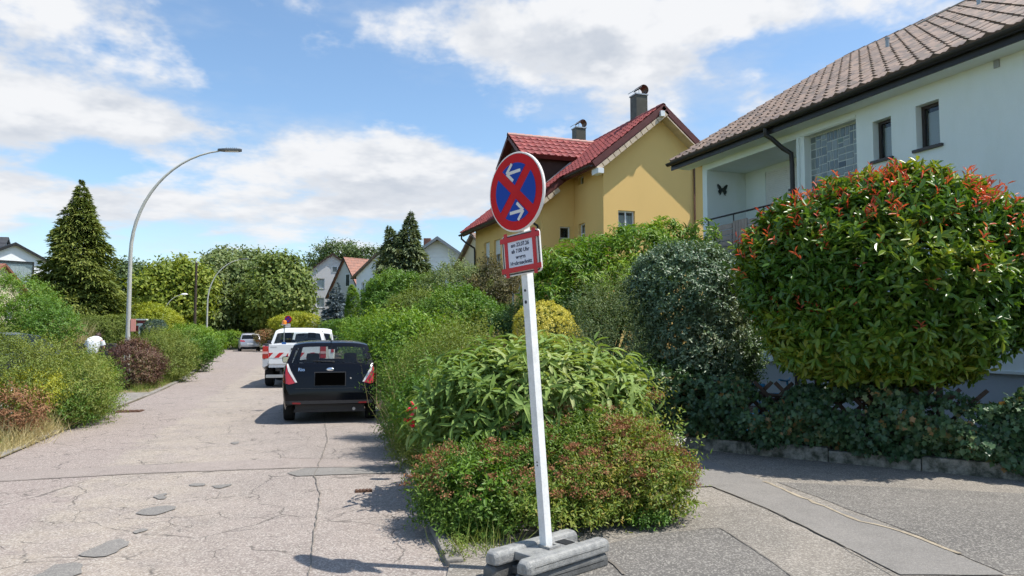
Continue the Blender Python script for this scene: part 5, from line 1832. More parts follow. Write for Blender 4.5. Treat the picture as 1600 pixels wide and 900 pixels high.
bush('laurel_shrub', 'large green laurel-like shrub at the far left behind the hedge', [E(20, 480, 26, 50, 42, 1.4), E(60, 500, 25, 45, 34, 1.2), E(-30, 490, 25, 60, 60, 1.5), E(85, 515, 24, 30, 24, .8)], 4200, 8, .3, .085, .04, lm_green, 'rhomb', 79, nst=18, stem_r=.03, lump=.2)
bush('clipped_hedge', 'long clipped olive hedge behind the person in the white shirt', [E(100 + 24 * i, 512 - i * .4, 36 + i * .3, 22, 17, .6) for i in range(5)] + [E(100 + 24 * i, 528, 36 + i * .3, 22, 17, .6) for i in range(5)], 5000, 6, .12, .075, .03, lm_yell if False else lm_olive, 'rhomb', 80, cat='hedge', nst=12, inner=.8, lump=.06)
bush('golden_thuja', 'broad yellow-green mound of thuja behind the lamp post', [E(232, 500, 48, 40, 24, 1.6), E(245, 508, 47, 36, 24, 1.4), E(215, 515, 47, 34, 20, 1.4)], 3400, 6, .18, .13, .05, lm_yell, 'rhomb', 81, nst=6, inner=.8, lump=.10)
bush('clipped_blue_shrub', 'clipped dark blue-green block shrub beside the white T sign', [E(240, 516, 36, 17, 15, .55), E(238, 526, 36, 17, 13, .55), E(247, 512, 36, 11, 11, .4)], 2200, 6, .08, .055, .022, leafmat('bluegreen', [(0, (.030, .060, .045)), (1, (.075, .115, .09))], .55, .15), 'rhomb', 82, nst=5, inner=.88, lump=.05)
gp_ = [(q.x, q.y, .3) for q in [col(104 + rng0.normal() * 9, 31.5 + rng0.normal() * .4) for _ in range(60)]]
grass('pampas_tuft', 'pale dry ornamental grass tuft behind the left hedge', gp_, rng0, 1.75, .022, lm_straw, .5, 26, None, 'grass', 1.8)
gp_ = [(lin(LEFT, y) - abs(rng0.normal()) * .35 - .05, y, .02) for y in np.linspace(7.5, 16.5, 230)]
grass('verge_straw', 'dry straw grass along the left road edge', gp_, rng0, .20, .006, lm_straw, .22, 24, 'stuff')
gp_ = [(lin(LEFT, y) - .2 - abs(rng0.normal()) * .4, y, .02) for y in np.linspace(8, 34, 260) if not 16.8 < y < 22.2]
grass('verge_grass', 'green grass and weeds along the left verge', gp_, rng0, .26, .007, lm_grass, .25, 22, 'stuff')
gp_ = [(q.x, q.y, .02) for q in [gnd(20 + rng0.uniform(-60, 60), 690 + rng0.uniform(-22, 14)) for _ in range(90)] if q.x < lin(LEFT, q.y) - .03]
grass('straw_clump', 'thick straw-yellow grass clump at the bottom left corner', gp_, rng0, .40, .008, lm_straw, .3, 34, None, 'grass', .9)

# big conifer on the left
cy = col(119, 45)
conifer('big_conifer', 'tall broad dark conifer standing alone on the left', (cy.x, cy.y, 0), at(119, 282, 45).z, 3.3, lm_conif, 91, 3300, 28, .34, .10, .86, droop=.32, zlow=.05, irregular=.24)

# street trees and wood at the end of the road
T = [('dark_far_tree', 'dark rounded tree right of the big conifer', [E(205, 440, 95, 30, 32, 3), E(185, 460, 95, 24, 34, 3), E(222, 455, 95, 20, 26, 2.5)], 500, lm_treed, 101),
     ('yellow_green_tree', 'yellow-green broad tree left of the second street lamp', [E(265, 445, 74, 38, 38, 3), E(240, 465, 73, 30, 34, 2.5), E(298, 450, 74, 26, 36, 2.5), E(275, 480, 73, 44, 30, 2.5)], 800, lm_treey, 102),
     ('grey_green_tree', 'greyish bushy tree behind the second street lamp', [E(350, 450, 82, 40, 48, 3), E(330, 480, 80, 40, 36, 3), E(385, 460, 82, 34, 50, 3)], 850, lm_treeg, 103),
     ('birch_like_tree', 'light tall tree rising behind the lamp arm', [E(355, 415, 92, 32, 24, 2.5), E(395, 415, 92, 26, 24, 2.5), E(375, 435, 92, 40, 34, 3)], 600, lm_treeg, 104),
     ('dark_oak', 'dense dark green tree at the bend beside the grey house', [E(440, 440, 78, 34, 38, 3), E(425, 470, 76, 36, 36, 3), E(458, 470, 77, 24, 38, 2.5), E(410, 450, 78, 20, 30, 2)], 900, lm_tree, 105),
     ('bend_shrubbery', 'leafy shrubbery closing the bend behind the silver car', [E(370, 505, 84, 60, 28, 3), E(430, 505, 84, 50, 24, 3), E(320, 505, 78, 30, 22, 2.5)], 700, lm_treeg, 106),
     ('roof_tree', 'dark tree tops behind the grey gable house', [E(530, 398, 130, 30, 22, 4), E(500, 408, 130, 20, 20, 3), E(575, 404, 130, 34, 16, 4), E(545, 430, 130, 60, 30, 4)], 650, lm_treed, 107),
     ('left_far_tree', 'dark wood edge at the left horizon behind the houses', [E(60, 480, 110, 60, 30, 4), E(150, 475, 110, 50, 34, 4), E(0, 480, 110, 60, 40, 4)], 600, lm_treed, 108),
     ('right_garden_tree', 'green garden tree behind the brown roof', [E(660, 470, 80, 40, 40, 3), E(610, 470, 95, 40, 44, 3)], 500, lm_tree, 109)]
for nm, lb, bl, nc, mt, sd in T:
    tree(nm, lb, bl, nc, 26, 1.25, .42, .27, mt, sd, trunk_r=.28, lump=.2)
bush('red_flower_hedge', 'reddish flowering hedge beside the silver car', [E(418, 527, 66, 20, 10, .8)], 500, 6, .3, .13, .06, leafmat('redhedge', [(0, (.09, .11, .03)), (.6, (.16, .12, .045)), (1, (.30, .10, .06))], .6, .2), 'rhomb', 83, nst=4)
bush('bend_hedge', 'clipped light green hedge at the bend left of the silver car', [E(360, 530, 72, 22, 12, 1.0)], 700, 6, .25, .13, .06, lm_bright, 'rhomb', 84, nst=4)
# ------------------------------------------------------------------ garden wall, lattice fence, ivy
wdir = (WALL_B - WALL_A).normalized()
wnrm = Vector((-wdir.y, wdir.x, 0))
if wnrm.dot(Vector((1, 1, 0))) < 0:
    wnrm = -wnrm                                   # away from the camera
gw = thing('garden_wall', 'low mossy concrete wall under the ivy along the driveway', 'wall', WALL_A)
wl = (WALL_B - WALL_A).length
nseg = 6
for i in range(nseg):
    a = WALL_A + wdir * (wl * i / nseg + .004)
    c_ = WALL_A + wdir * (wl * (i + 1) / nseg - .004)
    B().prism([a + Vector((0, 0, -.1)), c_ + Vector((0, 0, -.1)), c_ + wnrm * .22 + Vector((0, 0, -.1)), a + wnrm * .22 + Vector((0, 0, -.1))], (0, 0, .28 + .02 * math.sin(i * 2.2))).build('wall_section', m_wallconc, gw, bevel=.015)
soil_bank = sheet('bank', [WALL_A + wnrm * .1, WALL_B + wnrm * .1, WALL_B + wnrm * 3.2, Vector((10.9, 12.5, 0)), Vector((8.2, 12.8, 0))], .12, m_soil)
tag(soil_bank, kind='structure')
# second low wall piece going away behind the shrubs
B().prism([WALL_A + Vector((-.1, .1, -.1)), WALL_A + Vector((.08, .25, -.1)), Vector((7.2, 12.5, -.1)), Vector((7.0, 12.5, -.1))], (0, 0, .27)).build('wall_section', m_wallconc, gw)

fen = thing('lattice_fence', 'dark brown crossed-slat fence half buried in ivy', 'fence', WALL_A + wnrm * .3)
m_fence = mat('fence_wood', (0.085, 0.052, 0.036), 0.8, var=0.4, vscale=6, bump=.3, bscale=40)
fo = WALL_A + wnrm * .32 + Vector((0, 0, .2)) - wdir * .9
FL, FH = 4.1, .75
k = 0
for s in (1, -1):
    x = -FH
    while x < FL:
        a = fo + wdir * (x if s == 1 else x + FH) + wnrm * (.03 * s)
        c_ = fo + wdir * (x + FH if s == 1 else x) + wnrm * (.03 * s) + Vector((0, 0, FH))
        dirv = (c_ - a).normalized()
        sd = dirv.cross(wnrm) * .024
        b = B().prism([a - sd - wnrm * .012, a + sd - wnrm * .012, c_ + sd - wnrm * .012, c_ - sd - wnrm * .012], wnrm * .024)
        b.build('slat', m_fence, fen)
        x += .27
for z in (.16, .58):
    a = fo + Vector((0, 0, z)) - wdir * .2
    B().tube([a, a + wdir * (FL + .4)], .028, 6).build('rail', m_fence, fen)
for i in range(4):
    a = fo + wdir * (i * FL / 3) + wnrm * .07
    B().tube([a - Vector((0, 0, .3)), a + Vector((0, 0, .8))], .04, 8).build('post', m_fence, fen)

# ivy cascading over the wall: leaf carpet on a sagging front
rng = np.random.default_rng(404)
iv = thing('ivy_hedge', 'dark ivy hedge spilling over the low driveway wall', 'ivy', WALL_A + wnrm * .2)
n_ = 19000
s = rng.uniform(-.12, 1.0, n_)
h = rng.uniform(0, 1, n_)
top = .88 + .10 * np.sin(s * 19) + .06 * np.sin(s * 47 + 1) + .10 * np.clip((s - .55) * 3, 0, 1)
bulge = .10 + .20 * np.sin(np.clip(h, 0, 1) * PI) + .07 * np.sin(s * 31 + h * 7) + .05 * np.sin(s * 71 - h * 11)
z = .16 + .05 * np.sin(s * 26) + h * (top - .1)
dep = .16 - bulge + rng.uniform(-.04, .16, n_)
topm = rng.uniform(0, 1, n_) < .28
dep = np.where(topm, rng.uniform(-.05, .55, n_), dep)
z = np.where(topm, top - .04 + .06 * np.sin(dep * 9 + s * 40) + rng.normal(size=n_) * .03, z)
gap = (s < .62) & (h > .62) & (np.sin(s * 37) > -.05)       # openings where the fence shows
keep = ~gap | (rng.uniform(0, 1, n_) < .12)
s, h, z, dep, topm = s[keep], h[keep], z[keep], dep[keep], topm[keep]
wa, wd_, wn_ = np.array(WALL_A), np.array(wdir), np.array(wnrm)
pos = wa + wd_ * (s * wl)[:, None] + wn_ * dep[:, None]
pos[:, 2] = z
m = len(pos)
nn = np.where(topm[:, None], np.array([0, 0, 1.0]), -wn_ + np.array([0, 0, .5])) + rng.normal(size=(m, 3)) * .45
dd = rng.normal(size=(m, 3)) * .6 + np.array([0, 0, -.7]) - wn_ * .2
tone = np.clip(.4 + .25 * np.sin(s * 23 + h * 5) + rng.normal(size=m) * .25, 0, 1)
dist = np.linalg.norm(pos - np.array([0, 0, EYE]), axis=1)
idx = np.argsort(dist)
LL = .062 * rng.uniform(.6, 1.3, m)
WW = LL * 1.0
vis = idx[:2500][rng.permutation(2500)[:300]]
mask = np.ones(m, bool)
mask[vis] = False
leaf_singles('leaf', pos[vis], dd[vis], nn[vis], LL[vis], WW[vis], tone[vis], lm_ivy, iv, 'ivy')
leaf_mesh('foliage', pos[mask], dd[mask], nn[mask], LL[mask], WW[mask], tone[mask], lm_ivy, iv, 'ivy', 'stuff')
bush('ivy_bank', 'deep green ivy mass at the left end of the low wall', [(WALL_A.x + .1, WALL_A.y + .5, .55, .9, .7, .55), (WALL_A.x - .3, WALL_A.y + 1.3, .6, .8, .9, .6), (WALL_A.x + .9, WALL_A.y + 1.0, .6, .8, .8, .5)], 3600, 6, .12, .055, .05, lm_ivy, 'ivy', 405, nst=6, inner=.7, up=-.1)
# blue child's bicycle behind the fence
m_blue = mat('bright_blue_paint', (0.03, 0.27, 0.55), 0.4)
bp = at(1200, 585, 10.95)
bk = thing('blue_bicycle', 'bright blue bicycle parked behind the lattice fence', 'bicycle', (bp.x, bp.y, .12), R(-58))
zb = .12


def bx_(pts, r, nm, mt):
    return B().tube([Vector(p_) for p_ in pts], r, 8).build(nm, mt, bk, True, smooth=60)


for x in (-.42, .42):
    w_ = B()
    ring = [Vector((x + .29 * math.cos(a), 0, .30 + .29 * math.sin(a))) for a in np.linspace(0, 2 * PI, 33)]
    wo = B().tube(ring, .022, 8, cap=False).build('wheel', m_blue, bk, True, smooth=60)
    sk = B()
    for i in range(14):
        a = 2 * PI * i / 14
        sk.tube([(x, 0, .30), (x + .28 * math.cos(a), 0, .30 + .28 * math.sin(a))], .003, 4)
    sk.build('spokes', m_metal, wo, True)
bx_([(-.42, 0, .30), (-.08, 0, .26), (.30, 0, .62), (-.16, 0, .58), (-.08, 0, .26)], .018, 'frame', m_blue)
bx_([(-.42, 0, .30), (-.16, 0, .58)], .012, 'seat_stay', m_blue)
bx_([(.42, 0, .30), (.30, 0, .62), (.27, 0, .80)], .016, 'fork', m_blue)
bx_([(.24, -.24, .82), (.27, -.1, .80), (.27, .1, .80), (.24, .24, .82)], .014, 'handlebar', m_blue)
bx_([(-.16, 0, .58), (-.19, 0, .68)], .012, 'seat_post', m_metal)
B().prism([(-.32, -.07, .69), (-.32, .07, .69), (-.05, .025, .69), (-.05, -.025, .69)], (0, 0, .05)).build('saddle', m_blue, bk, True, bevel=.015)

# ------------------------------------------------------------------ street lamps, poles
def arc_lamp(label, base, H, reach, ang=0.0, r=.075, head='led', group='arched street lamps', name='street_lamp'):
    t = thing(name, label, 'street lamp', base, ang, group)
    pts, rad = [], []
    hs_ = H * .54
    for i in range(5):
        pts.append((0, 0, hs_ * i / 4))
        rad.append(r * (1 - .25 * i / 4))
    for i in range(1, 15):
        a = i / 14
        th = a * R(80)
        pts.append((reach * .93 * (1 - math.cos(th)) / (1 - math.cos(R(80))), 0, hs_ + (H - hs_) * math.sin(th) / math.sin(R(80))))
        rad.append(r * (.75 - .42 * a))
    B().tube(pts, rad, 12).build('pole', m_lamp, t, True, smooth=60)
    B().lathe([(0, .0), (r * 1.5, 0), (r * 1.5, .5), (r * 1.02, .55)], (0, 0, 0), 14).build('pole_base', m_lamp, t, True, smooth=40)
    m = Matrix.Translation((reach * .93, 0, H)) @ Matrix.Rotation(R(-4), 4, 'Y')
    if head == 'led':
        hd = B().prism([m @ Vector(p_) for p_ in ((-.05, -.06, 0), (.15, -.13, 0), (.62, -.12, .0), (.68, -.06, 0), (.68, .06, 0), (.62, .12, 0), (.15, .13, 0), (-.05, .06, 0))], (0, 0, .07)).build('lamp_head', mat('lamp_head_grey', (.12, .125, .13), .45, .3), t, True, bevel=.015)
        B().box(.18, .58, -.09, .09, -.012, -.001, m).build('light_panel', m_pvc, hd, True)
        fins = B()
        for i in range(6):
            fins.box(.2 + i * .06, .22 + i * .06, -.09, .09, .071, .10, m)
        fins.build('cooling_fins', mat('lamp_head_grey', (.12, .125, .13)), hd, True)
    else:
        hd = B().lathe([(.0, .13), (.10, .11), (.17, .05), (.18, .0)], (0, 0, 0), 16, m=m @ Matrix.Translation((.25, 0, 0)) @ Matrix.Diagonal((1.7, .8, 1, 1))).build('lamp_head', m_white, t, True, smooth=50)
        B().lathe([(.17, .0), (.13, -.06), (0, -.08)], (0, 0, 0), 16, m=m @ Matrix.Translation((.25, 0, 0)) @ Matrix.Diagonal((1.7, .8, 1, 1))).build('lamp_cover', m_white, hd, True, smooth=50)
    B().box(-.01 - r, .01 - r + .02, -.05, .05, .7, 1.1).build('service_door', m_lamp, t, True)
    return t


q = col(200, 22.4)
tip = at(357, 224, 1)
HL = at(330, 228, 22.6).z
lamp1 = arc_lamp('tall arched street lamp on the left, nearest of the lamps', (q.x, q.y, 0), HL, 2.62)
m_redbox = mat('salmon_red_sheet', (0.62, 0.27, 0.22), .5)
lz = at(206, 508, 22.4).z
B().box(.07, .20, -.05, .05, lz - .19, lz + .19).build('notice_plate', m_redbox, lamp1, True)
B().lathe([(.082, lz - .5), (.085, lz - .49), (.085, lz - .44), (.082, lz - .43)], (0, 0, 0), 12).build('pole_band', m_metal, lamp1, True)
q = col(323, 58)
arc_lamp('second arched street lamp, in front of the trees at the bend', (q.x, q.y, 0), at(365, 404, 58).z, 2.5)
q = col(253, 66)
arc_lamp('small distant street lamp with white head before the yellow-green tree', (q.x, q.y, 0), at(281, 460, 66).z, 1.6, 0, .06, 'old')
q = col(304, 70)
tp = thing('wooden_pole', 'weathered wooden utility pole between the two street lamps', 'pole', (q.x, q.y, 0))
B().tube([(0, 0, 0), (0, 0, at(304, 410, 70).z)], [.15, .10], 10).build('shaft', m_bark, tp, True, smooth=60)
B().lathe([(.11, 0), (.06, .12), (0, .14)], (0, 0, at(304, 410, 70).z), 10).build('cap', m_metal, tp, True)
# red and white T board in the garden
q = col(216, 37)
tz0, tz1 = at(216, 526, 37).z, at(216, 499, 37).z
ts = thing('t_board', 'dark red tapered board with a white T under a small roof', 'sign', (q.x, q.y, 0), -YAW)
m_dkred = mat('dark_red_board', (.22, .03, .035), .55)
B().prism([(-.28, 0, tz1 - .05), (.36, 0, tz1 - .05), (.36, 0, tz0), (-.10, 0, tz0)], (0, .03, 0)).build('board', m_dkred, ts, True)
B().box(-.62, .42, -.08, .12, tz1 - .04, tz1 + .02).build('roof_strip', m_white, ts, True)
B().box(-.26, .22, -.02, -.002, tz1 - .32, tz1 - .20).box(.02, .11, -.02, -.002, tz0 + .02, tz1 - .322).build('letter', m_white, ts, True)
B().tube([(.3, .06, 0), (.3, .06, tz1)], .035, 8).build('post', m_white, ts, True)

# low dark garden wall and planter behind the left hedge
q = col(100, 30.5)
sw = thing('stone_planter', 'low dark stone garden wall left of the person', 'wall', (q.x, q.y, 0), -YAW + R(4))
m_stone = mat('dark_stone', (.075, .070, .066), .85, var=.4, vscale=5, bump=.5, bscale=25)
rg = random.Random(9)
for r_ in range(4):
    x = -1.6 + (r_ % 2) * .2
    while x < 2.0:
        w_ = rg.uniform(.32, .55)
        B().box(x, x + w_ - .015, rg.uniform(-.02, .02), .3, r_ * .30 + .006, r_ * .30 + .29).build('stone', m_stone, sw, True, bevel=.02)
        x += w_

# ------------------------------------------------------------------ temporary no-stopping sign
SB = gnd(855, 850, .20)
SB.z = 0
nrm_s = (-CR * .74 - CF * .67)
TH = math.atan2(nrm_s.x, -nrm_s.y)       # local -Y is the face normal
lean = Matrix.Rotation(R(-3.9), 4, CF) @ Matrix.Rotation(R(-1.8), 4, CR)
m_pole = mat('white_pole_paint', (0.80, 0.80, 0.79), .4, c2=(.66, .66, .64), vscale=9)
m_recyc = mat('recycled_grey_rubber', (0.085, 0.085, 0.083), .6, c2=(.14, .14, .135), vscale=14, bump=.5, bscale=80)
m_recyc2 = mat('scuffed_grey_base', (0.34, 0.335, 0.315), .42, c2=(.20, .20, .195), vscale=16, bump=.5, bscale=80)
POST_Z = .10
sg = thing('no_stopping_sign', 'leaning white post with round no-stopping sign and taped notice board', 'sign', (SB.x, SB.y, POST_Z))
Ms = lean @ Matrix.Rotation(TH, 4, 'Z')
sg.rotation_euler = Ms.to_euler()
H_top = 2.74
B().box(-.03, .03, -.03, .03, 0, H_top, None).build('post', m_pole, sg, True, bevel=.004)
for z, r_ in ((.62, .006), (.64, .006), (1.72, .012), (1.80, .010)):
    B().lathe([(.0, -.0312), (r_, -.0312), (r_, -.0305)], (0, 0, z), 10, 'Y').build('post_hole', m_dark, sg, True)
ZD = 2.485
m_signred = mat('sign_red', (.60, .010, .014), .5, spec=.15, c2=(.52, .010, .014), vscale=5)
m_signblue = mat('sign_blue', (.010, .055, .36), .5, spec=.15)
m_signwhite = mat('sign_white', (.74, .70, .67), .5)
disc = B().lathe([(0, .0), (.274, .0), (.278, .004), (.278, .018), (0, .018)], (0, -.055, ZD), 56, 'Y').build('disc', m_signwhite, sg, True, smooth=40)
B().lathe([(0, -.0015), (.266, -.0015), (.266, .0)], (0, -.055, ZD), 56, 'Y').build('red_field', m_signred, disc, True)
# four blue fields between the red cross bars
for q4 in range(4):
    poly = []
    rI = .203
    bw = .034
    a0 = R(45) + q4 * PI / 2
    s_ = math.asin(bw / rI)
    tipd = bw * math.sqrt(2)
    am = a0 + R(45)
    poly.append((tipd * math.cos(am), tipd * math.sin(am)))
    for i in range(17):
        a = a0 + s_ + (PI / 2 - 2 * s_) * i / 16
        poly.append((rI * math.cos(a), rI * math.sin(a)))
    B().prism([Vector((x, -.0575, ZD + y)) for x, y in poly], (0, -.0015, 0)).build('blue_field', m_signblue, disc, True)


def arrow(cx, cz, sgn, ln=.15):
    b = B()
    y = -.0605
    w = .011
    b.box(cx - ln / 2 if sgn < 0 else cx - ln / 2, cx + ln / 2, y, y + .001, cz - w, cz + w)
    tipx = cx + sgn * ln / 2
    for s in (1, -1):
        d_ = Vector((-sgn * .707, 0, s * .707))
        p_ = Vector((-d_.z, 0, d_.x)) * .011
        a = Vector((tipx + sgn * .004, y - .001 * (s + 2), cz))
        b.prism([a - p_, a + p_, a + d_ * .085 + p_, a + d_ * .085 - p_], (0, .001, 0))
    return b.build('arrow', m_signwhite, disc, True)


arrow(.0, ZD + .140, -1, .135)
arrow(.0, ZD - .140, 1, .135)
# notice board
ZN = 2.055
pw, ph_ = .205, .155


def rrect(w, h, r, n=5):
    out = []
    for cx, cz, a0 in ((w - r, h - r, 0), (-w + r, h - r, PI / 2), (-w + r, -h + r, PI), (w - r, -h + r, 1.5 * PI)):
        for i in range(n + 1):
            a = a0 + PI / 2 * i / n
            out.append((cx + r * math.cos(a), cz + r * math.sin(a)))
    return out


nb_ = B().prism([Vector((x, -.045, ZN + z)) for x, z in rrect(pw, ph_, .03)], (0, .012, 0)).build('notice_board', m_signwhite, sg, True)
o_, i_ = rrect(pw - .008, ph_ - .008, .024), rrect(pw - .018, ph_ - .018, .016)
rb_ = B()
for i in range(len(o_)):
    j = (i + 1) % len(o_)
    rb_.prism([Vector((x, -.0462, ZN + z)) for x, z in (o_[i], o_[j], i_[j], i_[i])], (0, -.001, 0))
rb_.build('black_border', m_dark, nb_, True)
m_paper = mat('white_paper', (.70, .72, .82), .6)
B().box(-.14, .14, -.0490, -.0475, ZN - .115, ZN + .125).build('paper', m_paper, nb_, True)
m_tape = mat('red_tape', (.52, .012, .02), .4)
for x in (-.152, .152):
    B().box(x - .018, x + .018, -.0515, -.0500, ZN - .165, ZN + .170).build('tape_strip', m_tape, nb_, True)
for z in (-.112, .118):
    B().box(-.215, .215, -.0535, -.0520, ZN + z - .019, ZN + z + .019).build('tape_strip', m_tape, nb_, True)
m_ink = mat('dark_ink', (.030, .034, .075), .6)


def text_mesh(txt, size, parent, x, y, z, material, bold=.012, name='text_line', rot=None):
    cu = bpy.data.curves.new('tmp', 'FONT')
    cu.body = txt
    cu.size = size
    cu.align_x = 'CENTER'
    cu.align_y = 'CENTER'
    cu.offset = bold * size
    cu.extrude = .0004
    ob = bpy.data.objects.new('tmp', cu)
    COL.objects.link(ob)
    dg = bpy.context.evaluated_depsgraph_get()
    me = bpy.data.meshes.new_from_object(ob.evaluated_get(dg))
    bpy.data.objects.remove(ob)
    bpy.data.curves.remove(cu)
    me.name = name
    me.transform(Matrix.Translation((x, y, z)) @ (rot or Matrix.Rotation(PI / 2, 4, 'X')))
    return mesh_obj(name, me, material, parent, True)


NB_K = .93
for txt, z, sz in (('am 23.07.26', .070, .040), ('ab 7.00 Uhr', .024, .040), ('wegen', -.022, .040), ('Heckenschnitt', -.066, .040)):
    text_mesh(txt, sz, nb_, 0, -.0496, ZN + z, m_ink, .03)
rgm = random.Random(4)
xm = -.10
while xm < .08:                              # illegible small print
    wm_ = rgm.uniform(.006, .022)
    B().box(xm, xm + wm_, -.0468, -.0460, ZN - .143, ZN - .137).build('small_print', m_dark, nb_, True)
    xm += wm_ + .005
nb_.matrix_basis = Matrix.Translation((0, 0, ZN)) @ Matrix.Diagonal((NB_K, 1, NB_K, 1)) @ Matrix.Translation((0, 0, -ZN))
for z in (ZD + .12, ZD - .12, ZN):
    B().box(-.05, .05, -.036, -.0305, z - .012, z + .012).build('clamp', m_metal, sg, True)


def foot_plate(label, z, rz, dx, material, name='foot_plate'):
    t = thing(name, label, 'sign base', (SB.x + dx[0], SB.y + dx[1], z), rz, 'stacked sign foot plates')
    # local Y = long axis
    Lh, Wh, Hh = .40, .20, .088
    for s in (-1, 1):
        prof = [(-.055, 0), (-.055, .058), (-.038, Hh), (.038, Hh), (.055, .058), (.055, 0)]
        pts = []
        ends = [(-Lh, .80), (-Lh + .03, 1.0), (Lh - .03, 1.0), (Lh, .80)]
        vs, fs = [], []
        for (yy, k_) in ends:
            for (x, zz) in prof:
                vs.append((s * (Wh - .055) + x * k_, yy, .0 + zz * (k_ if zz > .01 else 1)))
        for i in range(3):
            for j in range(6):
                j2 = (j + 1) % 6
                fs.append((i * 6 + j, i * 6 + j2, (i + 1) * 6 + j2, (i + 1) * 6 + j))
        fs.append((5, 4, 3, 2, 1, 0))
        fs.append((18, 19, 20, 21, 22, 23))
        B().add(vs, fs).build('side_bar', material, t, True, bevel=.012)
        B().box(s * (Wh) - .004 * (s > 0), s * Wh + .004 * (s < 0) + .0, -Lh + .06, Lh - .06, .040, .046).build('groove', m_dark, t, True)
    B().box(-Wh + .105, Wh - .105, -.235, .235, .012, .066).build('deck', material, t, True, bevel=.01)
    b = B()
    for (x0, x1, y0, y1) in ((-.055, -.034, -.055, .055), (.034, .055, -.055, .055), (-.034, .034, -.055, -.034), (-.034, .034, .034, .055)):
        b.box(x0, x1, y0, y1, .067, .082)
    b.build('socket_collar', material, t, True)
    B().box(-.05, .05, .11, .20, .0665, .0715).build('slot', m_dark, t, True)
    for y in (-.37, .37):
        B().lathe([(0, .001), (.026, .001), (.026, -.006)], (-Wh - .003, y * .9, .055), 14, 'X').build('reflector', mat('reflector_disc', (.30, .30, .29), .3), t, True)
    return t


la = math.atan2(-( -nrm_s.x), ( -nrm_s.y))    # long axis across the sign face
foot_plate('scuffed grey foot plate with recess, lying on the pavement under the upper one', .024, la, (0, 0), m_recyc)
foot_plate('upper light grey foot plate holding the leaning sign post', .116, la + R(1.5), (.012, -.008), m_recyc2)
# ------------------------------------------------------------------ vehicles
def paint(name, c, rough=.28, metal=0.0):
    return mat(name, c, rough, metal, spec=.3, coat=.3)


m_black = mat('black_car_paint', (.003, .0035, .006), .14, spec=.28)
m_carwhite = paint('white_truck_paint', (.74, .75, .75), .35)
m_silver = paint('silver_car_paint', (.42, .42, .45), .3, .5)
m_navy = paint('grey_blue_car_paint', (.045, .055, .075), .25, .3)
m_carglass = glassmat('car_glass', (.86, .90, .90), .02, (.012, .014, .016), .06)
m_darkglass = glassmat('tinted_car_glass', (.25, .28, .30), .02, (.008, .009, .010), .55)
m_tail = mat('red_tail_light', (.42, .012, .014), .15, spec=.6, coat=.6)
m_clear = mat('clear_lamp_lens', (.62, .60, .58), .15, spec=.6, coat=.5)
m_amber = mat('amber_lens', (.75, .24, .02), .2, spec=.6)
m_seat = mat('seat_fabric', (.030, .031, .036), .9)
m_plate = mat('blank_black_plate', (.0015, .0015, .0015), .9, spec=0.0)
m_bumper = mat('dark_bumper_plastic', (.028, .028, .030), .6, var=.25, vscale=9)
m_rim = mat('steel_rim', (.33, .34, .35), .4, .7)


def interp(tab, x):
    xs, ys = zip(*tab)
    return np.interp(x, xs, ys)


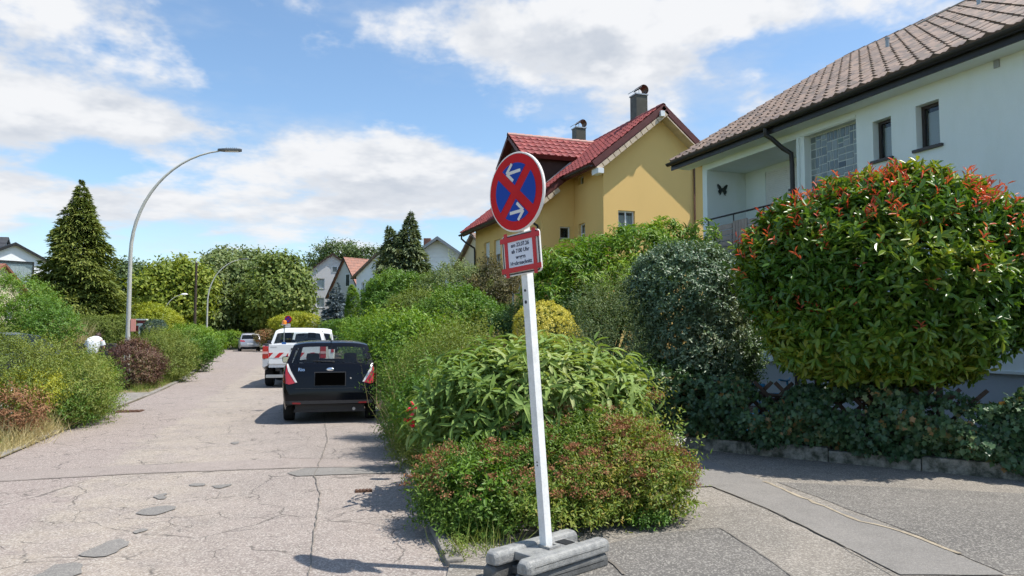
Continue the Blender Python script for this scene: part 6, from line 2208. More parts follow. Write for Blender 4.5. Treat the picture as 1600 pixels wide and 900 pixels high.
class Shell:
    """car body lofted from side profile, half width and beltline tables (y = 0 at the rear)"""

    def __init__(self, spec):
        self.s = spec
        ny = sorted(set([round(float(v), 4) for v in np.concatenate([np.linspace(0, spec['len'], 90), [p[0] for p in spec['prof']], spec.get('cuts', [])])]))
        nside, tg, tt = 9, 6, [0, .03, .07, .12, .22, .4, .6, .8, 1.0]
        self.V, self.F, self.K = [], [], []
        rows = []
        for y in ny:
            zt = float(interp(spec['prof'], y))
            hw = float(interp(spec['hw'], y))
            belt = float(interp(spec['belt'], y))
            zb = float(interp(spec['zb'], y))
            for (yc, r) in spec['arch']:
                if abs(y - yc) < r:
                    zb = max(zb, spec['wr'] + math.sqrt(r * r - (y - yc) ** 2))
            er = spec.get('edge', .05)
            zs = max(zt - er, zb + .01)
            zb = min(zb, zs - .005)
            bz = min(belt, zs)

            def sx(z):
                if z <= belt:
                    f = (z - .3) / max(belt - .3, .1)
                    return hw * (1 - .035 * (f * 2 - 1.15) ** 2 * (1 if f < .6 else .6))
                return hw * (1 - .035 * .6 * .7) - (z - belt) * spec['tumble']
            row = []
            for j in range(nside):
                z = zb + (bz - zb) * j / (nside - 1)
                row.append((sx(z), y, z, 's'))
            for j in range(1, tg):
                z = bz + (zs - bz) * j / (tg - 1)
                row.append((sx(z), y, z, 'g'))
            xe = row[-1][0]
            for t in tt[1:]:
                row.append((xe * (1 - t), y, zs + (zt - zs) * (1 - (1 - t) ** 5), 't'))
            rows.append(row)
        m = len(rows[0])
        for row in rows:
            for (x, y, z, k) in row:
                self.V.append((-x, y, z))
            for (x, y, z, k) in row[-2::-1]:
                self.V.append((x, y, z))
        w = 2 * m - 1
        for i in range(len(rows) - 1):
            for j in range(w - 1):
                a = i * w + j
                f = (a, a + 1, a + w + 1, a + w)
                jj = j if j < m - 1 else w - 2 - j
                k = rows[i][jj + 1][3]
                self.F.append(f)
                self.K.append((k, jj, 1 if j < m - 1 else -1))
        # end caps
        for i in (0, len(rows) - 1):
            self.F.append(tuple(i * w + j for j in range(w)))
            self.K.append(('c', 0, 0))
        self.bvh = BVHTree.FromPolygons([Vector(v) for v in self.V], self.F)

    def build(self, parent, body_mat, classify, mats):
        parts = {}
        for f, k in zip(self.F, self.K):
            c = sum((Vector(self.V[i]) for i in f), Vector()) / len(f)
            key = classify(c, k)
            if key is None:
                continue
            parts.setdefault(key, []).append(f)
        out = {}
        for key, fs in parts.items():
            used = sorted({i for f in fs for i in f})
            mp = {i: n for n, i in enumerate(used)}
            me = bpy.data.meshes.new(key)
            me.from_pydata([self.V[i] for i in used], [], [tuple(mp[i] for i in f) for f in fs])
            bm = bmesh.new()
            bm.from_mesh(me)
            bmesh.ops.remove_doubles(bm, verts=bm.verts[:], dist=8e-4)
            bmesh.ops.dissolve_degenerate(bm, dist=1e-4, edges=bm.edges[:])
            bmesh.ops.recalc_face_normals(bm, faces=bm.faces[:])
            bm.to_mesh(me)
            bm.free()
            me.polygons.foreach_set('use_smooth', [True] * len(me.polygons))
            me.set_sharp_from_angle(angle=R(38))
            nm = key.split('#')[0]
            out[key] = mesh_obj(nm, me, mats.get(nm, body_mat), parent, True)
        return out

    def rear(self, x, z, default=0.0):
        h = self.bvh.ray_cast(Vector((x, -1, z)), Vector((0, 1, 0)))
        return h[0].y if h[0] is not None else default

    def drape(self, name, poly, off, material, parent, skirt=.02):
        """panel following the rear surface, outlined in (x, z)"""
        bm = bmesh.new()
        pts = []
        for i in range(len(poly)):
            a, b_ = Vector(poly[i]), Vector(poly[(i + 1) % len(poly)])
            k = max(1, int((b_ - a).length / .05))
            pts += [a.lerp(b_, j / k) for j in range(k)]
        f = bm.faces.new([bm.verts.new((p_[0], 0, p_[1])) for p_ in pts])
        bmesh.ops.triangulate(bm, faces=[f])
        bmesh.ops.subdivide_edges(bm, edges=bm.edges[:], cuts=1, use_grid_fill=True)
        prev = .1
        for v in bm.verts:
            v.co.y = self.rear(v.co.x, v.co.z, prev) - off
        ext = bmesh.ops.extrude_edge_only(bm, edges=[e for e in bm.edges if e.is_boundary])
        for v in ext['geom']:
            if isinstance(v, bmesh.types.BMVert):
                v.co.y += skirt + off
        bmesh.ops.recalc_face_normals(bm, faces=bm.faces[:])
        me = bpy.data.meshes.new(name)
        bm.to_mesh(me)
        bm.free()
        me.polygons.foreach_set('use_smooth', [True] * len(me.polygons))
        me.set_sharp_from_angle(angle=R(40))
        return mesh_obj(name, me, material, parent, True)


def wheel(parent, x, y, r, w, name='wheel'):
    s = 1 if x > 0 else -1
    t = B().lathe([(r * .62, -w / 2), (r * .93, -w / 2), (r, -w * .36), (r, w * .36), (r * .93, w / 2), (r * .62, w / 2), (r * .62, -w / 2)], (x, y, r), 28, 'X').build(name, m_rubber, parent, True, smooth=40)
    b = B().lathe([(0, w * .22), (r * .15, w * .24), (r * .55, w * .14), (r * .63, w * .34), (r * .63, -w * .3), (0, -w * .3)], (0, 0, 0), 20, 'X', m=Matrix.Translation((x, y, r)) @ Matrix.Diagonal((s, 1, 1, 1)))
    b.build('rim', m_rim, t, True, smooth=40)
    return t


def seat(parent, x, y, z, w=.48, name='seat', h=.58):
    t = B().box(x - w / 2, x + w / 2, y, y + .5, z, z + .14).build(name, m_seat, parent, True, bevel=.05)
    B().prism([(x - w / 2, y - .02, z + .1), (x + w / 2, y - .02, z + .1), (x + w / 2, y - .2, z + .1 + h), (x - w / 2, y - .2, z + .1 + h)], (0, .13, 0)).build('backrest', m_seat, t, True, bevel=.045)
    B().prism([(x - .13, y - .21, z + .14 + h), (x + .13, y - .21, z + .14 + h), (x + .12, y - .25, z + .33 + h), (x - .12, y - .25, z + .33 + h)], (0, .10, 0)).build('headrest', m_seat, t, True, bevel=.035)
    return t


# ---- black hatchback
hb_spec = dict(len=3.99, wr=.295, tumble=.40, edge=.05,
               prof=[(0, .56), (.008, .62), (.02, .70), (.045, .84), (.075, .96), (.10, 1.04), (.13, 1.08), (.24, 1.20), (.36, 1.32), (.43, 1.385), (.47, 1.425), (.60, 1.45), (1.2, 1.47), (1.8, 1.465), (2.25, 1.415), (2.45, 1.33), (2.9, 1.09), (3.05, 1.02), (3.4, .95), (3.72, .85), (3.87, .74), (3.95, .62), (3.99, .45)],
               hw=[(0, .70), (.02, .755), (.06, .795), (.15, .822), (.5, .845), (3, .845), (3.6, .81), (3.9, .70), (3.99, .58)],
               belt=[(0, .93), (.5, .96), (2.5, .90), (3.2, .86), (3.99, .7)], zb=[(0, .34), (.10, .26), (.3, .22), (3.7, .2), (3.99, .26)],
               arch=[(.74, .345), (3.22, .345)], cuts=[.125, .40, .62, 1.42, 2.42, 2.46, 2.98])


def hb_class(c, k):
    kind, j, s = k
    x = abs(c.x)
    if kind == 't' and .125 < c.y < .40 and j > 15:
        return 'rear_window'
    if kind == 't' and 2.42 < c.y < 2.98 and j > 15:
        return 'windscreen'
    if kind == 'g' and c.z > .99 and 9 <= j <= 12:
        if .74 < c.y < 1.38:
            return 'side_window#%d' % s
        if 1.46 < c.y < 2.40 and c.z < 1.40:
            return 'front_side_window#%d' % s
    return 'body'


def make_hatch():
    t = thing('hatchback', 'black small hatchback parked at the right kerb with blanked plate', 'car')
    sh = Shell(hb_spec)
    mats = {'rear_window': m_carglass, 'windscreen': m_carglass, 'side_window': m_carglass, 'front_side_window': m_carglass}
    parts = sh.build(t, m_black, hb_class, mats)
    body = parts['body']
    for s in (-1, 1):
        tl = sh.drape('tail_light', [(s * .58, .73), (s * .70, .70), (s * .80, .73), (s * .815, .90), (s * .795, 1.03), (s * .755, 1.07), (s * .70, .92)], .012, m_tail, t)
        sh.drape('lens', [(s * .565, .735), (s * .60, .735), (s * .725, .93), (s * .76, 1.065), (s * .73, 1.06), (s * .68, .94)], .018, m_clear, tl)
        sh.drape('reflector', [(s * .50, .325), (s * .64, .33), (s * .64, .385), (s * .50, .38)], .022, mat('dull_red_reflector', (.22, .012, .014), .3), t)
        wheel(t, s * .735, .74, .295, .185)
        wheel(t, s * .735, 3.22, .295, .185)
        mi = B().prism([(s * .86, 2.42, 1.0), (s * 1.0, 2.40, .99), (s * 1.01, 2.40, 1.12), (s * .88, 2.42, 1.13)], (0, .10, 0)).build('mirror', m_black, t, True, bevel=.03)
        B().box(min(s * .88, s * .99), max(s * .88, s * .99), 2.393, 2.40, 1.01, 1.11).build('mirror_glass', m_chrome, mi, True)
        for y in (1.05, 2.0):
            B().box(min(s * .842, s * .866), max(s * .842, s * .866), y, y + .16, .86, .89).build('door_handle', m_black, t, True, bevel=.008)
    sh.drape('bumper_strip', [(-.74, .30), (.74, .30), (.76, .41), (-.76, .41)], .014, m_bumper, t)
    sh.drape('lower_valance', [(-.62, .20), (.62, .20), (.66, .29), (-.66, .29)], .006, m_bumper, t)
    pl = sh.drape('number_plate', [(-.26, .68), (.26, .68), (.26, .90), (-.26, .90)], .020, m_plate, t)
    sh.drape('plate_frame', [(-.275, .665), (.275, .665), (.275, .915), (-.275, .915)], .010, m_bumper, t)
    sh.drape('tailgate_edge', [(-.60, .620), (.60, .620), (.60, .628), (-.60, .628)], .004, m_dark, t)
    yb_ = sh.rear(0, .965)
    emb = B().lathe([(.0, -.006), (.055, -.004), (.066, .004)], (0, 0, 0), 24, 'Y', m=Matrix.Translation((0, yb_ - .006, .955)) @ Matrix.Diagonal((1, 1, .52, 1))).build('emblem', m_chrome, t, True, smooth=60)
    text_mesh('Rio', .085, t, -.50, sh.rear(-.50, .955) - .006, .955, m_chrome, .01, 'badge', Matrix.Rotation(R(75), 4, 'X'))
    B().lathe([(0, -.004), (.014, -.004), (.014, .01)], (.36, sh.rear(.36, .80), .80), 12, 'Y').build('tailgate_lock', m_chrome, t, True)
    wp = B().tube([(.05, sh.rear(.05, 1.10) - .02, 1.095), (-.30, sh.rear(-.30, 1.105) - .012, 1.105)], [.014, .007], 6).build('rear_wiper', m_dark, t, True)
    B().lathe([(0, -.03), (.022, -.02), (.024, .02)], (.05, sh.rear(.05, 1.085), 1.085), 12, 'Y').build('wiper_pivot', m_dark, wp, True)
    B().tube([(0, .55, 1.45), (0, .50, 1.50), (0, .38, 1.60)], [.012, .006, .003], 6).build('antenna', m_dark, t, True)
    B().box(-.16, .16, .455, .47, 1.385, 1.41).build('brake_light', m_tail, t, True)
    B().box(-.60, .60, .10, 3.85, .20, .42).build('underbody', m_dark, t, True)
    B().tube([(.42, .06, .25), (.42, .6, .27)], .028, 8).build('exhaust_pipe', m_metal, t, True)
    for x in (-.36, .36):
        seat(t, x, 1.75, .38, .48, 'seat', .5)
    for x in (-.40, 0, .40):
        seat(t, x, .95, .40, .40, 'rear_seat', .34)
    B().prism([(-.68, 2.55, .55), (.68, 2.55, .55), (.68, 2.55, .92), (-.68, 2.55, .98)], (0, .45, 0)).build('dashboard', m_dark, t, True)
    B().box(-.09, .09, 2.33, 2.36, 1.27, 1.33).build('rear_view_mirror', m_dark, t, True)
    B().lathe([(.17, 0), (.19, .015), (.17, .03)], (0, 0, 0), 20, 'Y', m=Matrix.Translation((-.36, 2.3, .86)) @ Matrix.Rotation(R(-25), 4, 'X')).build('steering_wheel', m_dark, t, True)
    B().box(-.70, .70, .30, .9, .50, .86).build('luggage_cover', m_seat, t, True)
    return t


hb = make_hatch()
hp = gnd(513, 662)
hb.location = (hp.x + .02, hp.y, 0)
hb.rotation_euler = (0, 0, R(-7.5))


# ---- white pickup
def make_pickup():
    t = thing('pickup_truck', 'white pickup truck with striped tailgate and amber beacon, parked beyond the hatchback', 'pickup truck')
    W = .90
    arch = [(1.10, .43)]
    # bed sides with wheel arch
    for s in (-1, 1):
        out = [(0.04, .62)]
        n = 14
        for i in range(n + 1):
            a = PI - PI * i / n
            out.append((1.10 + .43 * math.cos(a), max(.50, .38 + .43 * math.sin(a))))
        out += [(1.60, .46), (1.60, 1.26), (0.04, 1.26)]
        x0, x1 = s * (W - .07), s * W
        b = B().prism([(x0, y, z) for y, z in out], (x1 - x0, 0, 0))
        sd = b.build('bed_side', m_carwhite, t, True, bevel=.012)
        B().box(min(s * (W - .10), s * (W + .005)), max(s * (W - .10), s * (W + .005)), .02, 1.60, 1.262, 1.292).build('bed_rail', m_bumper, sd, True)
        B().box(min(s * (W - .165), s * (W + .004)), max(s * (W - .165), s * (W + .004)), -.012, .06, .86, 1.22).build('tail_light', m_tail, t, True, bevel=.02)
        B().box(min(s * (W - .16), s * (W - .0)), max(s * (W - .16), s * (W - .0)), -.018, -.012, 1.00, 1.07).build('reverse_lens', mat('pink_lens', (.62, .35, .33), .2), t, True)
        wheel(t, s * .78, 1.10, .375, .245)
        wheel(t, s * .78, 4.20, .375, .245)
        mi = B().box(min(s * .93, s * 1.12), max(s * .93, s * 1.12), 3.35, 3.45, 1.18, 1.36).build('mirror', m_dark, t, True, bevel=.03)
        # rear corner panel below the lights
        B().prism([(s * W, .0, .84), (s * (W - .17), .0, .84), (s * (W - .15), .02, .66), (s * (W - .02), .05, .60)], (0, .07, 0)).build('corner_panel', m_carwhite, t, True, bevel=.01)
    tg = B().box(-W + .17, W - .17, .0, .07, .70, 1.28).build('tailgate', m_carwhite, t, True, bevel=.015)
    B().box(-.10, .10, -.012, .0, 1.10, 1.17).build('tailgate_handle', m_dark, tg, True, bevel=.005)
    B().lathe([(0, -.012), (.06, -.012), (.06, 0)], (0, 0, .98), 18, 'Y', m=Matrix.Diagonal((1.2, 1, .8, 1)) @ Matrix.Translation((0, 0, .24))).build('emblem', m_chrome, tg, True)
    B().box(-.68, -.50, -.004, -.0005, 1.19, 1.215).build('badge', mat('grey_badge', (.45, .45, .46), .4), tg, True)
    # red and white warning stripes
    m_sr, m_sw = mat('stripe_red', (.52, .015, .02), .4), mat('stripe_white', (.72, .70, .68), .4)
    z0, z1 = .885, 1.035
    for side in (-1, 1):
        xa, xb = (-W + .175, -.17) if side < 0 else (.17, W - .175)
        B().box(xa, xb, -.006, -.0005, z0, z1).build('warning_strip', m_sw, tg, True)
        x = xa - .15
        while x < xb:
            p_ = [(x, z0), (x + .13, z0), (x + .13 + .15, z1), (x + .15, z1)]
            p_ = [(min(max(a, xa), xb), z) for a, z in p_]
            if max(a for a, _ in p_) - min(a for a, _ in p_) > .02:
                B().prism([(a * 1.0, -.008, z) for a, z in p_], (0, .0015, 0)).build('red_stripe', m_sr, tg, True)
            x += .30
    B().box(-W + .08, W - .08, .08, 1.58, .62, .68).box(-W + .08, W - .08, 1.52, 1.59, .68, 1.24).build('bed_floor', m_bumper, t, True)
    # chassis, underrun bar, spare wheel
    B().box(-.42, -.34, .15, 4.9, .42, .56).box(.34, .42, .15, 4.9, .42, .56).build('chassis_rails', m_dark, t, True)
    B().box(-.55, .55, 1.7, 4.9, .36, .44).build('underbody', m_dark, t, True)
    B().box(-.80, .80, .0, .06, .30, .39).build('underrun_bar', m_metal, t, True, bevel=.01)
    B().box(-.40, -.34, .02, .12, .36, .52).box(.34, .40, .02, .12, .36, .52).build('bar_bracket', m_dark, t, True)
    B().lathe([(.20, -.09), (.34, -.09), (.36, 0), (.34, .09), (.20, .09)], (0, .70, .50), 22).build('spare_wheel', m_rubber, t, True, smooth=40)
    B().box(-.14, .14, .0, .02, .60, .71).build('number_plate', m_plate, t, True)
    B().prism([(-.72, .03, .60), (.72, .03, .60), (.72, .03, .695), (-.72, .03, .695)], (0, .05, 0)).build('rear_valance', m_carwhite, t, True)
    B().tube([(0, 1.0, .375), (.78, 1.1, .375)], .05, 8).tube([(0, 1.0, .375), (-.78, 1.1, .375)], .05, 8).build('rear_axle', m_dark, t, True)
    spec = dict(len=5.2, wr=.375, tumble=.33, edge=.06,
                prof=[(0, .60), (.01, .9), (.02, 1.16), (.035, 1.24), (.06, 1.32), (.16, 1.62), (.20, 1.70), (.28, 1.745), (.7, 1.78), (1.3, 1.76), (1.48, 1.70), (1.95, 1.36), (2.15, 1.22), (2.9, 1.12), (3.3, 1.0), (3.48, .80), (3.58, .60)],
                hw=[(0, .86), (.05, .885), (3.0, .885), (3.3, .84), (3.58, .66)], belt=[(0, 1.18), (2.2, 1.12), (3.58, .9)], zb=[(0, .42), (3.58, .42)],
                arch=[(2.58, .44)], cuts=[.055, .165, 1.50, 2.0, .35, .95, 1.02])
    spec['len'] = 3.58
    sh = Shell(spec)

    def cls(c, k):
        kind, j, s = k
        if kind == 't' and .055 < c.y < .165 and j > 15:
            return 'rear_window'
        if kind == 't' and 1.50 < c.y < 2.0 and j > 15:
            return 'windscreen'
        if kind == 'g' and 9 <= j <= 12 and c.z > 1.24:
            if .30 < c.y < .95:
                return 'side_window#%d' % s
            if 1.02 < c.y < 1.62:
                return 'front_side_window#%d' % s
        return 'cab'
    parts = sh.build(t, m_carwhite, cls, {k_: m_carglass for k_ in ('rear_window', 'windscreen', 'side_window', 'front_side_window')})
    for o_ in parts.values():
        o_.location.y = 1.62
    for x in (-.38, .38):
        seat(t, x, 2.55, .72)
    B().prism([(-.7, 3.15, .8), (.7, 3.15, .8), (.7, 3.15, 1.12), (-.7, 3.15, 1.16)], (0, .5, 0)).build('dashboard', m_dark, t, True)
    B().box(-.80, .80, 1.72, 1.76, .7, 1.20).build('cab_back_lining', m_dark, t, True)
    B().box(-.10, .10, 3.0, 3.03, 1.52, 1.59).build('rear_view_mirror', m_dark, t, True)
    bc = B().tube([(-.38, .95, 1.0), (-.38, .95, 1.86)], .016, 8).build('beacon_pole', m_metal, t, True)
    B().box(-.44, -.32, .90, 1.0, 1.24, 1.33).build('beacon_clamp', mat('blue_clamp', (.03, .14, .42), .5), bc, True)
    B().lathe([(.085, 1.86), (.085, 1.89), (.070, 1.895), (.07, 1.97), (.055, 2.0), (0, 2.01)], (-.38, .95, 0), 18).build('beacon_dome', m_amber, bc, True, smooth=40)
    B().lathe([(0, 1.855), (.105, 1.855), (.105, 1.875), (.086, 1.88)], (-.38, .95, 0), 18).build('beacon_base', m_metal, bc, True, smooth=40)
    return t


pk = make_pickup()
pp_ = gnd(459, 606)
pk.location = (pp_.x, pp_.y, 0)
pk.rotation_euler = (0, 0, R(-8))


# ---- simple full cars for the distance
def make_car(name, label, spec, pmat, cls_y, glass, lights, plate=True):
    t = thing(name, label, 'car')
    sh = Shell(spec)
    (ra, rb__), (wa, wb), side = cls_y

    def cls(c, k):
        kind, j, s = k
        if kind == 't' and ra < c.y < rb__ and j > 15:
            return 'rear_window'
        if kind == 't' and wa < c.y < wb and j > 15:
            return 'windscreen'
        if kind == 'g' and 9 <= j <= 12 and c.z > side[2]:
            for n_, (a, b_) in enumerate(side[:2]):
                if a < c.y < b_:
                    return ('side_window#%d%d' % (n_, s))
        return 'body'
    sh.build(t, pmat, cls, {k_: glass for k_ in ('rear_window', 'windscreen', 'side_window')})
    for s in (-1, 1):
        for (nm, poly, mt) in lights:
            sh.drape(nm, [(s * a, z) for a, z in poly], .014, mt, t)
        for (yc, r) in spec['arch']:
            wheel(t, s * (max(h for _, h in spec['hw']) - .11), yc, spec['wr'], .2)
        y = side[1][1]
        B().box(min(s * .90, s * 1.04), max(s * .90, s * 1.04), y - .08, y + .02, side[2] + .02, side[2] + .15).build('mirror', m_dark, t, True, bevel=.02)
    if plate:
        sh.drape('number_plate', [(-.26, .62), (.26, .62), (.26, .73), (-.26, .73)], .016, m_white, t)
    sh.drape('bumper_strip', [(-.7, .30), (.7, .30), (.72, .44), (-.72, .44)], .012, m_bumper, t)
    B().box(-.55, .55, .2, spec['len'] - .3, .22, .5).build('underbody', m_dark, t, True)
    for x in (-.36, .36):
        seat(t, x, spec['len'] * .46, .5)
    return t


suv = dict(len=4.4, wr=.34, tumble=.36, edge=.06, prof=[(0, .58), (.01, .7), (.03, .85), (.06, 1.0), (.09, 1.08), (.25, 1.35), (.36, 1.48), (.42, 1.56), (.8, 1.62), (1.6, 1.64), (2.3, 1.58), (2.6, 1.42), (3.0, 1.15), (3.2, 1.08), (3.9, .98), (4.2, .85), (4.4, .55)],
           hw=[(0, .78), (.05, .86), (.3, .91), (3.6, .91), (4.2, .8), (4.4, .65)], belt=[(0, 1.02), (4.4, .98)], zb=[(0, .4), (.2, .26), (4.2, .24), (4.4, .35)], arch=[(.85, .40), (3.5, .40)], cuts=[.10, .35, 2.5, 2.98, .6, 1.5, 1.56, 2.5])
sv = make_car('silver_suv', 'silver car standing on the road at the bend', suv, m_silver, ((.10, .35), (2.5, 2.98), ((.6, 1.5), (1.56, 2.45), 1.08)), m_darkglass,
              [('tail_light', [(.45, .86), (.84, .88), (.86, 1.02), (.50, .98)], m_tail)])
q = gnd(391, 545.5)
q = Vector((q.x, q.y, 0)) * (66 / Vector((q.x, q.y, 0)).dot(CF))
sv.location = (q.x, q.y, 0)
sv.rotation_euler = (0, 0, R(2))
van = dict(len=4.5, wr=.32, tumble=.20, edge=.07, prof=[(0, .58), (.01, .8), (.02, 1.0), (.05, 1.15), (.12, 1.5), (.17, 1.68), (.24, 1.76), (.6, 1.82), (2.2, 1.82), (2.6, 1.72), (3.2, 1.25), (3.4, 1.15), (4.1, 1.0), (4.4, .7), (4.5, .5)],
           hw=[(0, .84), (.05, .88), (.3, .90), (3.8, .90), (4.3, .8), (4.5, .65)], belt=[(0, 1.10), (4.5, 1.05)], zb=[(0, .36), (.2, .24), (4.3, .24), (4.5, .35)], arch=[(.8, .37), (3.6, .37)], cuts=[.05, .15, 2.65, 3.18, .4, 1.4, 1.5, 2.6])
vn = make_car('white_van', 'white van parked ahead of the pickup, half hidden by it', van, m_carwhite, ((.05, .15), (2.65, 3.18), ((.4, 1.4), (1.5, 2.6), 1.15)), m_darkglass,
              [('tail_light', [(.74, .80), (.86, .80), (.85, 1.30), (.76, 1.30)], m_tail)])
q = col(489, 31)
vn.location = (q.x, q.y, 0)
vn.rotation_euler = (0, 0, R(-7))
wag = dict(suv)
lc = make_car('dark_estate_car', 'dark grey-blue car parked behind the left hedge at the photo edge', wag, m_navy, ((.10, .35), (2.5, 2.98), ((.6, 1.5), (1.56, 2.45), 1.08)), m_darkglass,
              [('tail_light', [(.66, .86), (.86, .88), (.86, 1.22), (.78, 1.22)], mat('orange_red_light', (.60, .10, .03), .2, coat=.5))])
q = col(-78, 17.5)
lc.location = (q.x, q.y, 0)
lc.rotation_euler = (0, 0, R(-20))

# distant no-stopping sign at the roadside
q = col(450, 60)
fs_ = thing('far_no_stopping_sign', 'distant round red and blue no-stopping sign above the pickup', 'sign', (q.x, q.y, 0), -YAW)
fz = at(450, 499, 60).z
B().tube([(0, 0, 0), (0, 0, fz + .3)], .03, 8).build('post', m_metal, fs_, True)
d_ = B().lathe([(0, -.05), (.30, -.05), (.30, -.03), (0, -.03)], (0, 0, fz), 28, 'Y').build('disc', m_signred, fs_, True)
for q4 in range(4):
    a0 = q4 * PI / 2 + R(45)
    B().prism([(.05 * math.cos(a0 + R(45)), -.052, fz + .05 * math.sin(a0 + R(45)))] + [(.22 * math.cos(a0 + R(8) + R(74) * i / 6), -.052, fz + .22 * math.sin(a0 + R(8) + R(74) * i / 6)) for i in range(7)], (0, -.003, 0)).build('blue_field', m_signblue, d_, True)
B().box(-.2, .2, -.05, -.03, fz - .66, fz - .36).build('notice_board', m_signwhite, fs_, True)

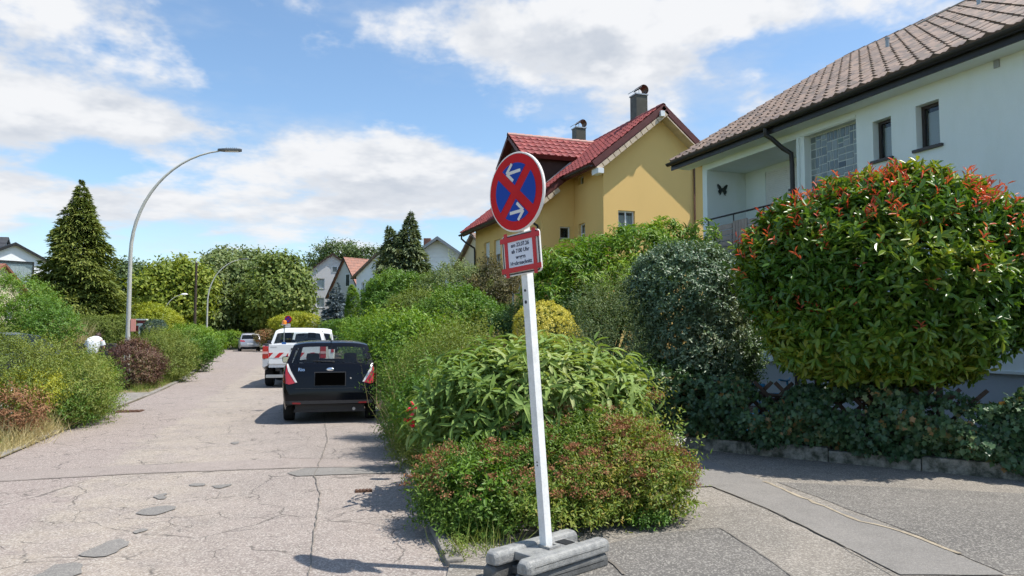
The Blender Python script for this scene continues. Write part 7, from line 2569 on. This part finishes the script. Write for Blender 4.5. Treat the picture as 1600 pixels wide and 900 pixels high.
# ------------------------------------------------------------------ person behind the hedge, seen from behind, bending the head
def person():
    q = col(144.5, 23.6)
    t = thing('person', 'person in a white patterned shirt seen from behind, head bent, behind the left hedge', 'person', (q.x, q.y, -.02), -YAW + R(6))
    J = {'pelvis': (0, 0, .93, .15, .11), 'waist': (0, .02, 1.06, .145, .10), 'chest': (0, .10, 1.27, .185, .13), 'upper': (0, .18, 1.42, .17, .11), 'neck': (0, .27, 1.47, .06, .06), 'neck2': (0, .33, 1.49, .055, .055)}
    E_ = [('pelvis', 'waist'), ('waist', 'chest'), ('chest', 'upper'), ('upper', 'neck'), ('neck', 'neck2')]
    for s, nm in ((-1, 'l'), (1, 'r')):
        J.update({nm + 'hip': (s * .10, 0, .88, .10, .10), nm + 'knee': (s * .11, .05, .49, .065, .065), nm + 'ank': (s * .11, -.01, .10, .045, .045), nm + 'toe': (s * .12, .14, .045, .045, .035),
                  nm + 'sh': (s * .20, .18, 1.38, .062, .062), nm + 'elb': (s * .27, .22, 1.13, .045, .045), nm + 'wri': (s * .14, .42, 1.06, .030, .030)})
        E_ += [('pelvis', nm + 'hip'), (nm + 'hip', nm + 'knee'), (nm + 'knee', nm + 'ank'), (nm + 'ank', nm + 'toe'), ('upper', nm + 'sh'), (nm + 'sh', nm + 'elb'), (nm + 'elb', nm + 'wri')]
        # hand: palm and five fingers
        J[nm + 'palm'] = (s * .11, .50, 1.04, .034, .018)
        E_.append((nm + 'wri', nm + 'palm'))
        for i, (dx, l) in enumerate(((.026, .070), (.009, .080), (-.009, .075), (-.026, .060))):
            J[nm + 'f%d' % i] = (s * .11 + dx, .50 + l * .6, 1.03, .009, .009)
            J[nm + 'g%d' % i] = (s * .11 + dx, .50 + l, .995, .008, .008)
            E_ += [(nm + 'palm', nm + 'f%d' % i), (nm + 'f%d' % i, nm + 'g%d' % i)]
        J[nm + 'th'] = (s * .07, .50, 1.045, .010, .010)
        J[nm + 'tt'] = (s * .055, .535, 1.03, .009, .009)
        E_ += [(nm + 'wri', nm + 'th'), (nm + 'th', nm + 'tt')]
    keys = list(J)

    def skin(name, edges, material, grow=0.0, sub=2):
        ks = [k_ for k_ in keys if any(k_ in e for e in edges)]
        ix = {k_: i for i, k_ in enumerate(ks)}
        me = bpy.data.meshes.new(name)
        me.from_pydata([J[k_][:3] for k_ in ks], [(ix[a], ix[b_]) for a, b_ in edges], [])
        o_ = mesh_obj(name, me, None, t, True)
        md = o_.modifiers.new('skin', 'SKIN')
        for k_ in ks:
            v = me.skin_vertices[0].data[ix[k_]]
            v.radius = (J[k_][3] + grow, J[k_][4] + grow)
            v.use_root = k_ == ks[0]
        sb = o_.modifiers.new('sub', 'SUBSURF')
        sb.levels = sb.render_levels = sub
        md.use_smooth_shade = True
        me.materials.append(material)
        dg = bpy.context.evaluated_depsgraph_get()
        dg.update()
        m2 = bpy.data.meshes.new_from_object(o_.evaluated_get(dg))
        o_.modifiers.clear()
        o_.data = m2
        m2.name = name
        if len(m2.materials) == 0:
            m2.materials.append(material)
        return o_
    m_skin = mat('skin', (.50, .30, .22), .55)
    body = skin('body', E_, m_skin)
    m_shirt = mat('white_patterned_shirt', (.82, .83, .84), .85, c2=(.60, .63, .68), vscale=9)
    skin('shirt', [('pelvis', 'waist'), ('waist', 'chest'), ('chest', 'upper'), ('upper', 'neck'), ('upper', 'lsh'), ('upper', 'rsh')], m_shirt, .03)
    for nm in 'lr':
        sl_ = B().tube([J[nm + 'sh'][:3], tuple(np.array(J[nm + 'sh'][:3]) * .42 + np.array(J[nm + 'elb'][:3]) * .58)], [.088, .082], 12, False).build('sleeve', m_shirt, t, True, smooth=60)
    skin('trousers', [('pelvis', 'lhip'), ('lhip', 'lknee'), ('lknee', 'lank'), ('pelvis', 'rhip'), ('rhip', 'rknee'), ('rknee', 'rank')], mat('dark_trousers', (.03, .035, .05), .85), .018)
    hc = Vector((0, .42, 1.52))
    mh = Matrix.Translation(hc) @ Matrix.Rotation(R(-58), 4, 'X')
    bm = bmesh.new()
    bmesh.ops.create_uvsphere(bm, u_segments=28, v_segments=20, radius=1.0)
    for v in bm.verts:
        x, y, z = v.co
        k_ = 1.0 - .22 * max(0, -z) * (1 if y > 0 else .4)
        v.co = Vector((x * .076 * k_, y * .095, z * .118))
        if y > .85 and abs(x) < .25 and -.35 < z < .05:
            v.co.y += .022                                    # nose
        if y > .6 and .0 < z < .25 and .22 < abs(x) < .6:
            v.co.y -= .007                                    # eye sockets
    bm.transform(mh)
    me = bpy.data.meshes.new('head')
    bm.to_mesh(me)
    bm.free()
    me.polygons.foreach_set('use_smooth', [True] * len(me.polygons))
    hd = mesh_obj('head', me, m_skin, t, True)
    for s in (-1, 1):
        B().lathe([(0, .0), (.012, .004), (.012, -.004)], (0, 0, 0), 12, 'Y', m=mh @ Matrix.Translation((s * .032, .083, .012))).build('eye', m_dark, hd, True)
        B().lathe([(0, .006), (.026, .004), (.030, -.004)], (0, 0, 0), 14, 'X', m=mh @ Matrix.Translation((s * .076, -.005, -.005))).build('ear', m_skin, hd, True, smooth=60)
    B().box(-.024, .024, .088, .094, -.058, -.050, mh).build('mouth', mat('lips', (.40, .16, .13), .5), hd, True)
    bm = bmesh.new()
    bmesh.ops.create_uvsphere(bm, u_segments=28, v_segments=20, radius=1.0)
    rgp = random.Random(2)
    for v in list(bm.verts):
        x, y, z = v.co
        v.co = Vector((x * .092, y * .112 - .014, z * .130 + .0)) * (1 + rgp.uniform(-.02, .02))
    bmesh.ops.delete(bm, geom=[v for v in bm.verts if v.co.y > .035 and v.co.z < .06 or v.co.z < -.115], context='VERTS')
    bm.transform(mh)
    me = bpy.data.meshes.new('hair')
    bm.to_mesh(me)
    bm.free()
    me.polygons.foreach_set('use_smooth', [True] * len(me.polygons))
    mesh_obj('hair', me, mat('dark_brown_hair', (.045, .022, .015), .6), t, True)
    for nm, s in (('l', -1), ('r', 1)):
        B().box(s * .115 - .05, s * .115 + .05, -.07, .20, .0, .075).build('shoe', m_dark, t, True, bevel=.03)
    return t


person()
